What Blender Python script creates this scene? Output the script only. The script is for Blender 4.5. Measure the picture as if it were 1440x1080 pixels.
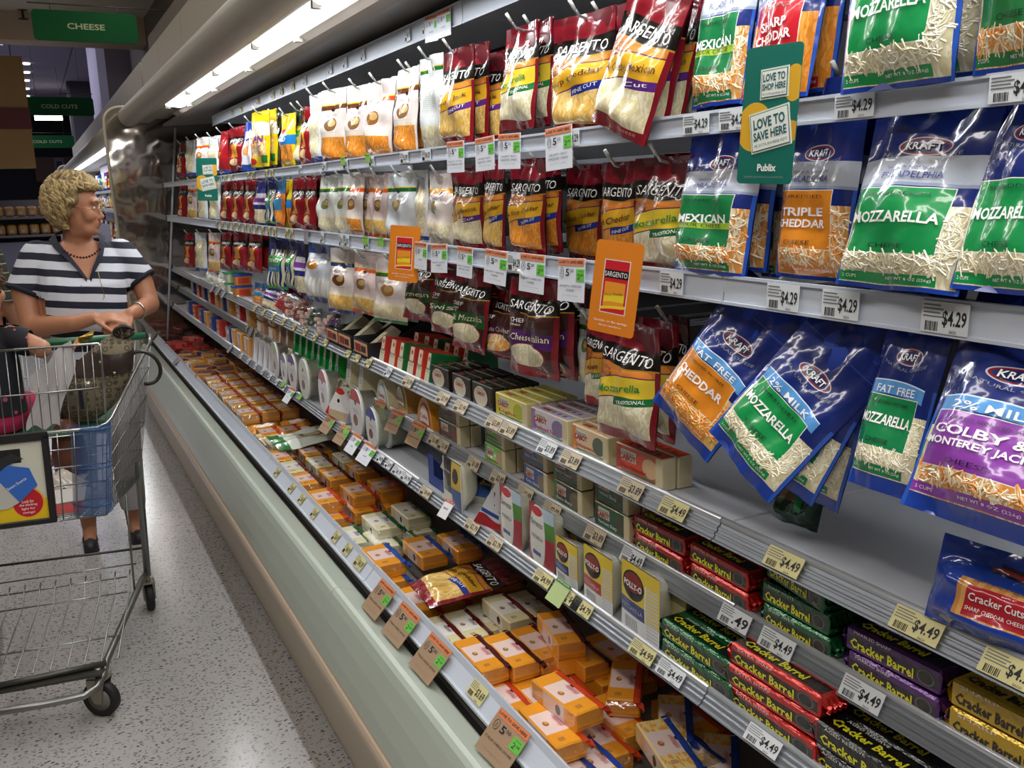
import bpy, math, random
from math import sin, cos, pi, radians, atan2, sqrt, hypot
from mathutils import Vector, Matrix
random.seed(7)
S = bpy.context.scene
COL = S.collection
for o in list(bpy.data.objects): bpy.data.objects.remove(o)

# ------------------------------------------------------------------ camera
cam_d = bpy.data.cameras.new('camera'); cam = bpy.data.objects.new('camera', cam_d); COL.objects.link(cam)
cam_d.sensor_width = 36; cam_d.lens = 36*1280/1440; cam_d.clip_start = .02; cam_d.clip_end = 200
RX = Vector((.88737712, -.46028942, -.02637209)); DN = Vector((-.12002822, -.1754131, -.97715069)); FW = Vector((.44514612, .87026656, -.2109053))
UP = -DN
m = Matrix((RX, UP, -FW)).transposed().to_4x4(); m.translation = Vector((0, 0, 1.55)); cam.matrix_world = m
S.camera = cam
# ------------------------------------------------------------------ view, world
S.view_settings.view_transform = 'Standard'; S.view_settings.look = 'None'; S.view_settings.gamma = 1
S.view_settings.use_curve_mapping = False; S.view_settings.exposure = -0.14
w = bpy.data.worlds.new('world'); S.world = w; w.use_nodes = True
w.node_tree.nodes['Background'].inputs[0].default_value = (.55, .58, .7, 1); w.node_tree.nodes['Background'].inputs[1].default_value = .02
def area(name, loc, rot, sx, sy, power, col=(1, 1, 1)):
    d = bpy.data.lights.new(name, 'AREA'); d.shape = 'RECTANGLE'; d.size = sx; d.size_y = sy; d.energy = power; d.color = col
    o = bpy.data.objects.new(name, d); COL.objects.link(o); o.location = loc; o.rotation_euler = rot; return o
# fluorescent rows of the shop ceiling and the tubes of the two cases
area('aisle_ceiling_light', (.95, 3.3, 3.55), (0, 0, 0), .16, 11, 70, (1, .96, .92))
area('left_ceiling_light', (-1.1, 3.5, 3.55), (0, 0, 0), .2, 10, 92, (1, .95, .9))
area('front_ceiling_light', (-.6, -1.2, 3.55), (0, 0, 0), 1.6, .3, 40, (1, .95, .9))
area('canopy_tube_light', (.775, 2.6, 2.03), (0, radians(-4), 0), .07, 6.2, 36, (.95, .98, 1))
area('back_case_tube_light', (.775, 13.5, 2.03), (0, radians(-4), 0), .07, 11.8, 70, (.95, .98, 1))
area('far_hall_light', (-1.5, 20, 4.1), (0, 0, 0), 4, 12, 330, (.8, .8, 1))

# ------------------------------------------------------------------ colour, materials
def lin(c):
    if isinstance(c, str):
        c = [int(c[i:i+2], 16)/255 for i in (0, 2, 4)]
    return tuple((x/12.92 if x <= .04045 else ((x+.055)/1.055)**2.4) for x in c[:3]) + (1,)
_M = {}
def mat(name, col='808080', rough=.5, metal=0, spec=.5, coat=0, bump=None, emit=0, alpha=1):
    if name in _M: return _M[name]
    M = bpy.data.materials.new(name); M.use_nodes = True; nt = M.node_tree; b = nt.nodes['Principled BSDF']
    b.inputs['Base Color'].default_value = lin(col); b.inputs['Roughness'].default_value = rough; b.inputs['Metallic'].default_value = metal
    b.inputs['Specular IOR Level'].default_value = spec; b.inputs['Coat Weight'].default_value = coat; b.inputs['Coat Roughness'].default_value = .08
    b.inputs['Alpha'].default_value = alpha
    if emit: b.inputs['Emission Color'].default_value = lin(col); b.inputs['Emission Strength'].default_value = emit
    if bump: addbump(M, *bump)
    _M[name] = M; return M
def addbump(M, scale, strength, dist=.002):
    nt = M.node_tree; b = nt.nodes['Principled BSDF']
    tc = nt.nodes.new('ShaderNodeTexCoord'); n = nt.nodes.new('ShaderNodeTexNoise'); n.inputs['Scale'].default_value = scale; n.inputs['Detail'].default_value = 3
    bp = nt.nodes.new('ShaderNodeBump'); bp.inputs['Strength'].default_value = strength; bp.inputs['Distance'].default_value = dist
    nt.links.new(tc.outputs['Object'], n.inputs['Vector']); nt.links.new(n.outputs[0], bp.inputs['Height']); nt.links.new(bp.outputs[0], b.inputs['Normal'])
    if b.inputs['Coat Weight'].default_value > 0: nt.links.new(bp.outputs[0], b.inputs['Coat Normal'])

class NT:
    """small helper to write node maths"""
    def __init__(s, M): s.nt = M.node_tree
    def n(s, t, **k):
        x = s.nt.nodes.new(t)
        for a, b in k.items(): setattr(x, a, b)
        return x
    def put(s, sock, v):
        if hasattr(v, 'is_linked'): s.nt.links.new(v, sock)
        else: sock.default_value = v
    def m(s, op, a, b=0.0, c=None):
        x = s.n('ShaderNodeMath', operation=op); s.put(x.inputs[0], a); s.put(x.inputs[1], b)
        if c is not None: s.put(x.inputs[2], c)
        return x.outputs[0]
    def mix(s, f, a, b):
        x = s.n('ShaderNodeMix', data_type='RGBA'); s.put(x.inputs[0], f); s.put(x.inputs[6], a); s.put(x.inputs[7], b); return x.outputs[2]

def shredcol(N, vec, kind, scale=1.0):
    """thin strands of grated cheese printed/seen through film"""
    A, B, D = {'white': ('f1ead0', 'd9cfa8', 'b7ab80'), 'orange': ('f0a64a', 'e08a2c', 'b8641a'), 'mix': ('f3e6c0', 'eba24c', 'b5702c'), 'yellow': ('f0cf86', 'e0b25a', 'b98c3c'), 'cream': ('ece3c6', 'ddd0a4', 'c2b284')}[kind]
    r = N.n('ShaderNodeTexNoise'); r.inputs['Scale'].default_value = 6*scale; N.put(r.inputs['Vector'], vec)
    va = N.n('ShaderNodeVectorMath', operation='MULTIPLY_ADD'); N.put(va.inputs[0], r.outputs[1]); va.inputs[1].default_value = (.35, .35, 0); N.put(va.inputs[2], vec)
    vm = N.n('ShaderNodeMapping'); N.put(vm.inputs[0], va.outputs[0]); vm.inputs['Scale'].default_value = (34*scale, 13*scale, 1); vm.inputs['Rotation'].default_value = (0, 0, .7)
    v = N.n('ShaderNodeTexVoronoi'); N.put(v.inputs['Vector'], vm.outputs[0]); v.inputs['Scale'].default_value = 1
    c = N.n('ShaderNodeSeparateColor'); N.put(c.inputs[0], v.outputs['Color'])
    f = N.m('GREATER_THAN', c.outputs[0], .5)
    base = N.mix(f, lin(A), lin(B))
    edge = N.m('MULTIPLY', N.m('SMOOTH_MIN', N.m('MULTIPLY', v.outputs['Distance'], v.outputs['Distance']), 1.0, .1), .9)
    return N.mix(edge, base, lin(D)), v.outputs['Distance']

def design(name, base, layers, rough=.22, coat=.6, bumps=(28, .4, .003), clear=0, metal=0):
    """flat print on a face, laid out in the face's own UVs"""
    M = bpy.data.materials.new(name); M.use_nodes = True; N = NT(M); b = M.node_tree.nodes['Principled BSDF']
    uv = N.n('ShaderNodeUVMap'); sp = N.n('ShaderNodeSeparateXYZ'); N.put(sp.inputs[0], uv.outputs[0]); U, V = sp.outputs[0], sp.outputs[1]
    col = lin(base)
    for L in layers:
        k = L[0]
        if k == 'r':
            _, u0, u1, v0, v1, c = L
            f = N.m('MULTIPLY', N.m('LESS_THAN', N.m('ABSOLUTE', N.m('SUBTRACT', U, (u0+u1)/2)), (u1-u0)/2), N.m('LESS_THAN', N.m('ABSOLUTE', N.m('SUBTRACT', V, (v0+v1)/2)), (v1-v0)/2))
        elif k == 'e':
            _, u0, v0, ru, rv, c = L
            a = N.m('DIVIDE', N.m('SUBTRACT', U, u0), ru); d = N.m('DIVIDE', N.m('SUBTRACT', V, v0), rv)
            f = N.m('LESS_THAN', N.m('ADD', N.m('MULTIPLY', a, a), N.m('MULTIPLY', d, d)), 1.0)
        elif k == 'w':   # wavy band: v0,v1, amplitude, frequency, phase, slope, u0,u1
            _, v0, v1, amp, fr, ph, sl, u0, u1, c = L
            wv = N.m('ADD', N.m('MULTIPLY', N.m('SINE', N.m('ADD', N.m('MULTIPLY', U, fr), ph)), amp), N.m('MULTIPLY', N.m('SUBTRACT', U, .5), sl))
            vv = N.m('SUBTRACT', V, wv)
            f = N.m('LESS_THAN', N.m('ABSOLUTE', N.m('SUBTRACT', vv, (v0+v1)/2)), (v1-v0)/2)
            f = N.m('MULTIPLY', f, N.m('LESS_THAN', N.m('ABSOLUTE', N.m('SUBTRACT', U, (u0+u1)/2)), (u1-u0)/2))
        elif k == 'n':   # blotches
            _, sc, th, c = L
            n = N.n('ShaderNodeTexNoise'); n.inputs['Scale'].default_value = sc; N.put(n.inputs['Vector'], uv.outputs[0]); f = N.m('GREATER_THAN', n.outputs[0], th)
        elif k == 'b':   # barcode / fine lines u0,u1,v0,v1,n,vertical
            _, u0, u1, v0, v1, n_, vert, c = L
            f = N.m('MULTIPLY', N.m('LESS_THAN', N.m('ABSOLUTE', N.m('SUBTRACT', U, (u0+u1)/2)), (u1-u0)/2), N.m('LESS_THAN', N.m('ABSOLUTE', N.m('SUBTRACT', V, (v0+v1)/2)), (v1-v0)/2))
            f = N.m('MULTIPLY', f, N.m('GREATER_THAN', N.m('SINE', N.m('MULTIPLY', U if vert else V, n_*6.283/((u1-u0) if vert else (v1-v0)))), .0))
        if c[:2] == 's:':
            cc = shredcol(N, uv.outputs[0], c[2:])[0]
        else: cc = lin(c)
        col = N.mix(f, col, cc)
    N.put(b.inputs['Base Color'], col); b.inputs['Roughness'].default_value = rough; b.inputs['Metallic'].default_value = metal
    b.inputs['Coat Weight'].default_value = coat; b.inputs['Coat Roughness'].default_value = .06
    if bumps:
        addbump(M, *bumps)
    return M

# ------------------------------------------------------------------ mesh building
class MB:
    def __init__(s): s.v = []; s.f = []; s.mi = []; s.uv = []; s.sm = []
    def face(s, idx, mi=0, uv=None, smooth=False): s.f.append(tuple(idx)); s.mi.append(mi); s.uv.append(uv); s.sm.append(smooth)
    def add(s, vs): k = len(s.v); s.v.extend([tuple(x) for x in vs]); return k
    def box(s, x0, x1, y0, y1, z0, z1, mi=0, ch=0, T=None, uvf=None, mis=None):
        """box, optional chamfer ch. uvf: faces ('front','top',...) that get 0-1 UVs. mis: {face: mat index}"""
        mis = mis or {}
        F = {'front': ((x0, y0, z0), (x1, y0, z0), (x1, y0, z1), (x0, y0, z1)), 'back': ((x1, y1, z0), (x0, y1, z0), (x0, y1, z1), (x1, y1, z1)),
             'left': ((x0, y1, z0), (x0, y0, z0), (x0, y0, z1), (x0, y1, z1)), 'right': ((x1, y0, z0), (x1, y1, z0), (x1, y1, z1), (x1, y0, z1)),
             'top': ((x0, y0, z1), (x1, y0, z1), (x1, y1, z1), (x0, y1, z1)), 'bottom': ((x0, y1, z0), (x1, y1, z0), (x1, y0, z0), (x0, y0, z0))}
        cx, cy, cz = (x0+x1)/2, (y0+y1)/2, (z0+z1)/2
        nrm = {'front': (0, -1, 0), 'back': (0, 1, 0), 'left': (-1, 0, 0), 'right': (1, 0, 0), 'top': (0, 0, 1), 'bottom': (0, 0, -1)}
        uvq = [(0, 0), (1, 0), (1, 1), (0, 1)]
        def tr(p): return tuple(T @ Vector(p)) if T else p
        if not ch:
            vs = [(x0, y0, z0), (x1, y0, z0), (x1, y1, z0), (x0, y1, z0), (x0, y0, z1), (x1, y0, z1), (x1, y1, z1), (x0, y1, z1)]
            k = s.add([tr(p) for p in vs]); ix = {p: i for i, p in enumerate(vs)}
            for n, q in F.items(): s.face([k+ix[p] for p in q], mis.get(n, mi), uvq if n in mis or (uvf and n in uvf) else None)
            return
        key = {}; 
        def vid(p, n):
            q = list(p)
            for a, c_ in enumerate((cx, cy, cz)):
                if nrm[n][a] == 0: q[a] += ch if p[a] < c_ else -ch
            kk = (p, n)
            if kk not in key: key[kk] = s.add([tr(q)])
            return key[kk]
        for n, q in F.items(): s.face([vid(p, n) for p in q], mis.get(n, mi), uvq if n in mis or (uvf and n in uvf) else None)
        def share(a, b):
            A, Bq = F[a], F[b]; sh = [p for p in A if p in Bq]
            i = A.index(sh[0]); 
            if A[(i+1) % 4] != sh[1]: sh = sh[::-1]
            s.face([vid(sh[1], a), vid(sh[0], a), vid(sh[0], b), vid(sh[1], b)], mi)
        for a, b in (('front', 'left'), ('front', 'right'), ('front', 'top'), ('front', 'bottom'), ('back', 'left'), ('back', 'right'), ('back', 'top'), ('back', 'bottom'), ('left', 'top'), ('left', 'bottom'), ('right', 'top'), ('right', 'bottom')): share(a, b)
        for sx, xx in (('left', x0), ('right', x1)):
            for sy, yy in (('front', y0), ('back', y1)):
                for sz, zz in (('bottom', z0), ('top', z1)):
                    p = (xx, yy, zz); t = [vid(p, sx), vid(p, sy), vid(p, sz)]
                    e = (sx == 'right')+(sy == 'back')+(sz == 'top')
                    s.face(t if e % 2 else t[::-1], mi)
    def tube(s, pts, r, n=8, mi=0, caps=True, closed=False, smooth=True):
        P = [Vector(p) for p in pts]; R = r if isinstance(r, (list, tuple)) else [r]*len(P); k0 = len(s.v)
        up = Vector((0, 0, 1)); prev = None
        for i, p in enumerate(P):
            if closed: d = (P[(i+1) % len(P)]-P[i-1])
            else: d = (P[min(i+1, len(P)-1)]-P[max(i-1, 0)])
            d.normalize()
            if prev is None:
                a = up if abs(d.z) < .9 else Vector((1, 0, 0)); x = d.cross(a).normalized()
            else: x = (prev-d*prev.dot(d)).normalized()
            prev = x; y = d.cross(x)
            s.add([p+(x*cos(2*pi*j/n)+y*sin(2*pi*j/n))*R[i] for j in range(n)])
        L = len(P)
        for i in range(L if closed else L-1):
            a = k0+i*n; b = k0+((i+1) % L)*n
            for j in range(n): s.face((a+j, a+(j+1) % n, b+(j+1) % n, b+j), mi, None, smooth)
        if caps and not closed:
            s.face([k0+j for j in range(n)][::-1], mi); s.face([k0+(L-1)*n+j for j in range(n)], mi)
    def lathe(s, prof, n=20, mi=0, T=None, smooth=True, a0=0, a1=2*pi):
        k0 = len(s.v); full = abs(a1-a0-2*pi) < 1e-6; m_ = n if full else n+1
        for (r, z) in prof:
            for j in range(m_):
                a = a0+(a1-a0)*j/n; p = Vector((r*cos(a), r*sin(a), z)); s.v.append(tuple(T @ p if T else p))
        for i in range(len(prof)-1):
            for j in range(n):
                a = k0+i*m_; b = a+m_; j2 = (j+1) % m_
                s.face((a+j, a+j2, b+j2, b+j), mi, None, smooth)
    def prism(s, poly, z0, z1, mi=0, T=None, axis='z', cap=None, uv=None):
        """poly: 2D list; extruded along axis"""
        def P(a, b, h):
            p = (a, b, h) if axis == 'z' else ((a, h, b) if axis == 'y' else (h, a, b)); return tuple(T @ Vector(p)) if T else p
        n = len(poly); k = s.add([P(a, b, z0) for a, b in poly]+[P(a, b, z1) for a, b in poly])
        xs = [a for a, b in poly]; zs = [b for a, b in poly]; uvc = None
        if uv: uvc = [((a-min(xs))/(max(xs)-min(xs)), (b-min(zs))/(max(zs)-min(zs))) for a, b in poly]
        c = mi if cap is None else cap
        s.face(list(range(k, k+n)), c, uvc); s.face([k+n+i for i in range(n)][::-1], mi if uv else c, uvc[::-1] if uvc else None)
        for i in range(n): s.face((k+i, k+n+i, k+n+(i+1) % n, k+(i+1) % n), mi)
    def grid(s, fn, nu, nv, mi=0, flip=False, smooth=True):
        k = len(s.v)
        for j in range(nv+1):
            for i in range(nu+1): s.v.append(tuple(fn(i/nu, j/nv)))
        for j in range(nv):
            for i in range(nu):
                a = k+j*(nu+1)+i; q = [a, a+1, a+nu+2, a+nu+1]; u = [(i/nu, j/nv), ((i+1)/nu, j/nv), ((i+1)/nu, (j+1)/nv), (i/nu, (j+1)/nv)]
                if flip: q, u = q[::-1], u[::-1]
                s.face(q, mi, u, smooth)
    def mesh(s, name, mats):
        me = bpy.data.meshes.new(name); me.from_pydata(s.v, [], s.f)
        for x in (mats if isinstance(mats, (list, tuple)) else [mats]): me.materials.append(x)
        me.polygons.foreach_set('material_index', s.mi); me.polygons.foreach_set('use_smooth', s.sm)
        if any(u is not None for u in s.uv):
            l = me.uv_layers.new(name='UVMap'); d = []
            for f, u in zip(s.f, s.uv):
                for q in (u or [(0, 0)]*len(f)): d.extend(q)
            l.data.foreach_set('uv', d)
        me.update(); return me
    def obj(s, name, mats, parent=None, **k): return ob(name, s.mesh(name, mats), parent, **k)

def ob(name, me, parent=None, loc=None, rot=None, scale=None):
    o = bpy.data.objects.new(name, me); COL.objects.link(o)
    if parent: o.parent = parent
    if loc is not None: o.location = loc
    if rot is not None: o.rotation_euler = rot
    if scale is not None: o.scale = scale
    return o
REG = []
def tag(o, label, cat, group=None, place=None):
    """things: label completed in finish() so that no two look-alikes share one"""
    o['category'] = cat; REG.append((o, label, place or '', group)); 
    return o
def structure(o, label=None):
    o['kind'] = 'structure'
    if label: o['label'] = label
    return o
ORD = ['', 'first', 'second', 'third', 'fourth', 'fifth', 'sixth', 'seventh', 'eighth', 'ninth', 'tenth', 'eleventh', 'twelfth'] + ['%dth' % i for i in range(13, 80)]
def finish():
    by = {}
    for r in REG: by.setdefault((r[1], r[2]), []).append(r)
    for (lab, place), L in by.items():
        if len(L) == 1: L[0][0]['label'] = lab+(', '+place if place else '')
        else:
            for r in L: r[0]['group'] = r[3] or (lab+', '+place)
            L.sort(key=lambda r: (r[0].matrix_basis.translation.y, r[0].matrix_basis.translation.z))
            for i, r in enumerate(L):
                r[0]['label'] = lab+(', '+place if place else '')+(', %s from right' % ORD[i+1] if i else ', rightmost')
        for r in L:
            if r[3]: r[0]['group'] = r[3]
            n = len(r[0]['label'].replace('-', ' ').split())
            if n > 16 or n < 4: print('LABELLEN', n, r[0]['label'])

# lettering ---------------------------------------------------------------
_T = {}
def tmesh(txt, bold=0):
    k = (txt, bold)
    if k in _T: return _T[k]
    c = bpy.data.curves.new('txt', 'FONT'); c.body = txt; c.align_x = 'CENTER'; c.resolution_u = 2 if len(txt) < 14 else 1; c.offset = bold; c.size = 1
    o = bpy.data.objects.new('txt', c); COL.objects.link(o)
    me = bpy.data.meshes.new_from_object(o)
    V = [tuple(v.co) for v in me.vertices]; F = [tuple(p.vertices) for p in me.polygons]
    bpy.data.objects.remove(o); bpy.data.curves.remove(c); bpy.data.meshes.remove(me)
    xs = [v[0] for v in V]; ys = [v[1] for v in V]
    cx = (min(xs)+max(xs))/2; cy = (min(ys)+max(ys))/2; W = max(xs)-min(xs); H = max(ys)-min(ys)
    _T[k] = ([(v[0]-cx, v[1]-cy) for v in V], F, W, H); return _T[k]
def letter(mb, txt, u, v, w, h, mi, surf, ang=0, bold=0, shear=0, arc=0):
    """fit txt in a w x h box centred on (u,v) (metres) and lay it on surf(x,z)->point"""
    V, F, W, H = tmesh(txt, bold); ca, sa = cos(ang), sin(ang); P = []
    for x, y in V:
        a, b = x*w/W, y*h/H; a += b*shear; b -= arc*(a/w*2)**2*w*.25 if arc else 0
        P.append(surf(u+a*ca-b*sa, v+a*sa+b*ca))
    k = mb.add(P)
    for f in F: mb.face([k+i for i in f], mi)
front = lambda y: (lambda x, z: (x, y, z))
topf = lambda zt: (lambda x, y: (x, y, zt))

def letters(b, mats, par):
    o = b.obj('lettering', mats, par); o['kind'] = 'stuff'; return o
# ------------------------------------------------------------------ palette
WHITE = mat('shelf_white', 'd6dae2', .35, coat=.2); RAILW = mat('rail_white', 'ccd3df', .3, coat=.3)
ALU = mat('rail_aluminium', 'a3a9b1', .36, metal=.75); LIP = mat('rail_lip', 'd5d9de', .28, metal=.5)
PALE = mat('case_pale_green', 'bfcabd', .28, coat=.25); TAN = mat('case_tan', 'b9ac97', .45); TANL = mat('case_tan_strip', 'c2ae97', .3, coat=.3)
BEIGE = mat('canopy_beige', 'a59e90', .42); BLACKM = mat('dark_slot', '16171a', .6); DARKB = mat('case_back', '1d1d20', .6)
CHROME = mat('chrome', 'b9bcc0', .22, metal=1); STEEL = mat('hook_steel', 'b4b8bd', .3, metal=.8)
PAPER = mat('label_white', 'dfe3e6', .4, coat=.2); PAPERY = mat('label_yellow', 'd8cf94', .4, coat=.2); PAPERB = mat('label_beige', 'cfc0a2', .45, coat=.2)
INK = mat('ink', '23242a', .5); GREYINK = mat('ink_grey', '6d7178', .5)
BAYS = [-.2, 1.013, 2.233, 3.453, 4.673, 5.893, 7.09]
LV = {  # top edge (x,z) and bottom edge (x,z) of the price rail of each level, floor height of its shelf
 'T': (1.03, 2.017, 1.03, 1.960, 1.998), 'A': (.862, 1.648, .862, 1.616, None), 'B': (.862, 1.421, .860, 1.380, None),
 'C': (.869, 1.051, .850, 1.023, 1.046), 'D': (.900, .903, .884, .873, .897), 'E': (.850, .776, .832, .752, .770), 'K': (.716, .560, .675, .515, .515)}
WHERE = {'T': 'top channel', 'A': 'upper hook row', 'B': 'middle hook row', 'C': 'wide white shelf', 'D': 'second lowest shelf', 'E': 'lowest shelf', 'K': 'front tray'}

# ---- price labels (one mesh per price and paper)
_L = {}
def label_mesh(price, paper, w=.066, h=.031):
    k = (price, paper.name, w, h)
    if k in _L: return _L[k]
    b = MB(); b.box(-w/2, w/2, -.0008, 0, -h/2, h/2)
    fr = front(-.0012)
    letter(b, price, w*.21, -.001, w*.5, h*.55, 1, fr, bold=.02)
    for i in range(4): b.box(-w*.46, -w*.46+w*(.42 if i % 2 else .36), -.0012, -.0008, h*(.36-.12*i), h*(.40-.12*i), 2)
    for i in range(9): b.box(-w*.4+i*w*.032, -w*.4+i*w*.032+w*(.012 if i % 3 else .02), -.0012, -.0008, -h*.44, -h*.14, 1)
    letter(b, 'EACH', w*.2, -h*.42, w*.14, h*.1, 1, fr)
    _L[k] = b.mesh('price_label', [paper, INK, GREYINK]); return _L[k]
def on_rail(level, Y, off=.002, drop=0):
    xt, zt, xb, zb, _ = LV[level]; cx, cz = (xt+xb)/2, (zt+zb)/2; dx, dz = xt-xb, zt-zb; L = hypot(dx, dz)
    lean = atan2(dx, dz)             # bottom edge forward
    n = Vector((-dz/L, 0, dx/L)); p = Vector((cx, Y, cz))+n*(off+.001)-Vector((dx, 0, dz))/L*drop
    return p, (-lean, 0, -pi/2)
RAILS = {}
def level_shelf(level, y0, y1, i):
    xt, zt, xb, zb, zf = LV[level]
    root = ob('shelf' if zf else 'hanging_rail', None, loc=((xt+1.35)/2, (y0+y1)/2, zb)); O = root.location
    L = (y1-y0)/2-.0015; g = .0 
    b = MB()
    if zf:
        b.box(xt-O.x+.006, 1.35-O.x, -L, L, zf-.022-O.z, zf-O.z, 0, ch=.002); b.obj('shelf_board', WHITE, root)
    b = MB(); X = lambda t: (xt+(xb-xt)*t-O.x, zt+(zb-zt)*t-O.z)
    if level in 'TAB':
        (a0, c0), (a1, c1) = X(0), X(1)
        pr = [(a0-.004, c0), (a0-.004, c0-.004), (a0, c0-.004), (a1, c1+.004), (a1-.004, c1+.004), (a1-.004, c1), (a1+.004, c1), (a0+.004, c0)]
        b.prism(pr, -L, L, axis='y'); r = b.obj('price_rail', RAILW, root)
    else:
        pr = []
        for t, d in ((.12, .0), (.2, .0), (.3, .0), (.34, .0025), (.40, .0025), (.44, .0), (.58, .0), (.62, .0025), (.68, .0025), (.72, .0), (.9, .0), (.93, .003), (1, .003), (1, -.005), (.12, -.005)):
            a, c = X(t); pr.append((a-d, c))
        b.prism(pr, -L, L, axis='y', mi=0)
        a, c = X(.08); b.tube([(a+.003, -L, c+.001), (a+.003, L, c+.001)], .0062, 8, 1)
        r = b.obj('price_rail', [ALU, LIP], root)
    if not zf:
        b = MB()
        b.box(xt-O.x, 1.35-O.x, -.003, .003, zt-.024-O.z, zt-O.z)
        bm_ = b.mesh('bracket', WHITE)
        for s in (-1, 1): ob('bracket', bm_, root, (0, s*L, 0))
        b = MB(); b.box(1.29-O.x, 1.31-O.x, -L, L, zb-O.z-.02, zb-O.z); b.obj('back_bar', STEEL, root)
    n = ['nearest', 'second', 'third', 'fourth', 'fifth', 'farthest'][i]
    kind = {'T': 'white top shelf with tall price channel, %s section', 'A': 'white rail above the middle row of hanging bags, %s section', 'B': 'white rail above the lowest row of hanging bags, %s section',
            'C': 'white wire-lipped shelf under the hanging bags, %s section', 'D': 'silver-lipped shelf second from the bottom, %s section', 'E': 'silver-lipped lowest shelf above the tray, %s section'}[level] % n
    tag(root, kind, 'shelf', {'T': 'top shelves of the case', 'A': 'upper rails', 'B': 'middle rails', 'C': 'wide white shelves', 'D': 'second lowest shelves', 'E': 'lowest shelves'}[level])
    RAILS[(level, i)] = (r, O, y0, y1); return root
def price(level, Y, txt, paper=None, w=.066, h=None):
    if level == 'K': r, O = DECKRAIL
    else:
        for i in range(6):
            if BAYS[i] <= Y < BAYS[i+1]: break
        if (level, i) not in RAILS: return
        r, O, _, _ = RAILS[(level, i)]
    xt, zt, xb, zb, _ = LV[level]; h = h or min(.034, hypot(xt-xb, zt-zb)*.86)
    p, e = on_rail(level, Y, .004); ob('price_label', label_mesh(txt, paper or PAPER, w, h), r, loc=p-O, rot=e)

case = ob('display_case', None, loc=(.95, 3.5, 0)); CO = case.location
tag(case, 'long open refrigerated cheese case with pale green bumper and beige canopy', 'display case')
def cpart(name, poly, y0, y1, m, par=None):
    b = MB(); b.prism([(x-CO.x, z) for x, z in poly], y0-CO.y, y1-CO.y, axis='y'); return b.obj(name, m, par or case)
BJ = [-.5, .25, 2.62, 4.99, 7.11]
for a, c in zip(BJ[:-1], BJ[1:]):
    cpart('front_panel', [(.597, .02), (.585, .06), (.575, .13), (.560, .24), (.565, .262), (.64, .262), (.64, .02)], a+.001, c-.001, TAN)
    # rounded tan strip
    pr = [(.55+.018*(1-cos(t)), .283+.030*sin(t)) for t in [(-pi/2)+i*pi/8 for i in range(9)]]
    pr = [(.566-.022*cos(t), .286+.028*sin(t)) for t in [(-pi/2)+i*pi/8 for i in range(9)]]+[(.62, .314), (.62, .258)]
    cpart('bumper_strip', pr, a+.001, c-.001, TANL)
for a, c in zip([-.5, 2.27, 4.7], [2.27, 4.7, 7.11]):
    cpart('bumper_cover', [(.556, .316), (.562, .36), (.574, .42), (.588, .47), (.596, .492), (.604, .501), (.614, .504), (.672, .476), (.672, .46), (.62, .46), (.60, .316)], a+.001, c-.001, PALE)
cpart('kick_plate', [(.615, 0), (.615, .04), (.66, .04), (.66, 0)], -.5, 7.11, BLACKM)
cpart('deck_slot', [(.668, .40), (.668, .455), (.70, .455), (.715, .455), (.715, .40)], -.5, 7.11, BLACKM)
cpart('back_panel', [(1.36, 0), (1.36, 2.5), (1.42, 2.5), (1.42, 0)], -.5, 7.11, DARKB)
cpart('deck_pan', [(.70, .455), (.70, .477), (1.36, .477), (1.36, .455)], -.5, 7.11, mat('deck_pan', '6e6a66', .5))
b = MB(); xt, zt, xb, zb, _ = LV['K']
for a, c in zip(BAYS[:-1], BAYS[1:]):
    pr = [(xt, zt), (xt-.006, zt+.002), (xt-.012, zt-.012), (xb+.004, zb+.006), (xb-.004, zb+.008), (xb-.002, zb-.002), (xb+.008, zb-.004), (xt, zt-.012)]
    b.prism([(x-CO.x, z) for x, z in pr], a+.002-CO.y, c-.002-CO.y, axis='y')
dr = b.obj('deck_rail', RAILW, case); DECKRAIL = (dr, CO)
# canopy: tube, diffuser, beam, underside, fascia
b = MB(); b.tube([(.671-CO.x, y-CO.y, 2.097) for y in (-.6, -.5, 3, 6.98, 7.04, 7.075)], [.0695]*4+[.06, .03], 28); b.obj('canopy_tube', BEIGE, case)
DIFF = mat('light_diffuser', 'ffffff', .4, emit=5.0)
b = MB()
for a, c in ((-.5, 1.0), (1.02, 2.5), (2.52, 4.0), (4.02, 5.5)):
    b.prism([(x-CO.x, z) for x, z in [(.715, 2.050), (.735, 2.036), (.80, 2.030), (.815, 2.036), (.815, 2.06), (.715, 2.06)]], a-CO.y, c-CO.y, axis='y')
b.obj('light_diffuser', DIFF, case)
b = MB(); b.box(0, .025, 0, .02, -.012, .012); cm_ = b.mesh('tube_clip', mat('clip_grey', '8f8d86', .5))
for a in (1.0, 2.5, 4.0, 5.5, 1.75, 3.25, 4.75):
    ob('tube_clip', cm_, case, (.72-CO.x, a-CO.y, 2.038)); ob('tube_clip', cm_, case, (.80-CO.x, a-.25-CO.y, 2.03))
cpart('canopy_beam', [(.815, 2.034), (.84, 2.020), (.902, 2.024), (.902, 2.09), (.815, 2.09)], -.5, 5.95, mat('beam_grey', 'a29b92', .5))
cpart('canopy_underside', [(.902, 2.04), (1.36, 2.07), (1.36, 2.09), (.902, 2.06)], -.5, 7.11, mat('underside_gloss', 'c6c3be', .3, coat=.4))
cpart('canopy_core', [(.72, 2.062), (.74, 2.16), (1.36, 2.16), (1.36, 2.092), (.815, 2.092), (.81, 2.062)], -.5, 7.11, BEIGE)
FJ = [-.5, .35, 1.57, 2.79, 4.01, 5.23, 6.2, 7.11]
for a, c in zip(FJ[:-1], FJ[1:]): cpart('fascia_panel', [(.80, 2.16), (.80, 2.485), (.82, 2.485), (.82, 2.16)], a+.003, c-.003, mat('fascia', 'aaa291', .5))
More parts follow.
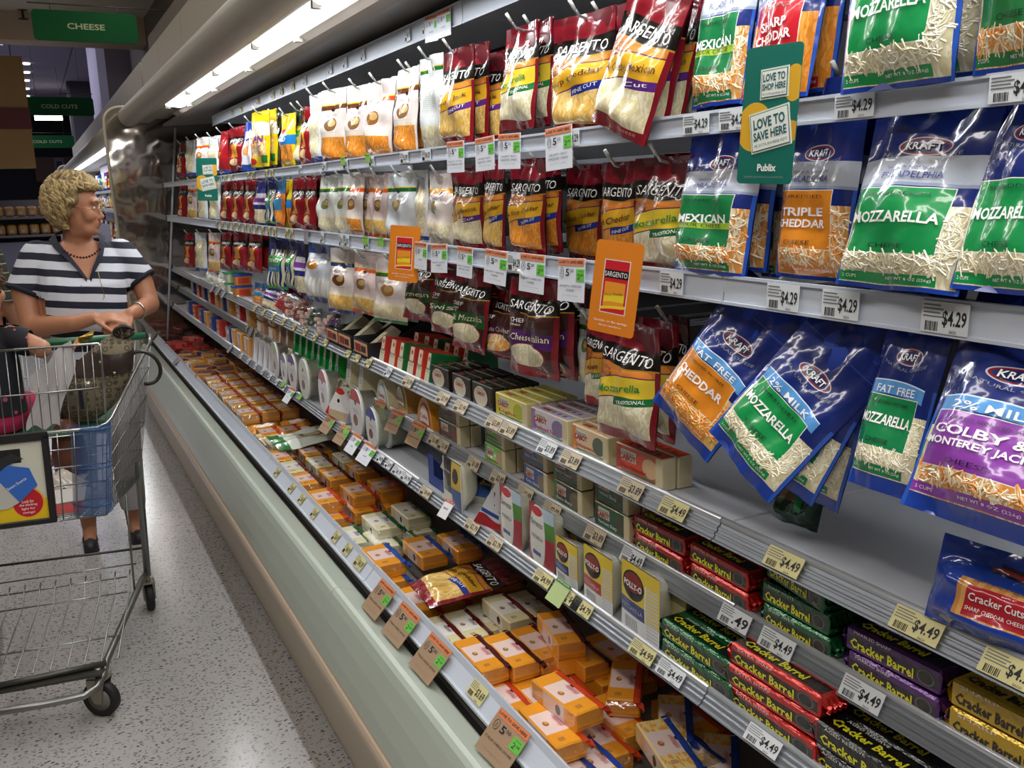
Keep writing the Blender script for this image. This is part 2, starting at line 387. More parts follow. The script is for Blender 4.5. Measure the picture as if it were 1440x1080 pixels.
cpart('soffit', [(.86, 2.16), (.86, 2.64), (1.42, 2.64), (1.42, 2.16)], -.5, 7.11, mat('soffit', '6b6259', .6))
for i in range(6):
    for lv in 'TABCDE':
        if lv == 'T' and i == 5: continue
        level_shelf(lv, BAYS[i], BAYS[i+1], i)

# ---- clear divider at the far end of the case
div = ob('case_divider', None, loc=(.9, 7.13, .4)); DO = div.location
out = [(.60, .42), (.575, .55), (.55, .8), (.535, 1.1), (.522, 1.5), (.516, 2.0)]+[(.516+.11*(1-cos(t)), 2.06+.11*sin(t)) for t in [i*pi/12 for i in range(1, 7)]]+[(.9, 2.19)]
GL = bpy.data.materials.new('divider_acrylic'); GL.use_nodes = True; nt = GL.node_tree; N = NT(GL); nt.nodes.remove(nt.nodes['Principled BSDF'])
g = N.n('ShaderNodeBsdfGlossy'); g.inputs['Roughness'].default_value = .07; g.inputs['Color'].default_value = lin('c4bab0')
t_ = N.n('ShaderNodeBsdfTransparent'); t_.inputs[0].default_value = lin('857f78')
d_ = N.n('ShaderNodeBsdfDiffuse'); d_.inputs[0].default_value = lin('8a857c')
nz = N.n('ShaderNodeTexNoise'); nz.inputs['Scale'].default_value = 3.5; tc = N.n('ShaderNodeTexCoord'); N.put(nz.inputs[0], tc.outputs['Object'])
bp = N.n('ShaderNodeBump'); bp.inputs['Strength'].default_value = .25; bp.inputs['Distance'].default_value = .03; N.put(bp.inputs['Height'], nz.outputs[0]); N.put(g.inputs['Normal'], bp.outputs[0])
x1 = N.n('ShaderNodeMixShader'); x1.inputs[0].default_value = .30; N.put(x1.inputs[1], g.outputs[0]); N.put(x1.inputs[2], t_.outputs[0])
x2 = N.n('ShaderNodeMixShader'); x2.inputs[0].default_value = .12; N.put(x2.inputs[1], x1.outputs[0]); N.put(x2.inputs[2], d_.outputs[0])
N.put(nt.nodes['Material Output'].inputs[0], x2.outputs[0])
b = MB(); b.prism([(x-DO.x, z-DO.z) for x, z in out+[(1.36, 2.19), (1.36, .42)]], -.003, .003, axis='y'); b.obj('clear_panel', GL, div)
b = MB(); b.tube([(x-DO.x, 0, z-DO.z) for x, z in out], .011, 8); b.obj('edge_trim', mat('trim_cream', 'b7b09a', .45), div)
b = MB(); b.tube([(.778-DO.x, -.012, .515-DO.z), (.984-DO.x, -.012, 2.03-DO.z)], .008, 8); b.obj('support_strip', mat('strip_grey', 'b9bcc6', .35), div)
tag(div, 'scratched clear end divider with cream edge trim at far end of case', 'divider')
# ------------------------------------------------------------------ products
P = {}       # key -> (parts, (w,h), desc, category); parts: list of (name, mesh, label)
CHEESE_O = mat('cheese_orange', 'e0902f', .35, coat=.7, bump=(60, .25, .002)); CHEESE_W = mat('cheese_ivory', 'e3d9b0', .35, coat=.7, bump=(60, .25, .002)); CHEESE_M = mat('cheese_marble', 'e8b768', .35, coat=.7, bump=(60, .25, .002))
TXT_W = mat('print_white', 'f2f1ee', .35, coat=.4); TXT_K = mat('print_black', '17151a', .35, coat=.4); TXT_Y = mat('print_yellow', 'e6e02c', .35, coat=.4)
TXT_N = mat('print_navy', '1d2f7c', .35, coat=.4); TXT_R = mat('print_red', 'b01f2a', .35, coat=.4); TXT_G = mat('print_green', '137a3c', .35, coat=.4); TXT_B = mat('print_brown', '4a2412', .4, coat=.4); TXT_S = mat('print_grey', '8a8c92', .4, coat=.3)
FILM = bpy.data.materials.new('clear_film'); FILM.use_nodes = True; nt = FILM.node_tree; nt.nodes.remove(nt.nodes['Principled BSDF']); N = NT(FILM)
g = N.n('ShaderNodeBsdfGlossy'); g.inputs['Roughness'].default_value = .12; t_ = N.n('ShaderNodeBsdfTransparent'); t_.inputs[0].default_value = (.93, .94, .95, 1)
nz = N.n('ShaderNodeTexNoise'); nz.inputs['Scale'].default_value = 60; tc = N.n('ShaderNodeTexCoord'); N.put(nz.inputs[0], tc.outputs['Object']); bp = N.n('ShaderNodeBump'); bp.inputs['Strength'].default_value = .8; bp.inputs['Distance'].default_value = .004; N.put(bp.inputs['Height'], nz.outputs[0]); N.put(g.inputs['Normal'], bp.outputs[0])
x1 = N.n('ShaderNodeMixShader'); x1.inputs[0].default_value = .16; N.put(x1.inputs[1], t_.outputs[0]); N.put(x1.inputs[2], g.outputs[0]); N.put(nt.nodes['Material Output'].inputs[0], x1.outputs[0])
def proto(key, parts, size, desc, cat): P[key] = (parts, size, desc, cat)
NP = {}
def place(key, loc, rot=(0, 0, -pi/2), sc=(1, 1, 1), where='', desc=None, group=None, bare=False):
    parts, size, d, cat = P[key]
    name = {'bag': 'cheese_bag', 'cheese': 'cheese_block'}.get(cat, cat.replace(' ', '_'))
    if len(parts) == 1 or parts[0][0] == '*':
        r = ob(name, parts[0][1], None, loc, rot, sc); rest = parts[1:]
    else:
        if bare: r = ob(name, parts[0][1], None, loc, rot, sc); rest = []
        else: r = ob(name, None, None, loc, rot, sc); rest = parts
    if not bare:
        for n, me, lab in rest:
            c = ob(n, me, r)
            if n in ('lettering', 'cheese_shreds', 'crimped_end'): c['kind'] = 'stuff' 
    tag(r, desc or d, cat, group, where); NP[key] = NP.get(key, 0)+1
    return r
def smooth(a, b, x): t = max(0, min(1, (x-a)/(b-a))); return t*t*(3-2*t)
BW, BH = .17, .24
def bagsurf(seed, T=.020, sag=.0, w=BW, h=BH, tilt=.5):
    rnd = random.Random(seed); ph = [rnd.uniform(0, 6.28) for _ in range(6)]
    def y(u, v):
        fill = smooth(-.02, .16, v)*(1-smooth(tilt, .84, v)); e = 1-abs(2*u-1)**4
        wr = .0035*sin(9*u+5*v+ph[0])+.0025*sin(17*v+3*u+ph[1])+.0015*sin(23*u-9*v+ph[2])
        return T*fill*e*(.8+.25*sin(3*u+2*v+ph[3]))+wr*(.25+.75*e)+.004*sin(7*u+ph[4])*smooth(.5, 1, v)+.004*sin(6*u+ph[5])*(1-smooth(0, .3, v))
    def S_(x, z, off=.0):
        u = x/w+.5; v = z/h; return (x, -y(u, v)-off, z)
    def B_(u, v):
        f = y(u, v); e = 1-abs(2*u-1)**4; fill = smooth(-.02, .16, v)*(1-smooth(tilt, .84, v)); back = -.5*T*fill*e
        return ((u-.5)*w, -(.004*sin(7*u+ph[4])*smooth(.5, 1, v)+.004*sin(6*u+ph[5])*(1-smooth(0, .3, v)))+.5*T*fill*e+.002, v*h)
    return S_, B_
def shred_part(S_, u0, u1, v0, v1, kind, n=230, seed=1):
    cs = {'white': ('f3edd6', 'e6dcb8'), 'orange': ('f2a84c', 'e08c30'), 'mix': ('f3e6c4', 'ee9c44'), 'yellow': ('f3d38c', 'e6b75e')}[kind]
    ms = [mat('shred_'+c, c, .4, coat=.5) for c in cs]; r = random.Random(seed); b = MB()
    for i in range(n):
        u = r.uniform(u0, u1); v = r.uniform(v0, v1); a = r.uniform(0, pi); L = r.uniform(.009, .020); c = Vector(S_((u-.5)*BW, v*BH)); k = r.uniform(-.0003, .0007)
        d = Vector((cos(a), 0, sin(a)))*L/2; q = Vector((-sin(a), 0, cos(a)))*.0012; bend = Vector((0, 0, 0))
        def at(p): return Vector(S_(p.x, p.z))-Vector((0, k, 0))
        p0, p1, pm = c-d, c+d, c+q*r.uniform(-2.5, 2.5)
        vs = []
        for p in (p0, pm, p1):
            s0 = at(p+q); s1 = at(p-q); t = at(p)-Vector((0, .0009, 0)); vs += [s0, t, s1]
        kk = b.add(vs); m_ = r.random() < .5
        for o_ in (0, 3):
            for j in (0, 1): b.face((kk+o_+j, kk+o_+j+1, kk+o_+j+4, kk+o_+j+3), int(m_), None, False)
    return b.mesh('cheese_shreds', ms)
def bag(key, desc, base, layers, texts, back=None, seed=1, T=.021, shreds=None, rough=.2, wh=(BW, BH), cat='bag', tilt=.5, metal=0):
    w, h = wh; S_, B_ = bagsurf(seed, T, w=w, h=h, tilt=tilt)
    D = design('print_'+key, base, layers, rough=rough, coat=.75, bumps=(17, .62, .007), metal=metal)
    b = MB(); b.grid(lambda u, v: S_((u-.5)*w, v*h), 24, 24, 0); b.grid(B_, 8, 10, 1, flip=True)
    parts = [('*', b.mesh(cat, [D, mat('back_'+(back or base), back or base, .3, coat=.5)]), None)]
    if shreds:
        for j, sh in enumerate(shreds):
            me = shred_part(S_, *sh, seed=seed+j); parts.append(('cheese_shreds', me, None))
    if texts:
        b = MB(); ms = []
        for t in texts:
            txt, u, v, tw, th, m_ = t[:6]; k = t[6] if len(t) > 6 else {}
            if m_ not in ms: ms.append(m_)
            letter(b, txt, (u-.5)*w, v*h, tw*w, th*h, ms.index(m_), lambda x, z: S_(x, z, k.get('off', .0020)), **{a: c for a, c in k.items() if a != 'off'})
        parts.append(('lettering', b.mesh('lettering', ms), None))
    proto(key, parts, (w, h), desc, cat)
def kraft(key, desc, lab, name, kind, sub=None, strip=None, phil=False, seed=1, lines='SHREDDED', dark='16286e', mark=None, shred=None):
    f = .07 if sub else .02; l0, l1 = (.20, .44) if sub else (.155, .445)
    L = [('r', 0, 1, .0, f+.03, '1c3f9e'), ('r', .03, .97, f, .37, 's:'+kind), ('r', 0, .03, .0, .5, '2a55b4'), ('r', .97, 1, 0, .5, '2a55b4')]
    if phil: L += [('w', .45, .585, .008, 3.1, 0, 0, 0, 1, 'b4bbc8'), ('w', .447, .462, .008, 3.1, 0, 0, 0, 1, '8e99b0')]
    if sub: L += [('w', l1-.012, l1+.056, .022, 3.14, 0, -.02, .06, .88, '5b9bd8'), ('w', l1+.05, l1+.056, .022, 3.14, 0, -.02, .06, .88, 'd7e8f7')]
    L += [('r', .055, .815, l0-.004, l1+.004, 'e8e6dc'), ('r', .063, .807, l0, l1, lab), ('r', .03, .84, f+.005, f+.05, strip or lab)]
    L += [('e', .5, .635, .20, .042, 'c9c6cc'), ('e', .5, .635, .188, .037, '7c1a30'), ('e', .5, .635, .165, .028, '1b2a66'), ('w', .80, .803, .0, 1, 0, 0, 0, 1, '3a56a8'), ('w', .78, .784, .0, 1, 0, 0, 0, 1, '0f1c50')]
    T_ = [('KRAFT', .5, .635, .25, .034, TXT_W, dict(bold=.02)), ('NATURAL CHEESE', .5, .572, .6, .016, TXT_S, dict(arc=-.3))]
    if phil: T_ += [('PHILADELPHIA', .48, .505, .46, .030, TXT_N, dict(bold=.01)), ('WITH A TOUCH OF', .48, .54, .42, .011, TXT_N)]
    if sub: T_ += [(sub, .47, l1+.032, .56, .036, TXT_W, dict(bold=.01))]
    n = name.split('|'); mid = (l0+l1)/2
    for i, q in enumerate(n):
        th = .05 if len(n) == 1 else .042; vv = mid+.01+(len(n)-1)*.029-i*.058
        T_ += [(q, .435, vv, min(.70, .078*len(q)+.08), th, TXT_W, dict(bold=.025))]
    T_ += [(lines, .435, l1-.03, .5, .016, TXT_K), ('CHEESE', .435, l0+.03, .3, .022, TXT_K), ('NET WT 8 OZ (226g)', .62, f+.027, .4, .016, TXT_W), ('2 CUPS', .13, f+.027, .12, .014, TXT_W)]
    if mark: L += [('r', .063, .807, mid-.045, mid-.01, mark)]; T_ += [('FOUR CHEESE', .435, mid-.028, .5, .022, TXT_K)]
    sh = {'orange': 'orange', 'yellow': 'orange'}.get(kind, kind)
    bag(key, desc, dark, L, T_, back='1a3a94', seed=seed, tilt=.36, shreds=[(.06, .92, f+.06, l0-.012, sh, 120), (.84, .94, l0, .34, sh, 50)] if shred else None)
def sargento(key, desc, name, kind, ribbon='24348c', rib='FINE CUT', band='e0a92a', seed=1, chef=False, bandc=None, dim=None, shred=None, nm=TXT_B):
    base = '7a1522'
    L = [('r', .05, .95, .06, .78, 'c2722c' if not chef else '3a1f1c')]
    if not chef:
        L += [('w', .06, .42, .015, 5, .4, .06, .05, .95, 's:'+kind), ('e', .72, .60, .2, .05, 'e28a3a'), ('e', .42, .565, .3, .035, 'd98035'),
              ('w', .36, .545, .03, 4.2, .3, .16, .05, .95, '5b2a58'), ('w', .37, .535, .03, 4.2, .3, .16, .05, .95, band), ('w', .31, .375, .02, 5, .3, .16, .45, .95, ribbon)]
    else:
        L += [('r', .05, .95, .30, .46, bandc or '472057'), ('e', .5, .21, .40, .13, '7a1522'), ('e', .5, .215, .37, .115, 's:'+kind)]
    L += [('w', -.02, .085, .025, 5, .5, .03, 0, 1, '8a1724'), ('w', .64, .80, .012, 7, .5, 0, .0, 1, '14110f'), ('w', .63, .642, .012, 7, .8, 0, .3, 1, 'a2792c')]
    L += [('r', .0, 1, .94, 1, '5f101a')]
    T_ = [('SARGENTO', .5, .718, .84, .085, TXT_W, dict(shear=.12, ang=-.03))]
    if not chef: T_ += [(name, .48, .455, min(.86, .068*len(name)), .062, nm, dict(ang=.16, shear=.1, bold=.012)), (rib, .70, .365, .36, .03, TXT_W, dict(ang=.2, shear=.2)), ('OFF the', .2, .60, .22, .035, TXT_B), ('BLOCK', .22, .555, .26, .045, TXT_B, dict(bold=.01))]
    else: T_ += [(name, .5, .40, .84, .07, mat('print_cream', 'd9cfae', .4), dict(ang=.05)), ('CHEF', .25, .56, .3, .045, TXT_W), ('BLENDS', .22, .51, .2, .018, TXT_W)]
    T_ += [('Cheese', .75, .05, .25, .03, mat('print_rose', 'd48a86', .4), dict(shear=.2))]
    bag(key, desc, base, L, T_, back='5b121b', seed=seed, shreds=shred)
def publix(key, desc, c, kind, name, seed=1, foot=None, pic='7a5a36', tint='dfd3ce', line='d9c52c', low=.30):
    L = [('r', .04, .96, .05, low, 's:'+kind), ('w', low-.03, low+.02, .008, 4, 0, 0, .04, .96, 'e9dcc8'), ('r', 0, 1, .775, .79, line), ('r', 0, 1, .715, .775, c), ('e', .5, .51, .17, .095, pic), ('e', .53, .53, .1, .05, 'c8a56c'), ('r', 0, 1, 0, .055, foot or c), ('e', .5, .715, .07, .025, '241a1a')]
    bag(key, desc, tint, L, [(name, .5, .645, .42, .035, TXT_S), ('finely shredded', .5, .40, .4, .018, TXT_S), ('NET WT 8 OZ', .25, .11, .2, .012, TXT_K)], back='d8d4cc', seed=seed)
# designs
GRN, ORG, RED_, PUR = '1b8f4d', 'd98424', 'c0202c', '8d3ea6'
kraft('kmoz', 'blue mozzarella bag with green label', GRN, 'MOZZARELLA', 'white', seed=3, shred=[(.04, .96, .13, .28, 'white', 300), (.83, .96, .28, .45, 'white', 60)])
kraft('kphil', 'blue and silver shredded mozzarella bag', GRN, 'MOZZARELLA', 'white', phil=True, seed=4, shred=[(.04, .96, .13, .28, 'white', 300), (.83, .96, .28, .45, 'white', 60)])
kraft('ktriple', 'blue and silver bag of shredded orange cheddar, orange label', ORG, 'TRIPLE|CHEDDAR', 'mix', phil=True, seed=5, shred=[(.04, .96, .13, .28, 'mix', 260)])
kraft('kmex', 'blue and silver bag of mixed four cheese shreds, green label', '1d7a45', 'MEXICAN', 'mix', phil=True, seed=6, mark='a8c83a', shred=[(.04, .96, .13, .28, 'mix', 260)])
kraft('kcj', 'bag of orange and white shreds with green foot strip', '2f7d46', 'COLBY|JACK', 'mix', seed=7, shred=[(.04, .96, .13, .28, 'mix', 200)])
kraft('ksharp', 'blue bag of orange shredded sharp cheddar with red label', RED_, 'SHARP|CHEDDAR', 'orange', seed=8)
kraft('kcolby', 'large blue bag of orange and white shreds with purple label', PUR, 'COLBY &|MONTEREY JACK', 'mix', sub='2% MILK', seed=9, lines='SHREDDED REDUCED FAT', shred=[(.04, .96, .13, .28, 'mix', 330), (.83, .96, .28, .45, 'mix', 60)])
kraft('kffmoz', 'blue bag of fat free white mozzarella shreds with green label', '16804a', 'MOZZARELLA', 'white', sub='FAT FREE', seed=10, lines='SHREDDED FAT FREE', shred=[(.04, .96, .13, .28, 'white', 260)])
kraft('k2moz', 'blue reduced fat mozzarella bag with green label', '16904a', 'MOZZARELLA', 'white', sub='2% MILK', seed=11, shred=[(.04, .96, .13, .28, 'white', 300), (.83, .96, .28, .45, 'white', 60)])
kraft('kffche', 'blue bag of fat free orange cheddar shreds with orange label', ORG, 'CHEDDAR', 'yellow', sub='FAT FREE', seed=12, lines='SHREDDED FAT FREE', shred=[(.04, .96, .13, .28, 'orange', 260)])
sargento('sfine', 'dark red sharp cheddar bag with blue ribbon', 'Sharp Cheddar', 'yellow', seed=20)
sargento('smex', 'dark red pale-shred bag with purple ribbon', '4 Cheese Mexican', 'cream', ribbon='5b2a7c', rib='Cut', seed=21)
sargento('smoz', 'dark red mozzarella bag with green ribbon', 'Mozzarella', 'white', ribbon='1d6b3a', rib='TRADITIONAL', band='dfc236', seed=22, nm=TXT_G)
sargento('sjack', 'dark red bag of cheddar jack shreds with purple ribbon', 'Cheddar Jack', 'yellow', ribbon='5b2a7c', seed=23)
sargento('sxsharp', 'dark red bag of extra sharp cheddar shreds with navy ribbon', 'Extra Sharp Cheddar', 'orange', rib='TRADITIONAL CUT', seed=24)
sargento('smild', 'dark red bag of mild cheddar shreds with yellow band', 'Mild Cheddar', 'orange', seed=25)
sargento('sital', 'dark red and black bag of white shreds with purple band', '6 Cheese Italian', 'white', chef=True, seed=26)
sargento('sstate', 'dark red and black bag of orange shreds with plum band', '4 State Cheddar', 'mix', chef=True, bandc='4a1c3c', seed=27)
sargento('sswiss', 'dark red bag with swiss window and green band', 'Swiss', 'white', chef=True, bandc='1b4a2c', seed=28)
sargento('sbulk', 'dark red bulk mozzarella bag with green band', 'Bulk Mozzarella', 'white', chef=True, bandc='1b5a2c', seed=29)
sargento('sparm', 'dark red bag of grated parmesan with green band', 'Parmesan', 'white', chef=True, bandc='1d4a26', seed=30)
sargento('sred4', 'dark red bag of reduced fat four cheese shreds', '4 Cheese', 'white', ribbon='2a7a3a', band='d9a03a', seed=31)
publix('pbrown', 'white orange-shred bag with brown foot', '6a3a24', 'orange', 'cheddar', seed=40, low=.36)
publix('porange', 'white bag of orange shreds with red-orange band', 'd9481c', 'orange', 'cheddar', seed=41, foot='dfd3ce', pic='8a5a2a')
publix('pgreen', 'white bag with dark green band', '1f5a2c', 'white', 'mozzarella', seed=42, foot='d6dad4', tint='d6dad4', pic='6d7a4a')
publix('pmozz', 'wide white bag with slice picture and green band', '1f5a2c', 'white', 'MOZZARELLA', seed=43, tint='d2d8dc', pic='9a8a6a', low=.12)
publix('pnavy', 'white bag with navy foot and cookie picture', '1f2f66', 'yellow', 'taco', seed=44, foot='2a3f8c', pic='6a4424')
publix('pcrack', 'white bag with cracker picture and green foot stripe', '1f5a2c', 'cream', 'parmesan', seed=45, foot='1f7a44', pic='b07a3a')
publix('pgold', 'white bag with orange top band and vegetable picture', 'd98a2c', 'white', 'italian', seed=46, foot='dfd3ce', pic='6b8a4a')
publix('ppink', 'pale pink bag with orange stripe low on it', 'd9602c', 'yellow', 'colby jack', seed=47, foot='d9602c', tint='dfc8c4')
bag('wback', 'white bag hung back to front', 'd0d4d2', [('r', 0, 1, .83, .87, '2a6a34'), ('r', 0, 1, .87, .88, 'd9c52c'), ('b', .3, .8, .4, .75, 16, 0, 'b9bdb9'), ('r', .05, .95, .03, .25, 's:white')], [], seed=50)
bag('clearb', 'clear bag of white shreds with blue foot', 'dfe4ea', [('r', .1, .9, .1, .8, 's:white'), ('r', 0, 1, 0, .08, '2a4a9c')], [], seed=51)
bag('ypurp', 'yellow bag with purple lettering and green emblem', 'e5c81e', [('r', 0, 1, .55, .82, 'e9e4c8'), ('r', .1, .9, .18, .5, 's:mix'), ('r', .62, .95, .06, .2, '1f7a3a'), ('e', .2, .1, .13, .06, 'd0342c')], [('FUN', .5, .5, .6, .12, mat('print_purple', '6a2c8c', .4), dict(bold=.04, shear=.2)), ('CHEESE', .5, .36, .5, .05, TXT_N)], seed=52)
bag('ymild', 'yellow bag with blue mild label over orange cheese', 'e3c623', [('r', .05, .95, .1, .42, 's:orange'), ('r', 0, 1, .4, .58, '1f7ac0'), ('e', .3, .66, .15, .05, 'd0342c'), ('e', .7, .7, .12, .05, '2a8a3c'), ('e', .2, .1, .14, .06, 'd0342c')], [('MILD', .45, .5, .6, .07, TXT_W, dict(bold=.03))], seed=53)
bag('bluew', 'blue and white bag with round orange picture', '2a4aa4', [('r', .1, .9, .12, .8, 'e6e4ea'), ('e', .4, .4, .25, .1, 'e0a060'), ('r', .2, .8, .6, .64, '6a3a9c')], [], seed=54)
bag('redsol', 'narrow plain red bag with blue foot', '9c1a22', [('r', 0, 1, 0, .09, '2a4aa4'), ('r', .3, .7, .3, .5, 'c0801c')], [], seed=55)
bag('sstick', 'dark red cheese stick bag', '8a1420', [('r', 0, 1, .62, .78, '14110f'), ('r', .25, .75, .3, .6, 'd9952c'), ('e', .5, .2, .25, .09, 'd9b98c')], [('SARGENTO', .5, .7, .8, .06, TXT_W)], seed=56)
bag('string', 'blue and green bag of white cheese sticks', '1c2f74', [('b', .08, .92, .1, .78, 6, 1, 'd9d8a8'), ('r', .06, .8, .36, .66, '3aa84a'), ('r', .06, .8, .36, .48, '2a8ac8'), ('r', 0, 1, .05, .1, '3aa84a')], [('STRING', .42, .57, .6, .07, TXT_W, dict(bold=.04)), ('CHEESE', .42, .42, .5, .04, TXT_W)], seed=57, T=.03)
bag('stringw', 'grey string cheese bag with blue top', '7d8fb4', [('r', 0, 1, .8, 1, '2a4a94'), ('r', .05, .95, .1, .8, 'c9ced6'), ('b', .08, .92, .1, .4, 6, 1, 'ecead8'), ('e', .4, .6, .2, .07, 'c9842c'), ('r', 0, 1, 0, .08, '2a3f84')], [('string cheese', .5, .72, .6, .04, TXT_S)], seed=58, T=.03)
bag('purpb', 'narrow purple and blue bag with white band', '232a6c', [('r', 0, 1, .45, .7, 'd8d4e4'), ('r', 0, 1, .5, .6, '7a3a9c'), ('r', 0, 1, .05, .35, 's:white')], [], seed=59)
bag('orblue', 'narrow orange bag with blue label', 'd9772c', [('r', 0, 1, .7, 1, '2a6a9c'), ('r', .1, .9, .35, .6, '3a9ad0'), ('r', .1, .9, .1, .35, 's:orange')], [], seed=60)
bag('darkgr', 'dark green bag with yellow label', '2c3a24', [('r', .1, .9, .35, .7, 'd0c03a'), ('r', .2, .8, .5, .62, '2a7a3a'), ('r', .1, .9, .1, .35, 's:white')], [], seed=61)
bag('foilgr', 'crumpled dark green foil bag hanging alone under the blue bags', '0f3a26', [('r', .2, .6, .3, .8, '6c5a44'), ('r', .55, .7, .2, .9, '1f8a4c')], [], seed=62, rough=.15, T=.04, metal=.6)
bag('redlie', 'red and silver bag', 'b81f2c', [('r', .3, 1, .5, 1, 'c8ccd2'), ('n', 5, .6, 'd9d4c8')], [], seed=63)
bag('crackcut', 'blue bag of sliced cheddar sticks', '1c3fa0', [('r', .28, .92, .2, .62, 'dba25e'), ('b', .28, .92, .2, .62, 7, 1, 'c98a44'), ('r', .36, .8, .22, .56, 'b02430'), ('w', .72, .84, .02, 5, 0, 0, .4, 1, '1a1a2c'), ('w', .75, .80, .02, 5, 0, 0, .4, 1, 'a02430')],
    [('Cracker Cuts', .58, .44, .38, .09, TXT_W, dict(bold=.01)), ('SHARP CHEDDAR CHEESE', .58, .31, .4, .045, TXT_W), ('NATURAL CHEESE', .55, .62, .34, .03, TXT_N)], seed=64, T=.03, wh=(.20, .15))
bag('flatmoz', 'green and white bag of pale cheese', 'dfe6da', [('r', 0, .16, 0, 1, '2a7a34'), ('r', .84, 1, 0, 1, '2a7a34'), ('e', .55, .55, .18, .16, '8a7a4c'), ('e', .55, .55, .12, .1, 'c0b483')], [], seed=65, wh=(.25, .13))
bag('flatpink', 'pink and beige bag with round picture', 'e8cdbb', [('r', 0, .3, 0, 1, 'e0c490'), ('e', .6, .5, .17, .2, 'b09455')], [], seed=66, wh=(.24, .12))
bag('flator', 'orange pillow pack with white label', 'e89a34', [('r', .25, .75, .3, .85, 'f2e2dc'), ('r', .85, 1, 0, 1, '7a5030')], [], seed=67, wh=(.16, .12), T=.035)

# ---- wrapped cheese chunks lying flat: long axis y, label on top
def chunk(key, desc, cheese, fin, lab, pic, name, blot=None, cx=.063, cy=.148, cz=.040):
    top = design('label_'+key, cheese, ([('n', 7, .52, blot)] if blot else [])+[('r', 0, 1, .27, .76, lab), ('e', .28, .5, .1, .055, pic), ('e', .31, .52, .06, .03, 'd9a45a'), ('e', .86, .56, .09, .045, '241c1c'), ('b', .62, .8, .36, .6, 5, 1, 'c98a86' if lab != 'f0efe8' else 'b0aeb0'), ('b', .2, .42, .08, .16, 4, 0, '7a5a3a')], rough=.2, coat=.9, bumps=(40, .3, .002))
    side = mat('side_'+key, cheese, .3, coat=.8, bump=(55, .4, .003))
    lside = design('lside_'+key, cheese, [('r', .27, .76, 0, 1, lab), ('e', .62, .5, .06, .3, '4a3a2a')], rough=.2, coat=.9, bumps=(40, .3, .002))
    b = MB(); b.box(-cx/2, cx/2, -cy/2, cy/2, 0, cz, 0, ch=.003, mis={'top': 1, 'left': 2})
    body = b.mesh('cheese', [side, top, lside])
    b = MB(); x = cx/2   # coloured seam folded along the right long edge and the crumpled ends of the wrap
    n = 8
    def fn(u, v): yy = (u-.5)*(cy+.014); k = max(0, v-.45); return (x-.013+.013*min(1, v/.45)+.005*k, yy, cz+.0010-.030*k+.0010*sin(yy*70+v*3)-.012*max(0, abs(u-.5)-.47)*8)
    b.grid(fn, 12, 6, 0, smooth=False)
    for s_ in (-1, 1): b.add([(x-.012, s_*(cy/2+.001), cz), (x+.006, s_*(cy/2+.002), cz-.004), (x+.009, s_*(cy/2+.013), cz-.014), (x-.006, s_*(cy/2+.012), cz-.006), (x+.004, s_*(cy/2+.004), cz-.024)]); kk = len(b.v)-5; b.face((kk, kk+1, kk+2, kk+3), 0); b.face((kk+1, kk+4, kk+2), 0)
    for s in (-1, 1):
        r = random.Random(len(key)*7+s); k = b.add([(-x+j*cx/6, s*(cy/2+.001+(i*.006)), cz*(.5+(.42 if i == 0 else .12)*(-1 if h_ else 1))+r.uniform(-.002, .002)) for h_ in (0, 1) for i in (0, 1, 2) for j in range(7)])
        for h_ in (0, 1):
            for i in range(2):
                for j in range(6): a = k+h_*21+i*7+j; b.face((a, a+1, a+8, a+7), 1, None, True)
    wrap = b.mesh('wrapper', [mat('fin_'+fin, fin, .25, coat=.6), FILM])
    t = MB(); letter(t, name, cx*.17, .0, cx*.62, .011, 0, topf(cz+.0007), ang=pi/2, shear=.2)
    proto(key, [('cheese', body, None), ('wrapper', wrap, None), ('lettering', t.mesh('lettering', [mat('print_'+('r' if lab != 'f0efe8' else 'm'), 'c9707a' if lab != 'f0efe8' else '8a5a60', .4)]), None)], (cx, cy, cz), desc, 'cheese')
chunk('wm', 'ivory cheddar chunk with white label and maroon seam', 'e6dcae', '5c1a1c', 'f0efe8', '9c5a44', 'cheddar')
chunk('om', 'orange cheddar chunk with pink label and maroon seam', 'ee9c26', '4c1618', 'efd3cc', '8a7a3c', 'cheddar')
chunk('or', 'orange cheddar chunk with pink label and orange-red seam', 'ee9c26', 'c8401c', 'efd3cc', 'a8691c', 'cheddar')
chunk('mb', 'marbled colby jack chunk with blue seam', 'efd592', '1c3f94', 'ecd6cf', 'b0643c', 'colby jack', blot='eda844')
chunk('ob', 'orange cheddar chunk with pink label and blue seam', 'ee9c26', '1f4a9c', 'efd3cc', 'a8691c', 'cheddar')
chunk('wg', 'ivory mozzarella chunk with white label and green seam', 'e6dfba', '1c5a34', 'f0efe8', 'c0542c', 'mozzarella')
chunk('wt', 'ivory chunk with white label and teal seam', 'e6dcae', '2c5a5c', 'f0efe8', 'c0542c', 'monterey')
# stacked snack-size block with red print, far part of tray
chunk('fs', 'small orange block with white and red label', 'dfa24a', 'b03a2c', 'ece0dc', 'b04a3c', 'sharp', cx=.08, cy=.11, cz=.05)
chunk('fb', 'small tan block with dark blue label', 'c98a4a', '2a3c8c', '39427c', 'd9d4d0', 'mild', cx=.085, cy=.13, cz=.045)
chunk('fr', 'flat red pack with yellow stripes', 'b83a34', '8a2420', 'd9564c', 'd9c58c', 'cheese', cx=.1, cy=.16, cz=.04)

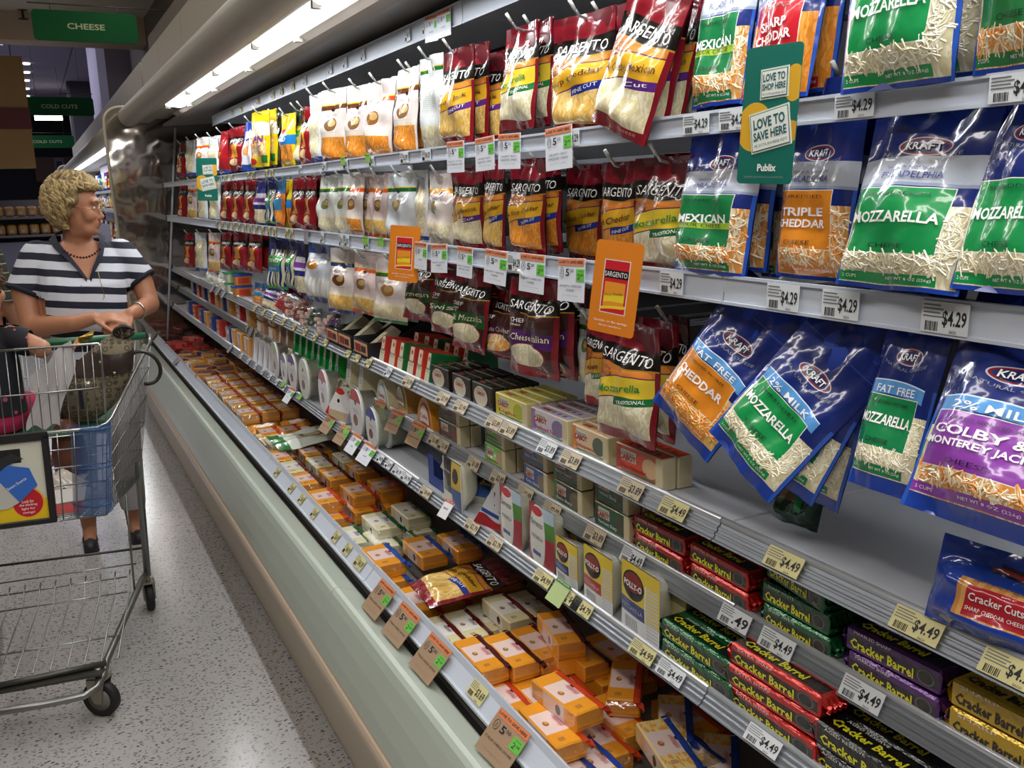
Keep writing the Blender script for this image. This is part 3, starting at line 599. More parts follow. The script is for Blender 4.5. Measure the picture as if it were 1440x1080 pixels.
# ---- blocks with a printed front: long side faces the aisle (front=-y)
def block(key, desc, face, top, side, texts, w=.105, h=.055, d=.026, layers=(), toplay=(), m_top=None, toptexts=(), cat='cheese', side_m=None, gloss=.2, bumps=(40, .3, .002)):
    F = design('front_'+key, face, layers, rough=gloss, coat=.8, bumps=bumps); T_ = design('top_'+key, top, toplay, rough=gloss, coat=.8, bumps=bumps)
    b = MB(); b.box(-w/2, w/2, -d/2, d/2, 0, h, 0, ch=.002, mis={'front': 1, 'top': 2})
    parts = [('cheese', b.mesh('cheese', [side_m or mat('side_'+side, side, .3, coat=.7, bump=(55, .4, .003)), F, T_]), None)]
    b = MB(); ms = []
    for t in texts:
        txt, u, v, tw, th, m_ = t[:6]; k = t[6] if len(t) > 6 else {}
        if m_ not in ms: ms.append(m_)
        letter(b, txt, (u-.5)*w, v*h, tw*w, th*h, ms.index(m_), front(-d/2-.0006), **k)
    for t in toptexts:
        txt, u, v, tw, th, m_ = t[:6]; k = t[6] if len(t) > 6 else {}
        if m_ not in ms: ms.append(m_)
        letter(b, txt, (u-.5)*w, (v-.5)*d, tw*w, th*d, ms.index(m_), topf(h+.0006), **k)
    if b.v: parts.append(('lettering', b.mesh('lettering', ms), None))
    proto(key, parts, (w, h, d), desc, cat)
def cabot(key, desc, c, c2, name, pic='c9c0a4', stripe='1f6b3c', tx=TXT_R):
    block(key, desc, c, c, 'ddcfa6', [('Vermont', .27, .78, .3, .12, TXT_G), ('CABOT', .27, .62, .36, .2, TXT_R, dict(bold=.04)), (name, .4, .34, .55, .16, tx, dict(bold=.01))], layers=[('r', 0, 1, .12, .2, stripe), ('r', 0, .12, 0, 1, c2), ('e', .76, .55, .17, .33, pic), ('r', .1, .45, .5, .88, 'e8e2d4'), ('r', 0, 1, 0, .05, c2), ('r', .88, 1, 0, 1, 'ddcfa6')], toplay=[('b', .1, .85, .3, .7, 5, 1, c2)], toptexts=[('CABOT', .3, .5, .25, .4, TXT_R, dict(bold=.03))], w=.118, h=.056, d=.030)
cabot('cyel', 'yellow boxed cheddar block', 'e4dc6a', 'd8ca2c', 'Light', pic='b8c03c')
cabot('cpur', 'lilac boxed cheddar block', 'd9cfe2', '9a78b8', 'Reduced Fat', pic='8a78a0')
cabot('corg', 'pale orange boxed cheddar block', 'ecc9a0', 'e08a3c', 'Jalapeno', pic='5a6a5a')
cabot('chab', 'bright red-orange boxed hot pepper cheddar block', 'd9481f', 'b8341a', 'Hot Habanero', pic='e0b88c')
cabot('cgrn', 'lime green boxed jalapeno cheese block', '6ac62c', '3a9a1c', 'Jalapeno', pic='c0a078')
cabot('cblu', 'royal blue boxed cheddar block', '2454a8', '1c3f88', 'Extra Sharp', pic='8a7a6c', tx=TXT_W)
cabot('cblk', 'black boxed cheddar block with green stripes', '2c2a26', '1d7a44', 'Extra Sharp', pic='6a5c4c', tx=TXT_W)
cabot('cdgr', 'dark green boxed cheddar block', '1c5a3c', '12402a', 'Vermont Sharp', pic='4a4a3a', tx=TXT_W)
cabot('cpep', 'dark boxed pepper jack block with red print', '4a4440', '2c2826', 'Pepper Jack', pic='7a3a34')
# upright slim dark bars seen end-on
block('cslim', 'black-wrapped cheddar block with cream shield label', '2a2018', '1c1612', '241c16', [('CABOT', .42, .62, .42, .15, TXT_R, dict(bold=.03)), ('VERMONT', .42, .78, .4, .08, TXT_G)], layers=[('e', .42, .5, .34, .42, 'ddd2bc'), ('r', 0, 1, .0, .1, '1c1410')], toplay=[('r', 0, 1, .8, .9, '8a6a2c'), ('r', .2, .4, .2, .7, 'b05a44'), ('r', .6, .7, .2, .7, '2a6a44')], w=.105, h=.060, d=.028, gloss=.12)
block('xred', 'small upright red and yellow cheese box', 'c8402c', 'b8342a', 'c23a2c', [], layers=[('r', .1, .9, .5, .75, 'e8c24a'), ('r', .2, .8, .1, .4, 'e9dcc8')], w=.09, h=.095, d=.05)
block('xblu', 'small upright blue cheese box', '2f4fa4', '28407c', '34488c', [], layers=[('r', 0, .45, 0, 1, 'd9a05a'), ('r', .5, .9, .6, .85, 'd9dce6'), ('e', .7, .3, .15, .15, 'c8402c')], w=.09, h=.095, d=.05)
block('xora', 'small upright orange cheese packet', 'd98e3c', 'd9c8a8', 'd99a4a', [], layers=[('r', .1, .5, .3, .9, 'e8dcc8'), ('r', 0, 1, 0, .1, '3a5aa0')], w=.09, h=.10, d=.05)
# foil bars
def bar(key, desc, c, top, txt=TXT_Y, flav='EXTRA SHARP', w=.142, h=.034, d=.04):
    foil = design('foil_'+key, c, [('r', .0, 1, .16, .72, top), ('e', .87, .45, .10, .4, '3a3836'), ('e', .87, .45, .085, .34, '6d6a62'), ('e', .87, .45, .075, .3, '26241f')], rough=.18, coat=.8, bumps=(90, .45, .003), metal=.25)
    plain = mat('foilm_'+key, c, .2, metal=.45, coat=.6, bump=(90, .5, .003))
    topm = design('foilt_'+key, c, [('r', 0, 1, .1, .8, top)], rough=.18, coat=.8, bumps=(90, .45, .003), metal=.25)
    b = MB(); b.box(-w/2, w/2, -d/2, d/2, 0, h, 0, ch=.003, mis={'front': 1, 'top': 2})
    parts = [('cheese', b.mesh('cheese', [plain, foil, topm]), None)]
    b = MB()
    for s in (-1, 1):
        k = b.add([(s*(w/2+i*.005), -d/2+j*d/8, h*(.5+sg*(.4-.32*min(i, 1)))+(.0022*(-1)**j if i else 0)) for sg in (-1, 1) for i in (0, 1, 2) for j in range(9)])
        for sg in (0, 1):
            for i in range(2):
                for j in range(8): a = k+sg*27+i*9+j; b.face((a, a+1, a+10, a+9), 0)
    parts.append(('crimped_end', b.mesh('crimped_end', [plain]), None))
    b = MB(); letter(b, 'Cracker Barrel', -w*.1, h*.40, w*.68, h*.42, 0, front(-d/2-.0007), bold=.03)
    letter(b, flav, -w*.2, h*.86, w*.4, h*.13, 1, front(-d/2-.0007)); letter(b, 'Cracker Barrel', -w*.08, -d*.02, w*.68, d*.4, 0, topf(h+.0007), bold=.03); letter(b, flav, -w*.15, d*.34, w*.4, d*.12, 1, topf(h+.0007))
    parts.append(('lettering', b.mesh('lettering', [txt, TXT_W]), None)); proto(key, parts, (w, h, d), desc, 'cheese')
bar('bred', 'red foil cheese bar with black band', 'b3241f', '1c1614'); bar('bred2', 'bright red foil cheese bar', 'c4261f', '2a1512'); bar('bgrn', 'dark green foil cheese bar', '0f6034', '11281c', flav='SHARP WHITE')
bar('bpur', 'purple foil cheese bar', '57256f', '241430', flav='MARBLED SHARP'); bar('byel', 'gold foil cheese bar', 'c9a21c', 'c9a21c', txt=TXT_K, flav='SHARP'); bar('bblk', 'black foil cheese bar with green edge', '1a1c1c', '141414', flav='AGED RESERVE')
# ---- fresh mozzarella pouches, a printed card face with a swelling white ball behind
def pouch(key, desc, face, layers, texts, w=.09, h=.12, d=.05):
    F = design('front_'+key, face, layers, rough=.2, coat=.8, bumps=(30, .3, .003)); b = MB()
    def prof(a): return (sin(a*pi)**.45)
    def ft(u, v): return ((u-.5)*w, -d/2-.004*sin(u*pi)*sin(v*pi), v*h)
    b.grid(ft, 6, 6, 0)
    c = MB(); 
    def bk(u, v):
        a = (u-.5)*2; e = (1-abs(a)**3)*(1-abs(2*v-1)**4); return (a*w*.46, -d/2+.003+e*d, .004+v*h*.96)
    c.grid(bk, 10, 10, 0, flip=True)
    t = MB(); ms = []
    for q in texts:
        txt, u, v, tw, th, m_ = q[:6]; k = q[6] if len(q) > 6 else {}
        if m_ not in ms: ms.append(m_)
        letter(t, txt, (u-.5)*w, v*h, tw*w, th*h, ms.index(m_), lambda x, z: (x, ft(x/w+.5, z/h)[1]-.0008, z), **k)
    proto(key, [('label_card', b.mesh('label_card', [F, F]), None), ('cheese', c.mesh('cheese', [mat('mozz', 'e9e6cf', .25, coat=.8, bump=(30, .3, .004))]), None), ('lettering', t.mesh('lettering', ms), None)], (w, h, d), desc, 'cheese')
pouch('sorr', 'mozzarella pack with white shield label', 'a8283c', [('r', .55, 1, .55, .8, '4a8a2c'), ('r', .5, 1, .8, 1, 'b9cfe0'), ('e', .36, .5, .33, .52, 'e9e9e4'), ('e', .34, .9, .22, .07, 'c8202c'), ('r', .15, .5, .2, .27, '2a4aa4')], [('Sorrento', .36, .72, .5, .1, TXT_K, dict(shear=.2)), ('MOZZARELLA', .37, .50, .5, .055, TXT_K)], w=.085, h=.115)
pouch('polb', 'yellow and navy mozzarella ball pack with round logo', 'e3c832', [('r', 0, 1, 0, .3, 'e6e6ea'), ('r', 0, .66, .3, .5, '1f2c74'), ('e', .34, .72, .3, .2, '1c1614'), ('e', .34, .76, .24, .13, '8c2c24'), ('b', .68, .97, .1, .82, 14, 0, 'c9ccd8'), ('r', .66, .68, .1, .82, 'f0f0f0'), ('b', .1, .45, .05, .25, 12, 1, '2a3460')], [('POLLY-O', .34, .72, .5, .085, TXT_W, dict(bold=.03)), ('MOZZARELLA', .33, .40, .56, .06, mat('print_sky', 'a9b4e0', .4))], w=.10, h=.115)
pouch('polr', 'yellow and red mozzarella ball pack with round logo', 'e3c832', [('r', 0, 1, 0, .3, 'e6e6ea'), ('r', 0, .66, .3, .5, 'b02430'), ('e', .34, .72, .3, .2, '1c1614'), ('e', .34, .76, .24, .13, '8c2c24'), ('b', .68, .97, .1, .82, 14, 0, 'c9ccd8'), ('b', .1, .45, .05, .25, 12, 1, '2a3460')], [('POLLY-O', .34, .72, .5, .085, TXT_W, dict(bold=.03)), ('MOZZARELLA', .33, .40, .56, .06, mat('print_pinkish', 'e8c8c0', .4))], w=.10, h=.115)
pouch('soft', 'white soft cheese pack', 'e6e4d4', [('r', .05, .5, .3, 1, '1d2026'), ('r', .5, .95, .45, 1, 'd9bc3c'), ('r', .5, .95, 0, .45, '3f62a8'), ('e', .7, .72, .14, .16, '2a1c1c')], [('Sorrento', .27, .75, .36, .06, TXT_W)], w=.095, h=.10, d=.06)
# ---- tubs, wedges, clamshells, rounds
def tub(key, desc, lid, body, lab, w=.09, d=.09, h=.045):
    b = MB(); T_ = []
    def rr(r, s, n=4):
        return [((w*s/2-r)*cx_+r*cos(a), (d*s/2-r)*cy_+r*sin(a)) for cx_, cy_, a0 in ((1, 1, 0), (-1, 1, pi/2), (-1, -1, pi), (1, -1, 3*pi/2)) for a in [a0+i*pi/2/n for i in range(n+1)]]
    p0 = rr(.012, .86); p1 = rr(.014, .98); n = len(p0); k = b.add([(x, y, 0) for x, y in p0]+[(x, y, h) for x, y in p1])
    for i in range(n): b.face((k+i, k+(i+1) % n, k+n+(i+1) % n, k+n+i), 0, None, False)
    b.face([k+i for i in range(n)][::-1], 0)
    b.box(-w*.3, w*.3, -d*.47-.003, -d*.47, h*.2, h*.8, 1)
    l = MB(); l.prism(rr(.015, 1.04), h, h+.008); 
    proto(key, [('tub_body', b.mesh('tub_body', [mat('tub_'+body, body, .3, coat=.5), mat('print_'+lab, lab, .4)]), None), ('lid', l.mesh('lid', [mat('lid_'+lid, lid, .3, coat=.4)]), None)], (w, h, d), desc, 'tub')
tub('tubb', 'blue-lidded orange spread tub', '2a4ab4', 'd9862c', 'c03a24'); tub('tubg', 'green-lidded spread tub', '2a9a5c', 'd9d6c4', '7ab83a'); tub('tubr', 'clear tub of orange cubes with red rim', 'c83a2c', 'd8a070', 'e6e0d0', h=.05); tub('tubl', 'clear tub with lime lid', '6ac83a', 'd6a884', 'e6e0d0', h=.05)
def wedge(key, desc, mats3, L=.10, W=.055, H=.10, lean=0, texts=()):
    """upright slim wedge: label strip on the narrow front, coloured flanks"""
    b = MB(); pr = [(-W*.35, -L/2), (W*.35, -L/2), (W*.5, L/2), (-W*.5, L/2)]
    k = b.add([(x, y, 0) for x, y in pr]+[(x*.8, y*(.9 if y < 0 else 1)+(.012 if y < 0 else 0), H*(1 if y < 0 else .8)) for x, y in pr])
    b.face((k, k+1, k+5, k+4), 0, [(0, 0), (1, 0), (1, 1), (0, 1)]); b.face((k+1, k+2, k+6, k+5), 1); b.face((k+2, k+3, k+7, k+6), 1); b.face((k+3, k, k+4, k+7), 2); b.face((k+4, k+5, k+6, k+7), 1); b.face((k, k+3, k+2, k+1), 1)
    t = MB(); F = lambda x, z: (x, -L/2-.0009+(z/H)*(L*.05+.012), z)
    for q in texts: letter(t, q[0], (q[1]-.5)*W, q[2]*H, q[3]*W, q[4]*H, 0, F, ang=q[5] if len(q) > 5 else 0)
    parts = [('wedge_pack', b.mesh('wedge_pack', mats3), None)]
    if t.v: parts.append(('lettering', t.mesh('lettering', [TXT_K]), None))
    if len(parts) == 1: parts[0] = ('*',)+parts[0][1:]
    proto(key, parts, (W, H, L), desc, 'cheese')
cream = mat('card_cream', 'dfd6bd', .4, coat=.3)
def parm(key, desc, c, c2, word): wedge(key, desc, [design('wf_'+key, 'e0d8c0', [('e', .5, .82, .2, .08, 'b0605c'), ('r', 0, 1, 0, .06, c), ('r', 0, .16, .5, 1, c2), ('r', .84, 1, .5, 1, c)], coat=.3, bumps=None), mat('card_'+c, c, .35, coat=.4), mat('card_'+c2, c2, .35, coat=.4)], W=.05, texts=[(word, .5, .52, .6, .1), ('cheese', .5, .42, .4, .05)])
parm('parr', 'upright wedge pack of hard cheese with red flanks', 'c4261f', 'c4261f', 'Asiago'); parm('parg', 'upright wedge pack of hard cheese with green flanks', '17783f', 'b8242c', 'Romano'); parm('parw', 'upright wedge pack of hard cheese with cream front', 'd9452c', 'e0d8c0', 'Parmesan')
wedge('clamg', 'upright clear wedge pack of blue cheese in green tray', [design('clamg_f', '9aa878', [('r', 0, .2, 0, 1, '1fae3a'), ('r', .8, 1, 0, 1, '17963a'), ('r', 0, 1, 0, .22, '1fc04a'), ('n', 8, .6, 'd9d6b8'), ('r', .3, .7, .12, .4, '3f6fb0')], coat=.8), mat('tray_green', '17a03c', .25, coat=.6), mat('tray_green', '17a03c')], L=.10, W=.045, H=.095)
wedge('weww', 'white hard cheese wedge in clear wrap with paper label', [design('weww_f', 'ddd6bc', [('r', .2, .8, .1, .7, 'd8dade'), ('b', .25, .75, .2, .6, 7, 0, '9a9ca4')], coat=.8), CHEESE_W, CHEESE_W], L=.11, W=.055, H=.10)
wedge('weor', 'thin wedge pack with orange label in white tray', [design('weor_f', 'ddd8d0', [('e', .5, .55, .3, .38, 'b0603c'), ('r', 0, 1, 0, .16, 'e6e9ee')], coat=.8), mat('tray_white', 'dfe2ea', .3, coat=.4), mat('tray_white', 'dfe2ea')], L=.10, W=.035, H=.10)
wedge('webr', 'thin brown and white cheese wedge pack', [design('webr_f', 'a87a54', [('r', .4, 1, 0, .5, 'e2ddd4')], coat=.8), mat('tray_tan', 'b08c66', .4), mat('tray_white', 'dfe2ea')], L=.10, W=.05, H=.10)
def dome(key, desc, rind, lab, lab2, word, r=.05, L=.12, halfround=True):
    """half wheel seen from its cut end: arch-shaped prism with a printed arch label"""
    arch = [(r*cos(a)*1.0, r*1.5*sin(a)) for a in [i*pi/12 for i in range(13)]]
    b = MB(); b.prism(arch, -L/2, L/2, 0, axis='y')
    l = MB(); l.prism([(x*.66, z*.66+.012) for x, z in arch], -L/2-.0015, -L/2-.0003, 0, axis='y'); l.prism([(x*.56, z*.56+.014) for x, z in arch], -L/2-.0022, -L/2-.0012, 1, axis='y')
    t = MB(); letter(t, word, 0, .028, r*.9, .013, 0, front(-L/2-.003)); letter(t, 'cheese', 0, .016, r*.6, .007, 0, front(-L/2-.003))
    proto(key, [('cheese', b.mesh('cheese', [mat('rind_'+rind, rind, .3, coat=.8, bump=(40, .4, .003))]), None), ('label_card', l.mesh('label_card', [mat('lab_'+lab, lab, .4), mat('lab_'+lab2, lab2, .4)]), None), ('lettering', t.mesh('lettering', [TXT_R]), None)], (r*2, r*1.5, L), desc, 'cheese')
dome('dwhite', 'ivory half-wheel of cheese with pale blue arch label', 'ddd3ae', '9ab4cf', 'e9e9ea', 'Swiss', r=.045); dome('dorange', 'long orange half-wheel of cheese with green arch label', 'd99a4c', '5a9a6c', 'efe9e2', 'Muenster', r=.052, L=.2); dome('dyellow', 'yellow half-wheel of cheese with red arch label', 'e0972c', 'c04434', 'efe3dc', 'Colby', r=.048, L=.05)
def roundpack(key, desc, top, face, cont, r=.052, L=.06):
    b = MB(); prof = [(.0, -L/2), (r*.96, -L/2), (r*1.04, -L/2+.003), (r*1.04, -L/2+.007), (r*.9, -L/2+.012), (r*.84, L/2), (0, L/2)]
    T_ = Matrix.Translation((0, 0, r*1.3)) @ Matrix.Scale(1.25, 4, (0, 0, 1)) @ Matrix.Rotation(pi/2, 4, 'X') @ Matrix.Scale(-1, 4, (0, 0, 1))
    b.lathe(prof[2:], 22, 0, T_); 
    l = MB(); ell = [(r*.99*cos(a), r*1.3+r*1.22*sin(a)) for a in [i*2*pi/28 for i in range(28)]]
    l.prism(ell, -L/2-.0015, -L/2+.004, 0, axis='y', cap=1, uv=True)
    F = design('rp_'+key, face, [('r', 0, 1, .74, 1, top), ('e', .5, .72, .07, .05, '20201e'), ('e', .45, .35, .18, .12, '8a4a2c'), ('b', .3, .7, .5, .6, 3, 0, 'c9b0b0')], coat=.5, bumps=None)
    proto(key, [('tray', b.mesh('tray', [mat('rp_'+cont, cont, .35, coat=.6, bump=(45, .5, .004))]), None), ('lid', l.mesh('lid', [mat('tray_white', 'dfe2ea'), F]), None)], (2*r, 2.5*r, L), desc, 'cheese')
roundpack('rred', 'oval spread pack with red top and pepper picture', 'c8382c', 'e9e9ec', 'c9c6b8'); roundpack('rblue', 'oval spread pack with blue top', '2f4a9c', 'e6e7ea', 'b9bfa4', L=.075); roundpack('rgrey', 'oval deli pack with grey and orange face', 'a8b86a', 'c4bdb4', '9a938a'); roundpack('rpurp', 'oval deli pack with purple top', '5a2c84', 'e2e0e0', 'b8b0a4'); roundpack('rlime', 'round tub of white spread with yellow rim', 'e0e4d8', 'dfe2da', 'd0cbb4', L=.08)
HANG = {
 'A': [('kcj', 0.86, 0.5905, 1.647, 0.097, 0.157, -0.000, 0.00, -0.02), ('kmoz', 0.845, 0.7238, 1.644, 0.146, 0.195, -0.000, 0.00, -0.05), ('ksharp', 0.87, 0.9341, 1.651, 0.121, 0.179, -0.000, 0.00, -0.19), ('ksharp', 0.91, 0.9082, 1.658, 0.074, 0.166, -0.000, 0.00, -0.12), ('kmex', 0.88, 1.064, 1.655, 0.115, 0.174, -0.000, 0.00, -0.16), ('smex', 0.835, 1.252, 1.631, 0.158, 0.217, 0.325, 0.00, -0.20), ('smex', 0.88, 1.217, 1.644, 0.113, 0.194, 0.112, 0.00, -0.20), ('smex', 0.91, 1.193, 1.647, 0.090, 0.193, -0.000, 0.00, -0.18), ('sfine', 0.88, 1.451, 1.645, 0.170, 0.209, -0.000, 0.14, -0.07), ('sfine', 0.93, 1.455, 1.654, 0.182, 0.200, -0.000, 0.00, -0.05), ('smoz', 0.88, 1.691, 1.67, 0.140, 0.202, -0.000, 0.00, -0.09), ('smoz', 0.93, 1.712, 1.675, 0.129, 0.200, -0.000, 0.00, -0.05), ('sjack', 0.94, 1.954, 1.657, 0.162, 0.196, 0.000, 0.00, -0.04), ('sjack', 0.88, 1.984, 1.656, 0.174, 0.210, -0.000, 0.00, -0.01), ('wback', 0.88, 2.133, 1.652, 0.136, 0.218, -0.000, 0.00, -0.01), ('pbrown', 0.88, 2.33, 1.647, 0.158, 0.221, -0.000, 0.00, -0.09), ('pbrown', 0.93, 2.376, 1.652, 0.136, 0.217, -0.000, 0.00, -0.05), ('porange', 0.87, 2.528, 1.646, 0.170, 0.213, -0.000, 0.12, -0.12), ('pbrown', 0.88, 2.742, 1.646, 0.170, 0.221, -0.000, 0.09, -0.09), ('pbrown', 0.88, 2.981, 1.653, 0.170, 0.229, -0.000, 0.21, -0.07), ('clearb', 0.88, 3.181, 1.658, 0.144, 0.226, -0.000, 0.00, -0.06), ('sstick', 0.88, 3.319, 1.654, 0.145, 0.201, -0.000, 0.00, -0.08), ('darkgr', 0.9, 3.487, 1.657, 0.156, 0.208, -0.000, 0.00, -0.08), ('ymild', 0.88, 3.58, 1.657, 0.170, 0.197, -0.000, 0.07, -0.08), ('darkgr', 0.92, 3.93, 1.668, 0.177, 0.212, -0.000, 0.00, -0.08), ('ypurp', 0.86, 3.902, 1.66, 0.170, 0.221, -0.000, 0.23, -0.08), ('bluew', 0.87, 4.257, 1.661, 0.170, 0.218, -0.000, 0.19, -0.17), ('sstick', 0.88, 4.575, 1.67, 0.170, 0.201, -0.000, 0.24, -0.09), ('redsol', 0.88, 4.915, 1.663, 0.170, 0.211, -0.000, 0.07, -0.09), ('clearb', 0.88, 5.194, 1.67, 0.170, 0.196, -0.000, 0.12, -0.09), ('porange', 0.88, 5.579, 1.676, 0.170, 0.206, -0.000, 0.23, -0.09), ('clearb', 0.9, 6.132, 1.681, 0.170, 0.217, -0.000, 0.19, -0.10), ('sstick', 0.9, 6.536, 1.686, 0.170, 0.216, -0.000, 0.16, -0.10)],
 'B': [('kmoz', 0.84, 0.5789, 1.435, 0.108, 0.166, -0.000, 0.00, -0.04), ('kphil', 0.84, 0.7033, 1.427, 0.163, 0.183, -0.000, 0.00, -0.07), ('ktriple', 0.88, 0.8711, 1.424, 0.126, 0.189, -0.000, 0.00, -0.01), ('kmex', 0.93, 1.006, 1.415, 0.067, 0.187, -0.000, 0.00, 0.01), ('kmex', 0.95, 1.062, 1.412, 0.070, 0.192, -0.000, 0.00, 0.00), ('kmex', 0.86, 1.052, 1.42, 0.162, 0.190, -0.000, 0.00, -0.15), ('smoz', 0.88, 1.197, 1.414, 0.162, 0.183, -0.000, 0.00, -0.01), ('smild', 0.9, 1.356, 1.412, 0.111, 0.183, -0.000, 0.00, -0.00), ('sxsharp', 0.98, 1.602, 1.404, 0.131, 0.192, -0.000, 0.00, -0.01), ('sxsharp', 0.88, 1.66, 1.42, 0.143, 0.188, -0.000, 0.00, -0.03), ('sxsharp', 0.93, 1.678, 1.42, 0.110, 0.185, -0.000, 0.00, -0.02), ('sfine', 0.88, 1.814, 1.417, 0.097, 0.197, -0.000, 0.00, -0.04), ('smex', 0.88, 1.954, 1.42, 0.173, 0.184, -0.000, 0.00, -0.04), ('pgold', 0.88, 2.116, 1.423, 0.160, 0.172, -0.000, 0.00, -0.09), ('clearb', 0.9, 2.288, 1.423, 0.092, 0.173, -0.000, 0.00, -0.05), ('pmozz', 0.88, 2.396, 1.426, 0.170, 0.177, -0.000, 0.12, -0.06), ('ppink', 0.88, 2.568, 1.424, 0.127, 0.178, -0.000, 0.00, -0.08), ('ppink', 0.9, 2.74, 1.422, 0.111, 0.184, -0.000, 0.00, -0.06), ('porange', 0.88, 2.795, 1.423, 0.139, 0.185, -0.000, 0.00, -0.07), ('pgreen', 0.88, 2.931, 1.424, 0.135, 0.188, -0.000, 0.00, -0.07), ('pgreen', 0.88, 3.101, 1.421, 0.170, 0.190, -0.000, 0.07, -0.07), ('sstick', 0.9, 3.299, 1.422, 0.077, 0.191, -0.000, 0.00, -0.07), ('sstick', 0.88, 3.326, 1.425, 0.148, 0.187, -0.000, 0.00, -0.07), ('sstick', 0.88, 3.506, 1.423, 0.175, 0.191, -0.000, 0.03, -0.08), ('ymild', 0.9, 3.733, 1.422, 0.119, 0.191, 0.000, 0.00, -0.08), ('orblue', 0.88, 3.781, 1.424, 0.149, 0.190, -0.000, 0.00, -0.08), ('string', 0.88, 3.934, 1.424, 0.175, 0.191, -0.000, 0.02, -0.08), ('purpb', 0.88, 4.141, 1.422, 0.170, 0.197, -0.000, 0.03, -0.08), ('sstick', 0.88, 4.386, 1.42, 0.170, 0.204, -0.000, 0.10, -0.09), ('sstick', 0.88, 4.666, 1.417, 0.170, 0.212, -0.000, 0.10, -0.09), ('sstick', 0.88, 4.981, 1.415, 0.170, 0.220, -0.000, 0.16, -0.16), ('clearb', 0.88, 5.328, 1.408, 0.170, 0.233, -0.000, 0.16, -0.14), ('clearb', 0.9, 5.836, 1.401, 0.170, 0.249, -0.000, 0.16, -0.09), ('ppink', 0.9, 6.261, 1.397, 0.170, 0.261, -0.000, 0.19, -0.10), ('sstick', 0.9, 6.713, 1.393, 0.170, 0.274, -0.000, 0.17, -0.10)],
 'C': [('kcolby', 0.8, 0.5593, 1.203, 0.171, 0.188, -0.000, 0.00, -0.13), ('kffmoz', 0.83, 0.7038, 1.195, 0.088, 0.181, -0.000, 0.00, -0.14), ('k2moz', 0.8, 0.907, 1.176, 0.141, 0.222, 0.520, 0.00, -0.06), ('k2moz', 0.84, 0.8662, 1.159, 0.116, 0.211, 0.329, 0.00, -0.06), ('k2moz', 0.88, 0.8621, 1.135, 0.115, 0.215, 0.189, 0.00, -0.06), ('kffche', 0.82, 1.057, 1.188, 0.150, 0.218, 0.458, 0.00, -0.06), ('smoz', 0.93, 1.231, 1.152, 0.082, 0.185, -0.000, 0.00, 0.01), ('smoz', 0.84, 1.226, 1.131, 0.164, 0.196, -0.000, 0.00, -0.06), ('sred4', 0.88, 1.403, 1.154, 0.080, 0.162, -0.000, 0.00, -0.04), ('pgreen', 0.92, 1.502, 1.174, 0.054, 0.148, -0.000, 0.00, -0.01), ('sital', 0.86, 1.59, 1.177, 0.170, 0.195, 0.000, 0.12, -0.06), ('sital', 0.91, 1.622, 1.171, 0.175, 0.192, -0.000, 0.05, -0.04), ('sital', 0.95, 1.639, 1.17, 0.183, 0.187, -0.000, 0.00, -0.02), ('sstate', 0.9, 1.838, 1.176, 0.140, 0.165, -0.000, 0.00, -0.06), ('sbulk', 0.87, 1.946, 1.18, 0.175, 0.194, -0.000, 0.03, -0.10), ('sbulk', 0.92, 1.983, 1.177, 0.164, 0.189, -0.000, 0.00, -0.06), ('sswiss', 0.87, 2.072, 1.202, 0.170, 0.172, -0.000, 0.09, -0.11), ('sparm', 0.88, 2.289, 1.212, 0.170, 0.177, -0.000, 0.12, -0.09), ('pcrack', 0.87, 2.495, 1.181, 0.170, 0.184, -0.000, 0.24, -0.11), ('ppink', 0.88, 2.762, 1.178, 0.170, 0.183, -0.000, 0.09, -0.09), ('pnavy', 0.87, 2.978, 1.158, 0.170, 0.216, 0.000, 0.23, -0.14), ('stringw', 0.9, 3.226, 1.163, 0.094, 0.211, -0.000, 0.00, -0.07), ('stringw', 0.88, 3.285, 1.164, 0.170, 0.222, 0.000, 0.26, -0.13), ('purpb', 0.9, 3.619, 1.161, 0.137, 0.213, -0.000, 0.00, -0.08), ('string', 0.9, 3.742, 1.171, 0.170, 0.205, -0.000, 0.00, -0.08), ('string', 0.88, 3.914, 1.149, 0.170, 0.228, -0.000, 0.31, -0.11), ('sstick', 0.88, 4.366, 1.2, 0.170, 0.184, -0.000, 0.17, -0.09), ('sstick', 0.88, 4.727, 1.187, 0.170, 0.187, -0.000, 0.23, -0.09), ('sstick', 0.88, 5.105, 1.17, 0.170, 0.193, -0.000, 0.12, -0.09), ('ppink', 0.88, 5.486, 1.121, 0.170, 0.227, -0.000, 0.21, -0.09), ('clearb', 0.9, 6.095, 1.088, 0.170, 0.242, -0.000, 0.26, -0.09), ('sstick', 0.9, 6.617, 1.077, 0.170, 0.237, -0.000, 0.24, -0.10)],
}
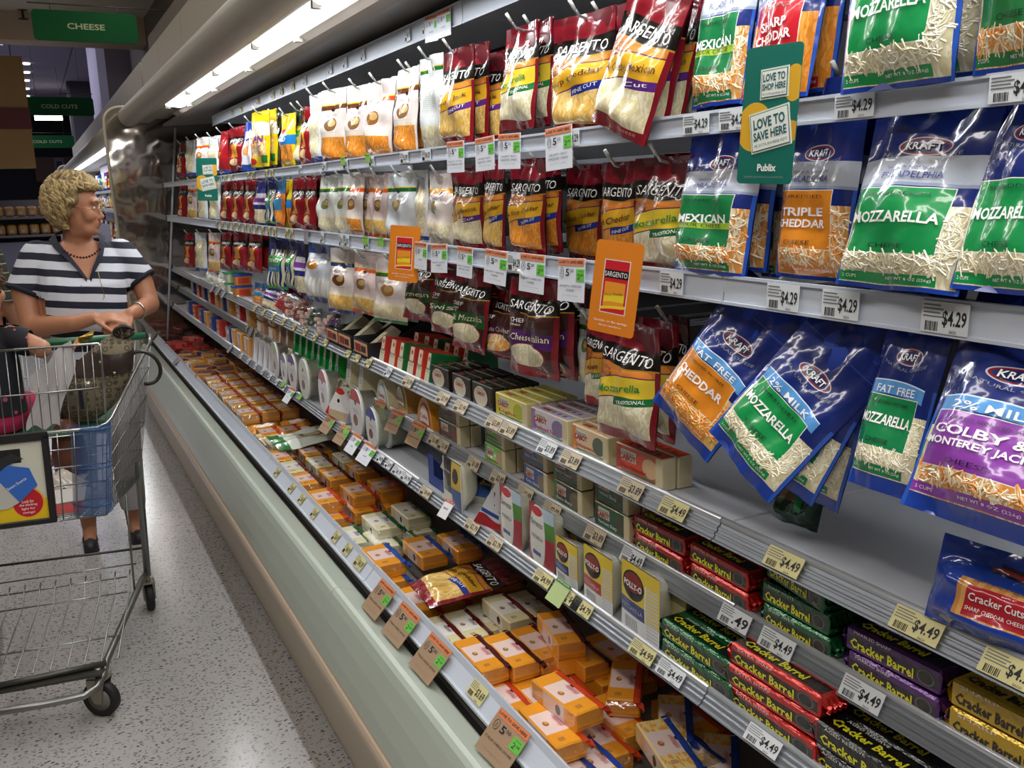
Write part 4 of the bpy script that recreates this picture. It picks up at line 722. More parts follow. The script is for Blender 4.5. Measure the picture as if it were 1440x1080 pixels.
SHELF = [('cslim', 'C', 0.885, 2.118, 0.121, 4, 1, 0), ('cslim', 'C', 0.885, 1.984, 0.113, 4, 1, 0), ('cslim', 'C', 0.885, 1.862, 0.114, 4, 1, 0), ('cyel', 'C', 0.885, 1.724, 0.162, 4, 1, 0), ('cpur', 'C', 0.885, 1.553, 0.156, 4, 1, 0), ('corg', 'C', 0.885, 1.399, 0.129, 2, 1, 0), ('chab', 'C', 0.885, 1.241, 0.137, 2, 1, 0), ('parr', 'C', 0.885, 2.553, 0.088, 2, 1, 0), ('parw', 'C', 0.885, 2.471, 0.065, 2, 1, 0), ('parg', 'C', 0.885, 2.404, 0.057, 2, 1, 0), ('parr', 'C', 0.885, 2.322, 0.075, 2, 1, 0), ('parw', 'C', 0.885, 2.256, 0.056, 2, 1, 0), ('parg', 'C', 0.885, 2.198, 0.049, 2, 1, 0), ('cpep', 'D', 0.911, 2.131, 0.134, 2, 2, 0), ('cgrn', 'D', 0.911, 1.861, 0.106, 2, 2, 0), ('cblu', 'D', 0.911, 1.663, 0.109, 2, 2, 0), ('cblk', 'D', 0.911, 1.528, 0.113, 2, 2, 0), ('cdgr', 'D', 0.911, 1.366, 0.116, 2, 2, 0), ('bred', 'D', 0.911, 1.217, 0.143, 2, 2, 0), ('bred2', 'D', 0.911, 1.06, 0.144, 2, 2, 0), ('bgrn', 'D', 0.911, 0.892, 0.133, 2, 3, 0), ('bpur', 'D', 0.911, 0.725, 0.144, 2, 2, 0), ('byel', 'D', 0.911, 0.577, 0.125, 2, 2, 0), ('dyellow', 'D', 0.911, 2.3, 0.136, 1, 1, 0), ('dorange', 'D', 0.941, 2.556, 0.157, 1, 1, 0), ('dwhite', 'D', 0.911, 2.631, 0.129, 2, 1, 0), ('weww', 'D', 0.911, 2.86, 0.119, 1, 1, 0), ('weww', 'D', 0.911, 2.998, 0.128, 1, 1, 0), ('clamg', 'D', 0.911, 3.741, 0.093, 1, 1, 0), ('clamg', 'D', 0.911, 3.644, 0.089, 1, 1, 0), ('clamg', 'D', 0.911, 3.55, 0.085, 1, 1, 0), ('clamg', 'D', 0.911, 3.46, 0.082, 1, 1, 0), ('clamg', 'D', 0.911, 3.375, 0.078, 1, 1, 0), ('clamg', 'D', 0.911, 3.292, 0.075, 1, 1, 0), ('clamg', 'D', 0.911, 3.213, 0.072, 1, 1, 0), ('clamg', 'D', 0.911, 3.137, 0.069, 1, 1, 0), ('webr', 'D', 0.911, 3.867, 0.111, 1, 1, 0), ('webr', 'D', 0.911, 3.994, 0.117, 1, 1, 0), ('tubl', 'D', 0.911, 4.385, 0.245, 1, 2, 0), ('tubr', 'D', 0.911, 4.144, 0.208, 1, 2, 0), ('xblu', 'D', 0.911, 6.479, 0.216, 2, 1, 0), ('xred', 'D', 0.911, 6.241, 0.201, 2, 1, 0), ('xblu', 'D', 0.911, 6.031, 0.162, 2, 1, 0), ('xred', 'D', 0.911, 5.81, 0.228, 2, 1, 0), ('xora', 'D', 0.911, 5.566, 0.164, 2, 1, 0), ('xblu', 'D', 0.911, 5.384, 0.154, 2, 1, 0), ('xora', 'D', 0.911, 5.182, 0.206, 2, 1, 0), ('xred', 'D', 0.911, 4.918, 0.244, 2, 1, 0), ('xora', 'D', 0.911, 4.666, 0.188, 2, 1, 0), ('bgrn', 'E', 0.862, 1.055, 0.181, 2, 2, 0), ('bred2', 'E', 0.862, 0.883, 0.193, 1, 3, 0), ('bblk', 'E', 0.862, 0.714, 0.171, 2, 2, 0), ('polb', 'E', 0.862, 1.199, 0.122, 2, 1, 0), ('polr', 'E', 0.862, 1.336, 0.107, 2, 1, 0), ('polb', 'E', 0.862, 1.451, 0.09, 1, 1, 0), ('sorr', 'E', 0.862, 1.55, 0.102, 2, 1, 0), ('sorr', 'E', 0.862, 1.691, 0.102, 2, 1, 0), ('soft', 'E', 0.862, 1.992, 0.117, 1, 1, 0), ('rblue', 'E', 0.862, 2.606, 0.106, 1, 1, 0), ('rblue', 'E', 0.902, 2.591, 0.083, 1, 1, 0), ('rred', 'E', 0.862, 2.755, 0.138, 1, 1, 0), ('rred', 'E', 0.862, 3.134, 0.322, 1, 1, 0), ('rlime', 'E', 0.862, 3.402, 0.175, 1, 1, 0), ('rpurp', 'E', 0.862, 3.583, 0.123, 1, 1, 0), ('rpurp', 'E', 0.862, 3.722, 0.108, 1, 1, 0), ('rgrey', 'E', 0.862, 3.878, 0.154, 1, 1, 0), ('weor', 'E', 0.862, 4.36, 0.094, 1, 1, 0), ('weor', 'E', 0.862, 4.253, 0.09, 1, 1, 0), ('weor', 'E', 0.862, 4.149, 0.087, 1, 1, 0), ('weor', 'E', 0.862, 4.05, 0.083, 1, 1, 0), ('xora', 'E', 0.862, 4.697, 0.179, 2, 1, 0), ('xora', 'E', 0.862, 4.515, 0.151, 2, 1, 0), ('xblu', 'E', 0.862, 5, 0.16, 2, 1, 0), ('xora', 'E', 0.862, 4.853, 0.095, 2, 1, 0), ('xred', 'E', 0.862, 5.297, 0.266, 2, 1, 0), ('xblu', 'E', 0.862, 5.538, 0.168, 2, 1, 0), ('xora', 'E', 0.862, 5.724, 0.153, 2, 1, 0), ('xblu', 'E', 0.862, 5.921, 0.19, 2, 1, 0), ('xred', 'E', 0.862, 6.161, 0.233, 2, 1, 0), ('xblu', 'E', 0.862, 6.418, 0.22, 2, 1, 0)]
DECK = [('wm', 0.735, 1.87, 0.52, 0), ('wm', 0.789, 1.871, 0.52, 0), ('wm', 0.857, 1.883, 0.52, 0), ('wm', 0.903, 1.823, 0.562, 0), ('wm', 1.007, 1.89, 0.52, 0), ('om', 0.717, 1.656, 0.562, 0), ('om', 0.796, 1.698, 0.52, 0), ('om', 0.818, 1.64, 0.562, 0), ('om', 0.883, 1.639, 0.562, 0), ('om', 0.924, 1.602, 0.604, -12), ('om', 0.927, 1.573, 0.557, 0), ('om', 0.978, 1.545, 0.52, 0), ('or', 0.723, 1.538, 0.52, 0), ('or', 0.765, 1.502, 0.52, 0), ('or', 0.83, 1.528, 0.562, 6), ('or', 0.821, 1.529, 0.52, 0), ('or', 0.799, 1.367, 0.604, 4), ('or', 0.743, 1.344, 0.566, 0), ('or', 0.952, 1.392, 0.572, -38), ('or', 0.905, 1.355, 0.53, 0), ('or', 0.844, 1.328, 0.52, 0), ('or', 0.927, 1.527, 0.51, 0), ('mb', 0.898, 1.18, 0.57, -14), ('mb', 0.996, 1.286, 0.535, -36), ('mb', 0.798, 1.262, 0.52, 0), ('mb', 0.862, 1.216, 0.52, 0), ('mb', 1, 1.157, 0.52, -40), ('or', 0.681, 1.387, 0.52, 0), ('or', 0.781, 1.305, 0.515, 0), ('mb', 0.71, 1.237, 0.52, 0), ('ob', 0.75, 2.285, 0.562, 0), ('ob', 0.875, 2.282, 0.562, 0), ('ob', 0.972, 2.258, 0.567, 0), ('ob', 0.745, 2.259, 0.52, 0), ('or', 0.731, 2.063, 0.52, 0), ('or', 0.834, 2.065, 0.52, 0), ('or', 0.924, 2.072, 0.52, 0), ('om', 1.011, 2.101, 0.524, 0), ('wg', 0.746, 2.578, 0.52, 0), ('wg', 0.782, 2.48, 0.53, 0), ('wg', 0.837, 2.542, 0.562, 0), ('wg', 0.949, 2.584, 0.562, 0), ('wg', 0.848, 2.523, 0.52, 0), ('wg', 0.955, 2.556, 0.52, 0), ('or', 0.741, 2.864, 0.562, 0), ('or', 0.867, 2.872, 0.562, 0), ('or', 0.966, 2.872, 0.562, 0), ('or', 0.731, 2.813, 0.52, 0), ('or', 0.858, 2.831, 0.52, 0), ('or', 0.967, 2.831, 0.52, 0), ('om', 0.744, 3.103, 0.557, 0), ('om', 0.857, 3.1, 0.557, 0), ('om', 0.971, 3.137, 0.552, 0), ('wm', 0.752, 3.286, 0.552, 0), ('wm', 0.859, 3.293, 0.552, 0), ('wm', 0.975, 3.335, 0.542, 0), ('om', 0.751, 3.461, 0.552, 0), ('om', 0.866, 3.469, 0.552, 0), ('wm', 0.962, 3.48, 0.552, 0), ('wt', 0.783, 3.67, 0.552, 0), ('or', 0.792, 3.863, 0.552, 0), ('or', 0.872, 3.809, 0.562, 0), ('or', 0.971, 3.814, 0.54, 0), ('wm', 0.901, 3.673, 0.53, 0)]
TAGS = [('w', 'T', 2.33, 1.991, 1, ''), ('w', 'T', 2.409, 1.976, 1, ''), ('w', 'A', 1.91, 1.636, 1, 'SARGENTO OFF THE|BLOCK SHREDDED CHEESE'), ('w', 'A', 1.761, 1.635, 1, 'SARGENTO FANCY|SHREDDED CHEESE'), ('w', 'A', 1.648, 1.637, 1, 'SARGENTO FANCY|SHREDDED CHEESE'), ('w', 'A', 1.457, 1.636, 1.1, 'SARGENTO FANCY|SHREDDED CHEESE'), ('w', 'B', 2.028, 1.408, 1, 'SARGENTO SHREDDED|CHEESE'), ('w', 'B', 1.877, 1.407, 1, 'SARGENTO FINE BLENDED|SHREDDED CHEESE'), ('w', 'B', 1.72, 1.405, 1.05, 'SARGENTO SHREDDED|CHEESE'), ('w', 'B', 1.562, 1.404, 1.1, 'SARGENTO SHREDDED|CHEESE'), ('w', 'B', 1.416, 1.404, 1.15, 'SARGENTO SHREDDED|CHEESE'), ('w', 'B', 2.143, 1.427, 1, ''), ('g', 'B', 3.234, 1.416, 1, ''), ('b', 'D', 2.638, 0.929, 1, ''), ('b', 'D', 2.487, 0.886, 1, ''), ('b', 'D', 2.317, 0.888, 1, ''), ('b', 'E', 2.869, 0.774, 1, ''), ('w', 'E', 2.741, 0.768, 1, ''), ('w', 'E', 2.61, 0.758, 1, ''), ('b', 'E', 3.035, 0.77, 1, ''), ('w', 'E', 3.577, 0.746, 1, ''), ('b', 'K', 2.083, 0.521, 1, 'PUBLIX CHEESE CHUNK'), ('b', 'K', 1.923, 0.515, 1, 'PUBLIX CHEESE CHUNK'), ('b', 'K', 1.738, 0.521, 1, 'PUBLIX CHEESE CHUNK'), ('b', 'K', 1.383, 0.522, 1, 'PUBLIX CHEESE CHUNK'), ('r', 'E', 2.006, 0.72, 1, ''), ('n', 'E', 1.447, 0.688, 1, ''), ('x', 'D', 4.53, 0.878, 1, ''), ('g', 'C', 5.334, 1.013, 1, ''), ('g', 'C', 5.153, 1.021, 1, ''), ('g', 'C', 4.987, 1.021, 1, ''), ('g', 'K', 5.925, 0.502, 1, ''), ('g', 'E', 4.846, 0.722, 1, ''), ('v', 'A', 2.749, 1.601, 1, ''), ('v', 'A', 2.516, 1.601, 1, ''), ('v', 'B', 2.576, 1.38, 1, ''), ('v', 'B', 2.446, 1.38, 1, ''), ('v', 'E', 3.724, 0.877, 1, ''), ('v', 'E', 3.584, 0.87, 1, ''), ('v', 'E', 3.45, 0.872, 1, ''), ('v', 'E', 2.852, 0.887, 1, '')]
PRICES = [('A', 1.076, '$4.29', 0), ('A', 0.997, '$4.29', 0), ('A', 0.789, '$4.29', 0), ('A', 0.59, '$4.29', 0), ('A', 1.423, '$4.29', 0), ('A', 2.096, '$4.29', 0), ('A', 2.244, '$3.99', 0), ('A', 2.498, '$4.15', 0), ('A', 2.741, '$4.15', 0), ('A', 2.969, '$4.15', 0), ('A', 3.272, '$4.15', 0), ('A', 3.705, '$3.99', 1), ('A', 3.804, '$3.99', 1), ('A', 4.045, '$3.99', 1), ('A', 4.147, '$3.99', 1), ('A', 4.533, '$3.99', 1), ('A', 4.695, '$3.99', 1), ('A', 4.809, '$3.99', 0), ('A', 4.928, '$3.99', 0), ('B', 1.128, '$4.29', 0), ('B', 0.891, '$4.29', 0), ('B', 0.794, '$4.29', 0), ('B', 0.649, '$4.29', 0), ('B', 1.65, '$4.29', 0), ('B', 2.587, '$4.15', 0), ('B', 2.772, '$4.15', 0), ('B', 2.832, '$4.15', 0), ('B', 3.048, '$4.15', 0), ('B', 3.459, '$3.99', 1), ('B', 3.535, '$3.99', 1), ('B', 3.733, '$3.99', 1), ('B', 3.833, '$3.99', 1), ('B', 3.951, '$3.99', 1), ('B', 4.076, '$3.99', 1), ('B', 4.193, '$3.99', 1), ('B', 4.316, '$3.99', 1), ('B', 4.446, '$3.99', 1), ('B', 4.584, '$3.99', 1), ('B', 4.729, '$3.99', 1), ('B', 4.882, '$3.99', 1), ('B', 5.045, '$3.99', 1), ('C', 0.656, '$4.49', 1), ('C', 0.871, '$4.49', 1), ('C', 1.116, '$4.49', 1), ('C', 1.235, '$3.89', 2), ('C', 0.539, '$4.29', 1), ('C', 1.436, '$3.89', 2), ('C', 1.527, '$3.89', 0), ('C', 1.697, '$3.89', 2), ('C', 1.767, '$3.89', 2), ('C', 1.947, '$3.99', 2), ('C', 2.055, '$3.99', 2), ('C', 2.296, '$3.99', 2), ('C', 2.454, '$3.99', 0), ('C', 2.631, '$3.99', 1), ('C', 2.735, '$3.99', 1), ('C', 2.831, '$3.99', 1), ('C', 3.091, '$3.99', 1), ('C', 3.228, '$3.99', 1), ('C', 3.375, '$3.99', 1), ('C', 3.533, '$3.99', 1), ('C', 3.706, '$3.99', 1), ('C', 3.893, '$3.99', 1), ('C', 4.069, '$3.99', 1), ('C', 4.244, '$3.99', 1), ('D', 0.755, '$4.49', 0), ('D', 0.911, '$4.49', 0), ('D', 1.002, '.49', 0), ('D', 1.277, '$4.49', 0), ('D', 1.403, '$3.89', 2), ('D', 1.57, '$3.89', 2), ('D', 1.689, '$3.89', 2), ('D', 1.822, '$3.89', 2), ('D', 1.955, '$1.89', 2), ('D', 2.145, '$1.89', 2), ('D', 2.208, '$1.89', 2), ('D', 2.789, '$2.99', 1), ('D', 2.863, '$2.99', 1), ('D', 2.939, '$2.99', 1), ('D', 3.02, '$2.99', 1), ('D', 3.104, '$2.99', 1), ('D', 3.192, '$2.99', 1), ('D', 3.285, '$2.99', 1), ('D', 3.382, '$2.99', 1), ('D', 3.647, '$2.99', 1), ('D', 3.787, '$2.99', 1), ('D', 3.937, '$2.99', 1), ('D', 4.097, '$2.99', 1), ('D', 4.269, '$2.99', 1), ('D', 4.454, '$2.99', 1), ('D', 4.653, '$2.99', 1), ('E', 0.879, '$4.49', 0), ('E', 1.095, '$4.49', 0), ('E', 1.174, '$4.99', 1), ('E', 1.37, '$4.79', 1), ('E', 1.41, '$4.79', 1), ('E', 1.522, '$4.99', 1), ('E', 1.745, '$2.79', 2), ('E', 1.866, '$2.79', 2), ('E', 2.157, '$4.49', 2), ('E', 2.304, '$4.79', 0), ('E', 2.371, '$4.79', 0), ('E', 2.443, '$4.79', 0), ('E', 2.517, '$4.79', 0), ('E', 3.712, '$2.99', 0), ('E', 3.837, '$2.99', 0), ('E', 3.969, '$2.99', 0), ('E', 4.11, '$2.99', 0), ('E', 4.259, '$2.99', 0), ('E', 4.418, '$2.99', 0), ('E', 4.587, '$2.99', 0), ('K', 1.546, '$3.69', 1), ('K', 2.315, '$4.39', 1), ('K', 2.427, '$4.39', 1), ('K', 2.54, '$3.69', 1), ('K', 2.777, '$3.69', 1), ('K', 2.937, '$3.69', 1), ('K', 3.073, '$3.69', 1), ('K', 3.286, '$3.69', 1), ('T', 2.473, '$4.19', 0), ('T', 2.609, '$4.19', 0), ('T', 3.016, '$4.15', 0), ('T', 3.21, '$4.15', 0), ('T', 3.39, '$4.15', 0), ('T', 3.744, '$4.15', 0), ('T', 3.936, '$3.99', 1), ('T', 4.133, '$3.99', 1), ('T', 4.292, '$3.99', 1), ('T', 4.601, '$3.99', 1), ('T', 5.007, '$3.99', 1), ('T', 5.235, '$3.99', 1)]
# ------------------------------------------------------------------ floor, ceiling, walls
FL = bpy.data.materials.new('floor_vinyl'); FL.use_nodes = True; N = NT(FL); bs = FL.node_tree.nodes['Principled BSDF']
tc = N.n('ShaderNodeTexCoord'); col = lin('a9a6a4')
for sc, th, c, sx, seed in ((118, .22, '4a4849', .52, 0), (135, .20, '706d6a', .55, 3), (150, .18, '8f887c', .6, 7)):
    rn = N.n('ShaderNodeTexNoise'); rn.inputs['Scale'].default_value = 9; N.put(rn.inputs[0], tc.outputs['Object'])
    va = N.n('ShaderNodeVectorMath', operation='MULTIPLY_ADD'); N.put(va.inputs[0], rn.outputs[1]); va.inputs[1].default_value = (.05, .05, 0); N.put(va.inputs[2], tc.outputs['Object'])
    mp = N.n('ShaderNodeMapping'); mp.inputs['Scale'].default_value = (sc*sx, sc, 1); mp.inputs['Location'].default_value = (seed, seed*2, 0); mp.inputs['Rotation'].default_value = (0, 0, seed*.9); N.put(mp.inputs[0], va.outputs[0])
    v = N.n('ShaderNodeTexVoronoi'); v.inputs['Scale'].default_value = 1; N.put(v.inputs[0], mp.outputs[0])
    s2 = N.n('ShaderNodeSeparateColor'); N.put(s2.inputs[0], v.outputs['Color'])
    f = N.m('MULTIPLY', N.m('LESS_THAN', v.outputs['Distance'], N.m('MULTIPLY_ADD', s2.outputs[1], .15, th)), N.m('GREATER_THAN', s2.outputs[0], .45))
    col = N.mix(f, col, lin(c))
N.put(bs.inputs['Base Color'], col); bs.inputs['Roughness'].default_value = .2; bs.inputs['Specular IOR Level'].default_value = .5
b = MB(); b.box(-6, 4, -2, 32, -.02, 0); structure(b.obj('floor', FL))
CEIL = mat('ceiling_tile', '8d87a0', .8); NEARC = mat('near_ceiling', 'ddd5c2', .7)
b = MB(); b.box(-6, 4, -2, 12, 3.6, 3.65); structure(b.obj('ceiling', NEARC))
b = MB(); b.box(-6, 4, 12, 12.4, 3.30, 3.65); structure(b.obj('trim_1', mat('bulkhead', 'd4bda6', .7)))
r = ob('ceiling', None); structure(r)
i = 0; me = {}
for X in range(-6, 4):
    for j in range(33):
        Y = 12.45+j*.6
        if 'm' not in me:
            b = MB(); b.box(0, .985, 0, .59, 0, .03, 0); me['m'] = b.mesh('ceiling_tile', CEIL)
        if -3 <= X < 3 and j > 8: ob('ceiling_tile', me['m'], r, (X*1.0, Y, 4.2))
b = MB(); b.box(-6, 4, 12.4, 32.5, 4.232, 4.26); b.obj('ceiling_grid', mat('ceiling_gap', '35323e', .8), r)
b = MB(); b.box(-6, 4, 32, 32.1, 0, 4.3); structure(b.obj('wall_back', mat('wall_dark', '1c1a22', .8)))
b = MB(); b.box(-6.1, -6, -2, 32, 0, 4.3); structure(b.obj('wall_left', mat('wall_left', '8a8478', .8)))
b = MB(); b.box(4, 4.1, -2, 32, 0, 4.3); structure(b.obj('wall_right', mat('wall_left', '8a8478')))
b = MB(); b.box(-6, 4, -2.1, -2, 0, 3.65); structure(b.obj('wall_front', mat('wall_left', '8a8478')))
b = MB(); b.box(1.43, 3.2, -2, 13.9, 0, 3.6); structure(b.obj('wall_case', mat('wall_case', '7c766b', .8)))
b = MB(); b.box(1.02, 2.6, 14, 16, 0, 4.25, ch=.1); structure(b.obj('column', mat('column_white', 'b9b2c6', .7)))
b = MB(); b.box(1.05, 1.7, 24, 24.6, 0, 4.25, ch=.05); structure(b.obj('column', mat('column_grey', '4c484e', .7)))
# fire sprinkler on the bulkhead
b = MB(); b.tube([(0, 0, 0), (0, 0, -.10)], .012, 8); b.lathe([(.0, -.10), (.05, -.098), (.055, -.092), (0, -.09)], 12); b.lathe([(.02, 0), (.05, -.004), (.05, 0), (0, .001)], 12)
o = b.obj('sprinkler', mat('sprinkler', '4a443c', .4, metal=.5), None, loc=(.17, 11.9, 3.60)); tag(o, 'small fire sprinkler head on the beige bulkhead', 'sprinkler')
# hanging green signs
def sign(txt, loc, w, h, yaw, desc, tw, th, pale='9aa07a', arm=True):
    r = ob('aisle_sign', None, None, loc, (0, 0, yaw)); b = MB(); rr_ = h*.14; poly = []
    for cx_, cz_, a0 in ((w/2-rr_, h/2-rr_, 0), (-w/2+rr_, h/2-rr_, pi/2), (-w/2+rr_, -h/2+rr_, pi), (w/2-rr_, -h/2+rr_, 3*pi/2)):
        poly += [(cx_+rr_*cos(a0+i*pi/8), cz_+rr_*sin(a0+i*pi/8)) for i in range(5)]
    b.prism(poly, -.01, .01, axis='y'); b.obj('sign_board', mat('sign_green', '0c4a24', .8, spec=.2), r)
    t = MB(); letter(t, txt, 0, 0, w*tw, h*th, 0, front(-.011), bold=.02); letters(t, [mat('sign_cream', pale, .5)], r)
    b = MB()
    b.tube([(-w/2-.02, 0, h/2+.05), (w/2+(.35 if arm else 0), 0, h/2+.05)], .006, 6)
    for s in (-.32, .32): b.tube([(s*w, 0, h/2-.01), (s*w, 0, h/2+.05)], .004, 6)
    if arm: b.tube([(w/2+.35, 0, h/2+.05), (w/2+.36, .0, -.5)], .006, 6)
    if not arm:
        for s in (-.32, .32): b.tube([(s*w, 0, h/2+.05), (s*w, 0, 4.18-loc[2])], .003, 5)
    b.obj('hanging_rod', mat('sign_rod', '4a443c', .5, metal=.4), r); tag(r, desc, 'sign')
sign('CHEESE', (.60, 9.0, 2.99), .82, .245, 0, 'large dark green hanging sign reading cheese', .36, .20)
sign('COLD CUTS', (.51, 14.5, 2.81), .87, .245, 0, 'green hanging sign reading cold cuts, nearer and brighter', .52, .22, arm=False)
sign('COLD CUTS', (.45, 21.5, 2.72), 1.0, .25, 0, 'dim green hanging sign reading cold cuts, farthest back', .55, .22, '3f5a3c', arm=False)
# lamps of the far hall
LG = mat('lamp_glow', 'fff8ea', .4, emit=6)
for j, (px, Y) in enumerate(((.03, 19.6), (.03, 21.0), (.02, 22.5), (.02, 24.2), (.02, 26))):
    b = MB()
    for s in (-.07, .07): b.lathe([(0, 0), (.06, 0), (.065, .02)], 12, 0, Matrix.Translation((s, 0, 0)))
    o = b.obj('recessed_lamp', LG, None, loc=(px+.15, Y+1.5, 4.17)); tag(o, 'pair of small round recessed ceiling lamps', 'lamp', 'recessed lamps of the far hall', 'in the far hall')
for j, (x, Y) in enumerate(((-.38, 18.4), (-.35, 20.6))):
    b = MB(); b.box(-.5, .28, -.12, .12, -.02, .03); o = b.obj('ceiling_lamp', mat('lamp_soft', 'b9c0ee', .4, emit=1.0), None, loc=(x, Y, 4.17)); tag(o, 'bluish flat ceiling lamp panel at the left', 'lamp', 'bluish ceiling lamps')
b = MB(); b.box(-.3, .3, -.06, .06, 0, .12); o = b.obj('ceiling_lamp', LG, None, loc=(.62, 25.2, 3.42)); tag(o, 'bright white bar lamp below the nearer cold cuts sign', 'lamp')
# hanging tan bulkhead sign with dark red stripe
r = ob('hanging_bulkhead', None, None, (-1.0, 11.5, 1.9)); b = MB(); b.box(-1.2, 1.10, 0, .3, 0, .41, 0); b.box(-1.2, 1.10, 0, .3, .63, 1.16, 0); b.obj('tan_board', mat('tan_board', '8a6a40', .7), r); b = MB(); b.box(-1.2, 1.11, -.02, .3, .41, .63); b.obj('red_stripe', mat('red_stripe', '54201c', .7), r)
tag(r, 'tan hanging bulkhead with dark red stripe at the left edge', 'bulkhead')
# bread rack and poster in the background
r = ob('bakery_rack', None, None, (.02, 13.5, 0)); b = MB(); b.box(-.55, .33, 0, .5, .25, 1.03, 0, ch=.01); b.box(-.55, .33, .02, .5, 0, .25, 1); b.obj('rack_base', [mat('rack_grey', '6c6c80', .6), BLACKM], r)
b = MB()
for z in (1.09, 1.32): b.box(-.62, .36, -.1, .5, z, z+.03)
b.box(-.62, .36, .46, .5, 1.03, 1.56); b.obj('rack_shelf', mat('rack_dark', '55535c', .5), r); tag(r, 'grey bakery rack with two shelves behind the shopper', 'rack')
for z in (1.12, 1.35):
    for i in range(7):
        b = MB(); b.box(-.055, .055, -.08, .08, 0, .13, 0, ch=.02); b.box(-.02, .02, -.082, -.079, .03, .07, 1)
        o = b.obj('bread_bag', [mat('bread', '9a6a2c', .5, coat=.4, bump=(20, .6, .01)), TXT_S], None, loc=(-.52+i*.13, 13.55, z)); tag(o, 'brown bread bag', 'bread', None, 'on the %s shelf of bakery rack' % ('lower' if z < 1.2 else 'upper'))
r = ob('poster_panel', None, None, (.47, 12.2, .62)); b = MB(); b.prism([(-.2, 0), (.35, 0), (.35, .62), (-.2, .72)], 0, .02, axis='y', cap=1, uv=True); b.obj('panel', [mat('poster_w', '8f8ca0', .5), design('poster', '8f8ca0', [('e', .45, .42, .34, .17, 'c8c6cc'), ('e', .43, .47, .28, .13, 'a8741c'), ('n', 9, .68, 'a8741c')], coat=0, bumps=None)], r); tag(r, 'pale poster panel picturing a bowl of yellow food', 'poster')
r = ob('framed_picture', None, None, (.92, 31.94, 2.47), None, (1.14, 1, 1.14)); b = MB(); b.box(-.6, .6, 0, .05, -.32, .32, 0); b.box(-.12, .12, -.02, 0, -.24, .3, 1); b.box(-.07, .07, -.03, -.02, .0, .2, 2); b.obj('picture', [mat('frame_brown', '5a3c34', .6), mat('pic_pale', '74707c', .6), mat('pic_dark', '241f28', .6)], r); tag(r, 'brown framed picture on the far dark wall', 'picture')
b = MB(); b.box(-3, .35, 0, .6, 0, 1.3); o = b.obj('far_counter', mat('far_counter', '101423', .5), None, loc=(-.2, 17, 0)); tag(o, 'long dark counter across the far hall', 'counter')
# ------------------------------------------------------------------ the second case, beyond the divider
c2 = ob('display_case', None, None, (.95, 13, 0)); CO = c2.location
def c2part(name, poly, y0, y1, m):
    b = MB(); b.prism([(x-CO.x, z) for x, z in poly], y0-CO.y, y1-CO.y, axis='y'); return b.obj(name, m, c2)
c2part('front_panel', [(.597, 0), (.56, .24), (.556, .316), (.574, .42), (.604, .501), (.70, .476), (.70, 0)], 7.2, 19.5, PALE)
c2part('back_panel', [(1.36, 0), (1.36, 2.5), (1.42, 2.5), (1.42, 0)], 7.2, 19.3, DARKB)
b = MB(); b.tube([(.671-CO.x, y-CO.y, 2.097) for y in (7.2, 12, 19.2)], .0695, 20); b.obj('canopy_tube', BEIGE, c2)
b = MB()
for q in range(8): b.prism([(x-CO.x, z) for x, z in [(.715, 2.050), (.735, 2.036), (.80, 2.030), (.815, 2.036), (.815, 2.06), (.715, 2.06)]], 7.25+q*1.5-CO.y, 8.72+q*1.5-CO.y, axis='y')
b.obj('light_diffuser', DIFF, c2)
c2part('canopy_beam', [(.815, 2.034), (.902, 2.024), (1.36, 2.07), (1.36, 2.16), (.74, 2.16), (.72, 2.062)], 7.2, 19.3, mat('beam_grey', 'a29b92'))
for q in range(6): c2part('fascia_panel', [(.80, 2.16), (.80, 2.485), (.82, 2.485), (.82, 2.16)], 7.2+q*2, 9.19+q*2, mat('fascia', 'aaa291'))
for lv in 'ABCDE':
    xt, zt, xb, zb, zf = LV[lv]; c2part('shelf_board', [(xt, zt), (xb, zb), (1.36, zb), (1.36, zt)], 7.25, 19.2, WHITE)
c2part('deck_pan', [(.70, .45), (.715, .53), (1.36, .53), (1.36, .45)], 7.2, 19.5, WHITE)
tag(c2, 'second refrigerated case continuing beyond the clear end divider', 'display case')
d2 = ob('case_divider', None, None, (.9, 19.4, .4)); DO = d2.location
b = MB(); b.prism([(x-DO.x, z-DO.z) for x, z in out+[(1.36, 2.19), (1.36, .42)]], -.003, .003, axis='y'); b.obj('clear_panel', GL, d2); b = MB(); b.tube([(x-DO.x, 0, z-DO.z) for x, z in out], .014, 8); b.obj('edge_trim', mat('trim_cream', 'b7b09a'), d2); tag(d2, 'clear divider at the far end of the second case', 'divider')
rr = random.Random(9)
for lv, z, hh in (('A', 1.65, .22), ('B', 1.425, .19), ('C', 1.055, .2), ('E', .775, .1), ('D', .915, .09)):
    for i in range(16):
        Y = 7.35+i*.45 if i < 8 else 11.6+(i-8)*.42; k = rr.choice(['sstick', 'pgreen', 'clearb', 'ypurp', 'porange', 'redsol', 'bluew', 'string']); place(k, (.89, Y, z), (-.05, 0, -pi/2+.4), (1, 1, hh/.24), 'second case', bare=True)
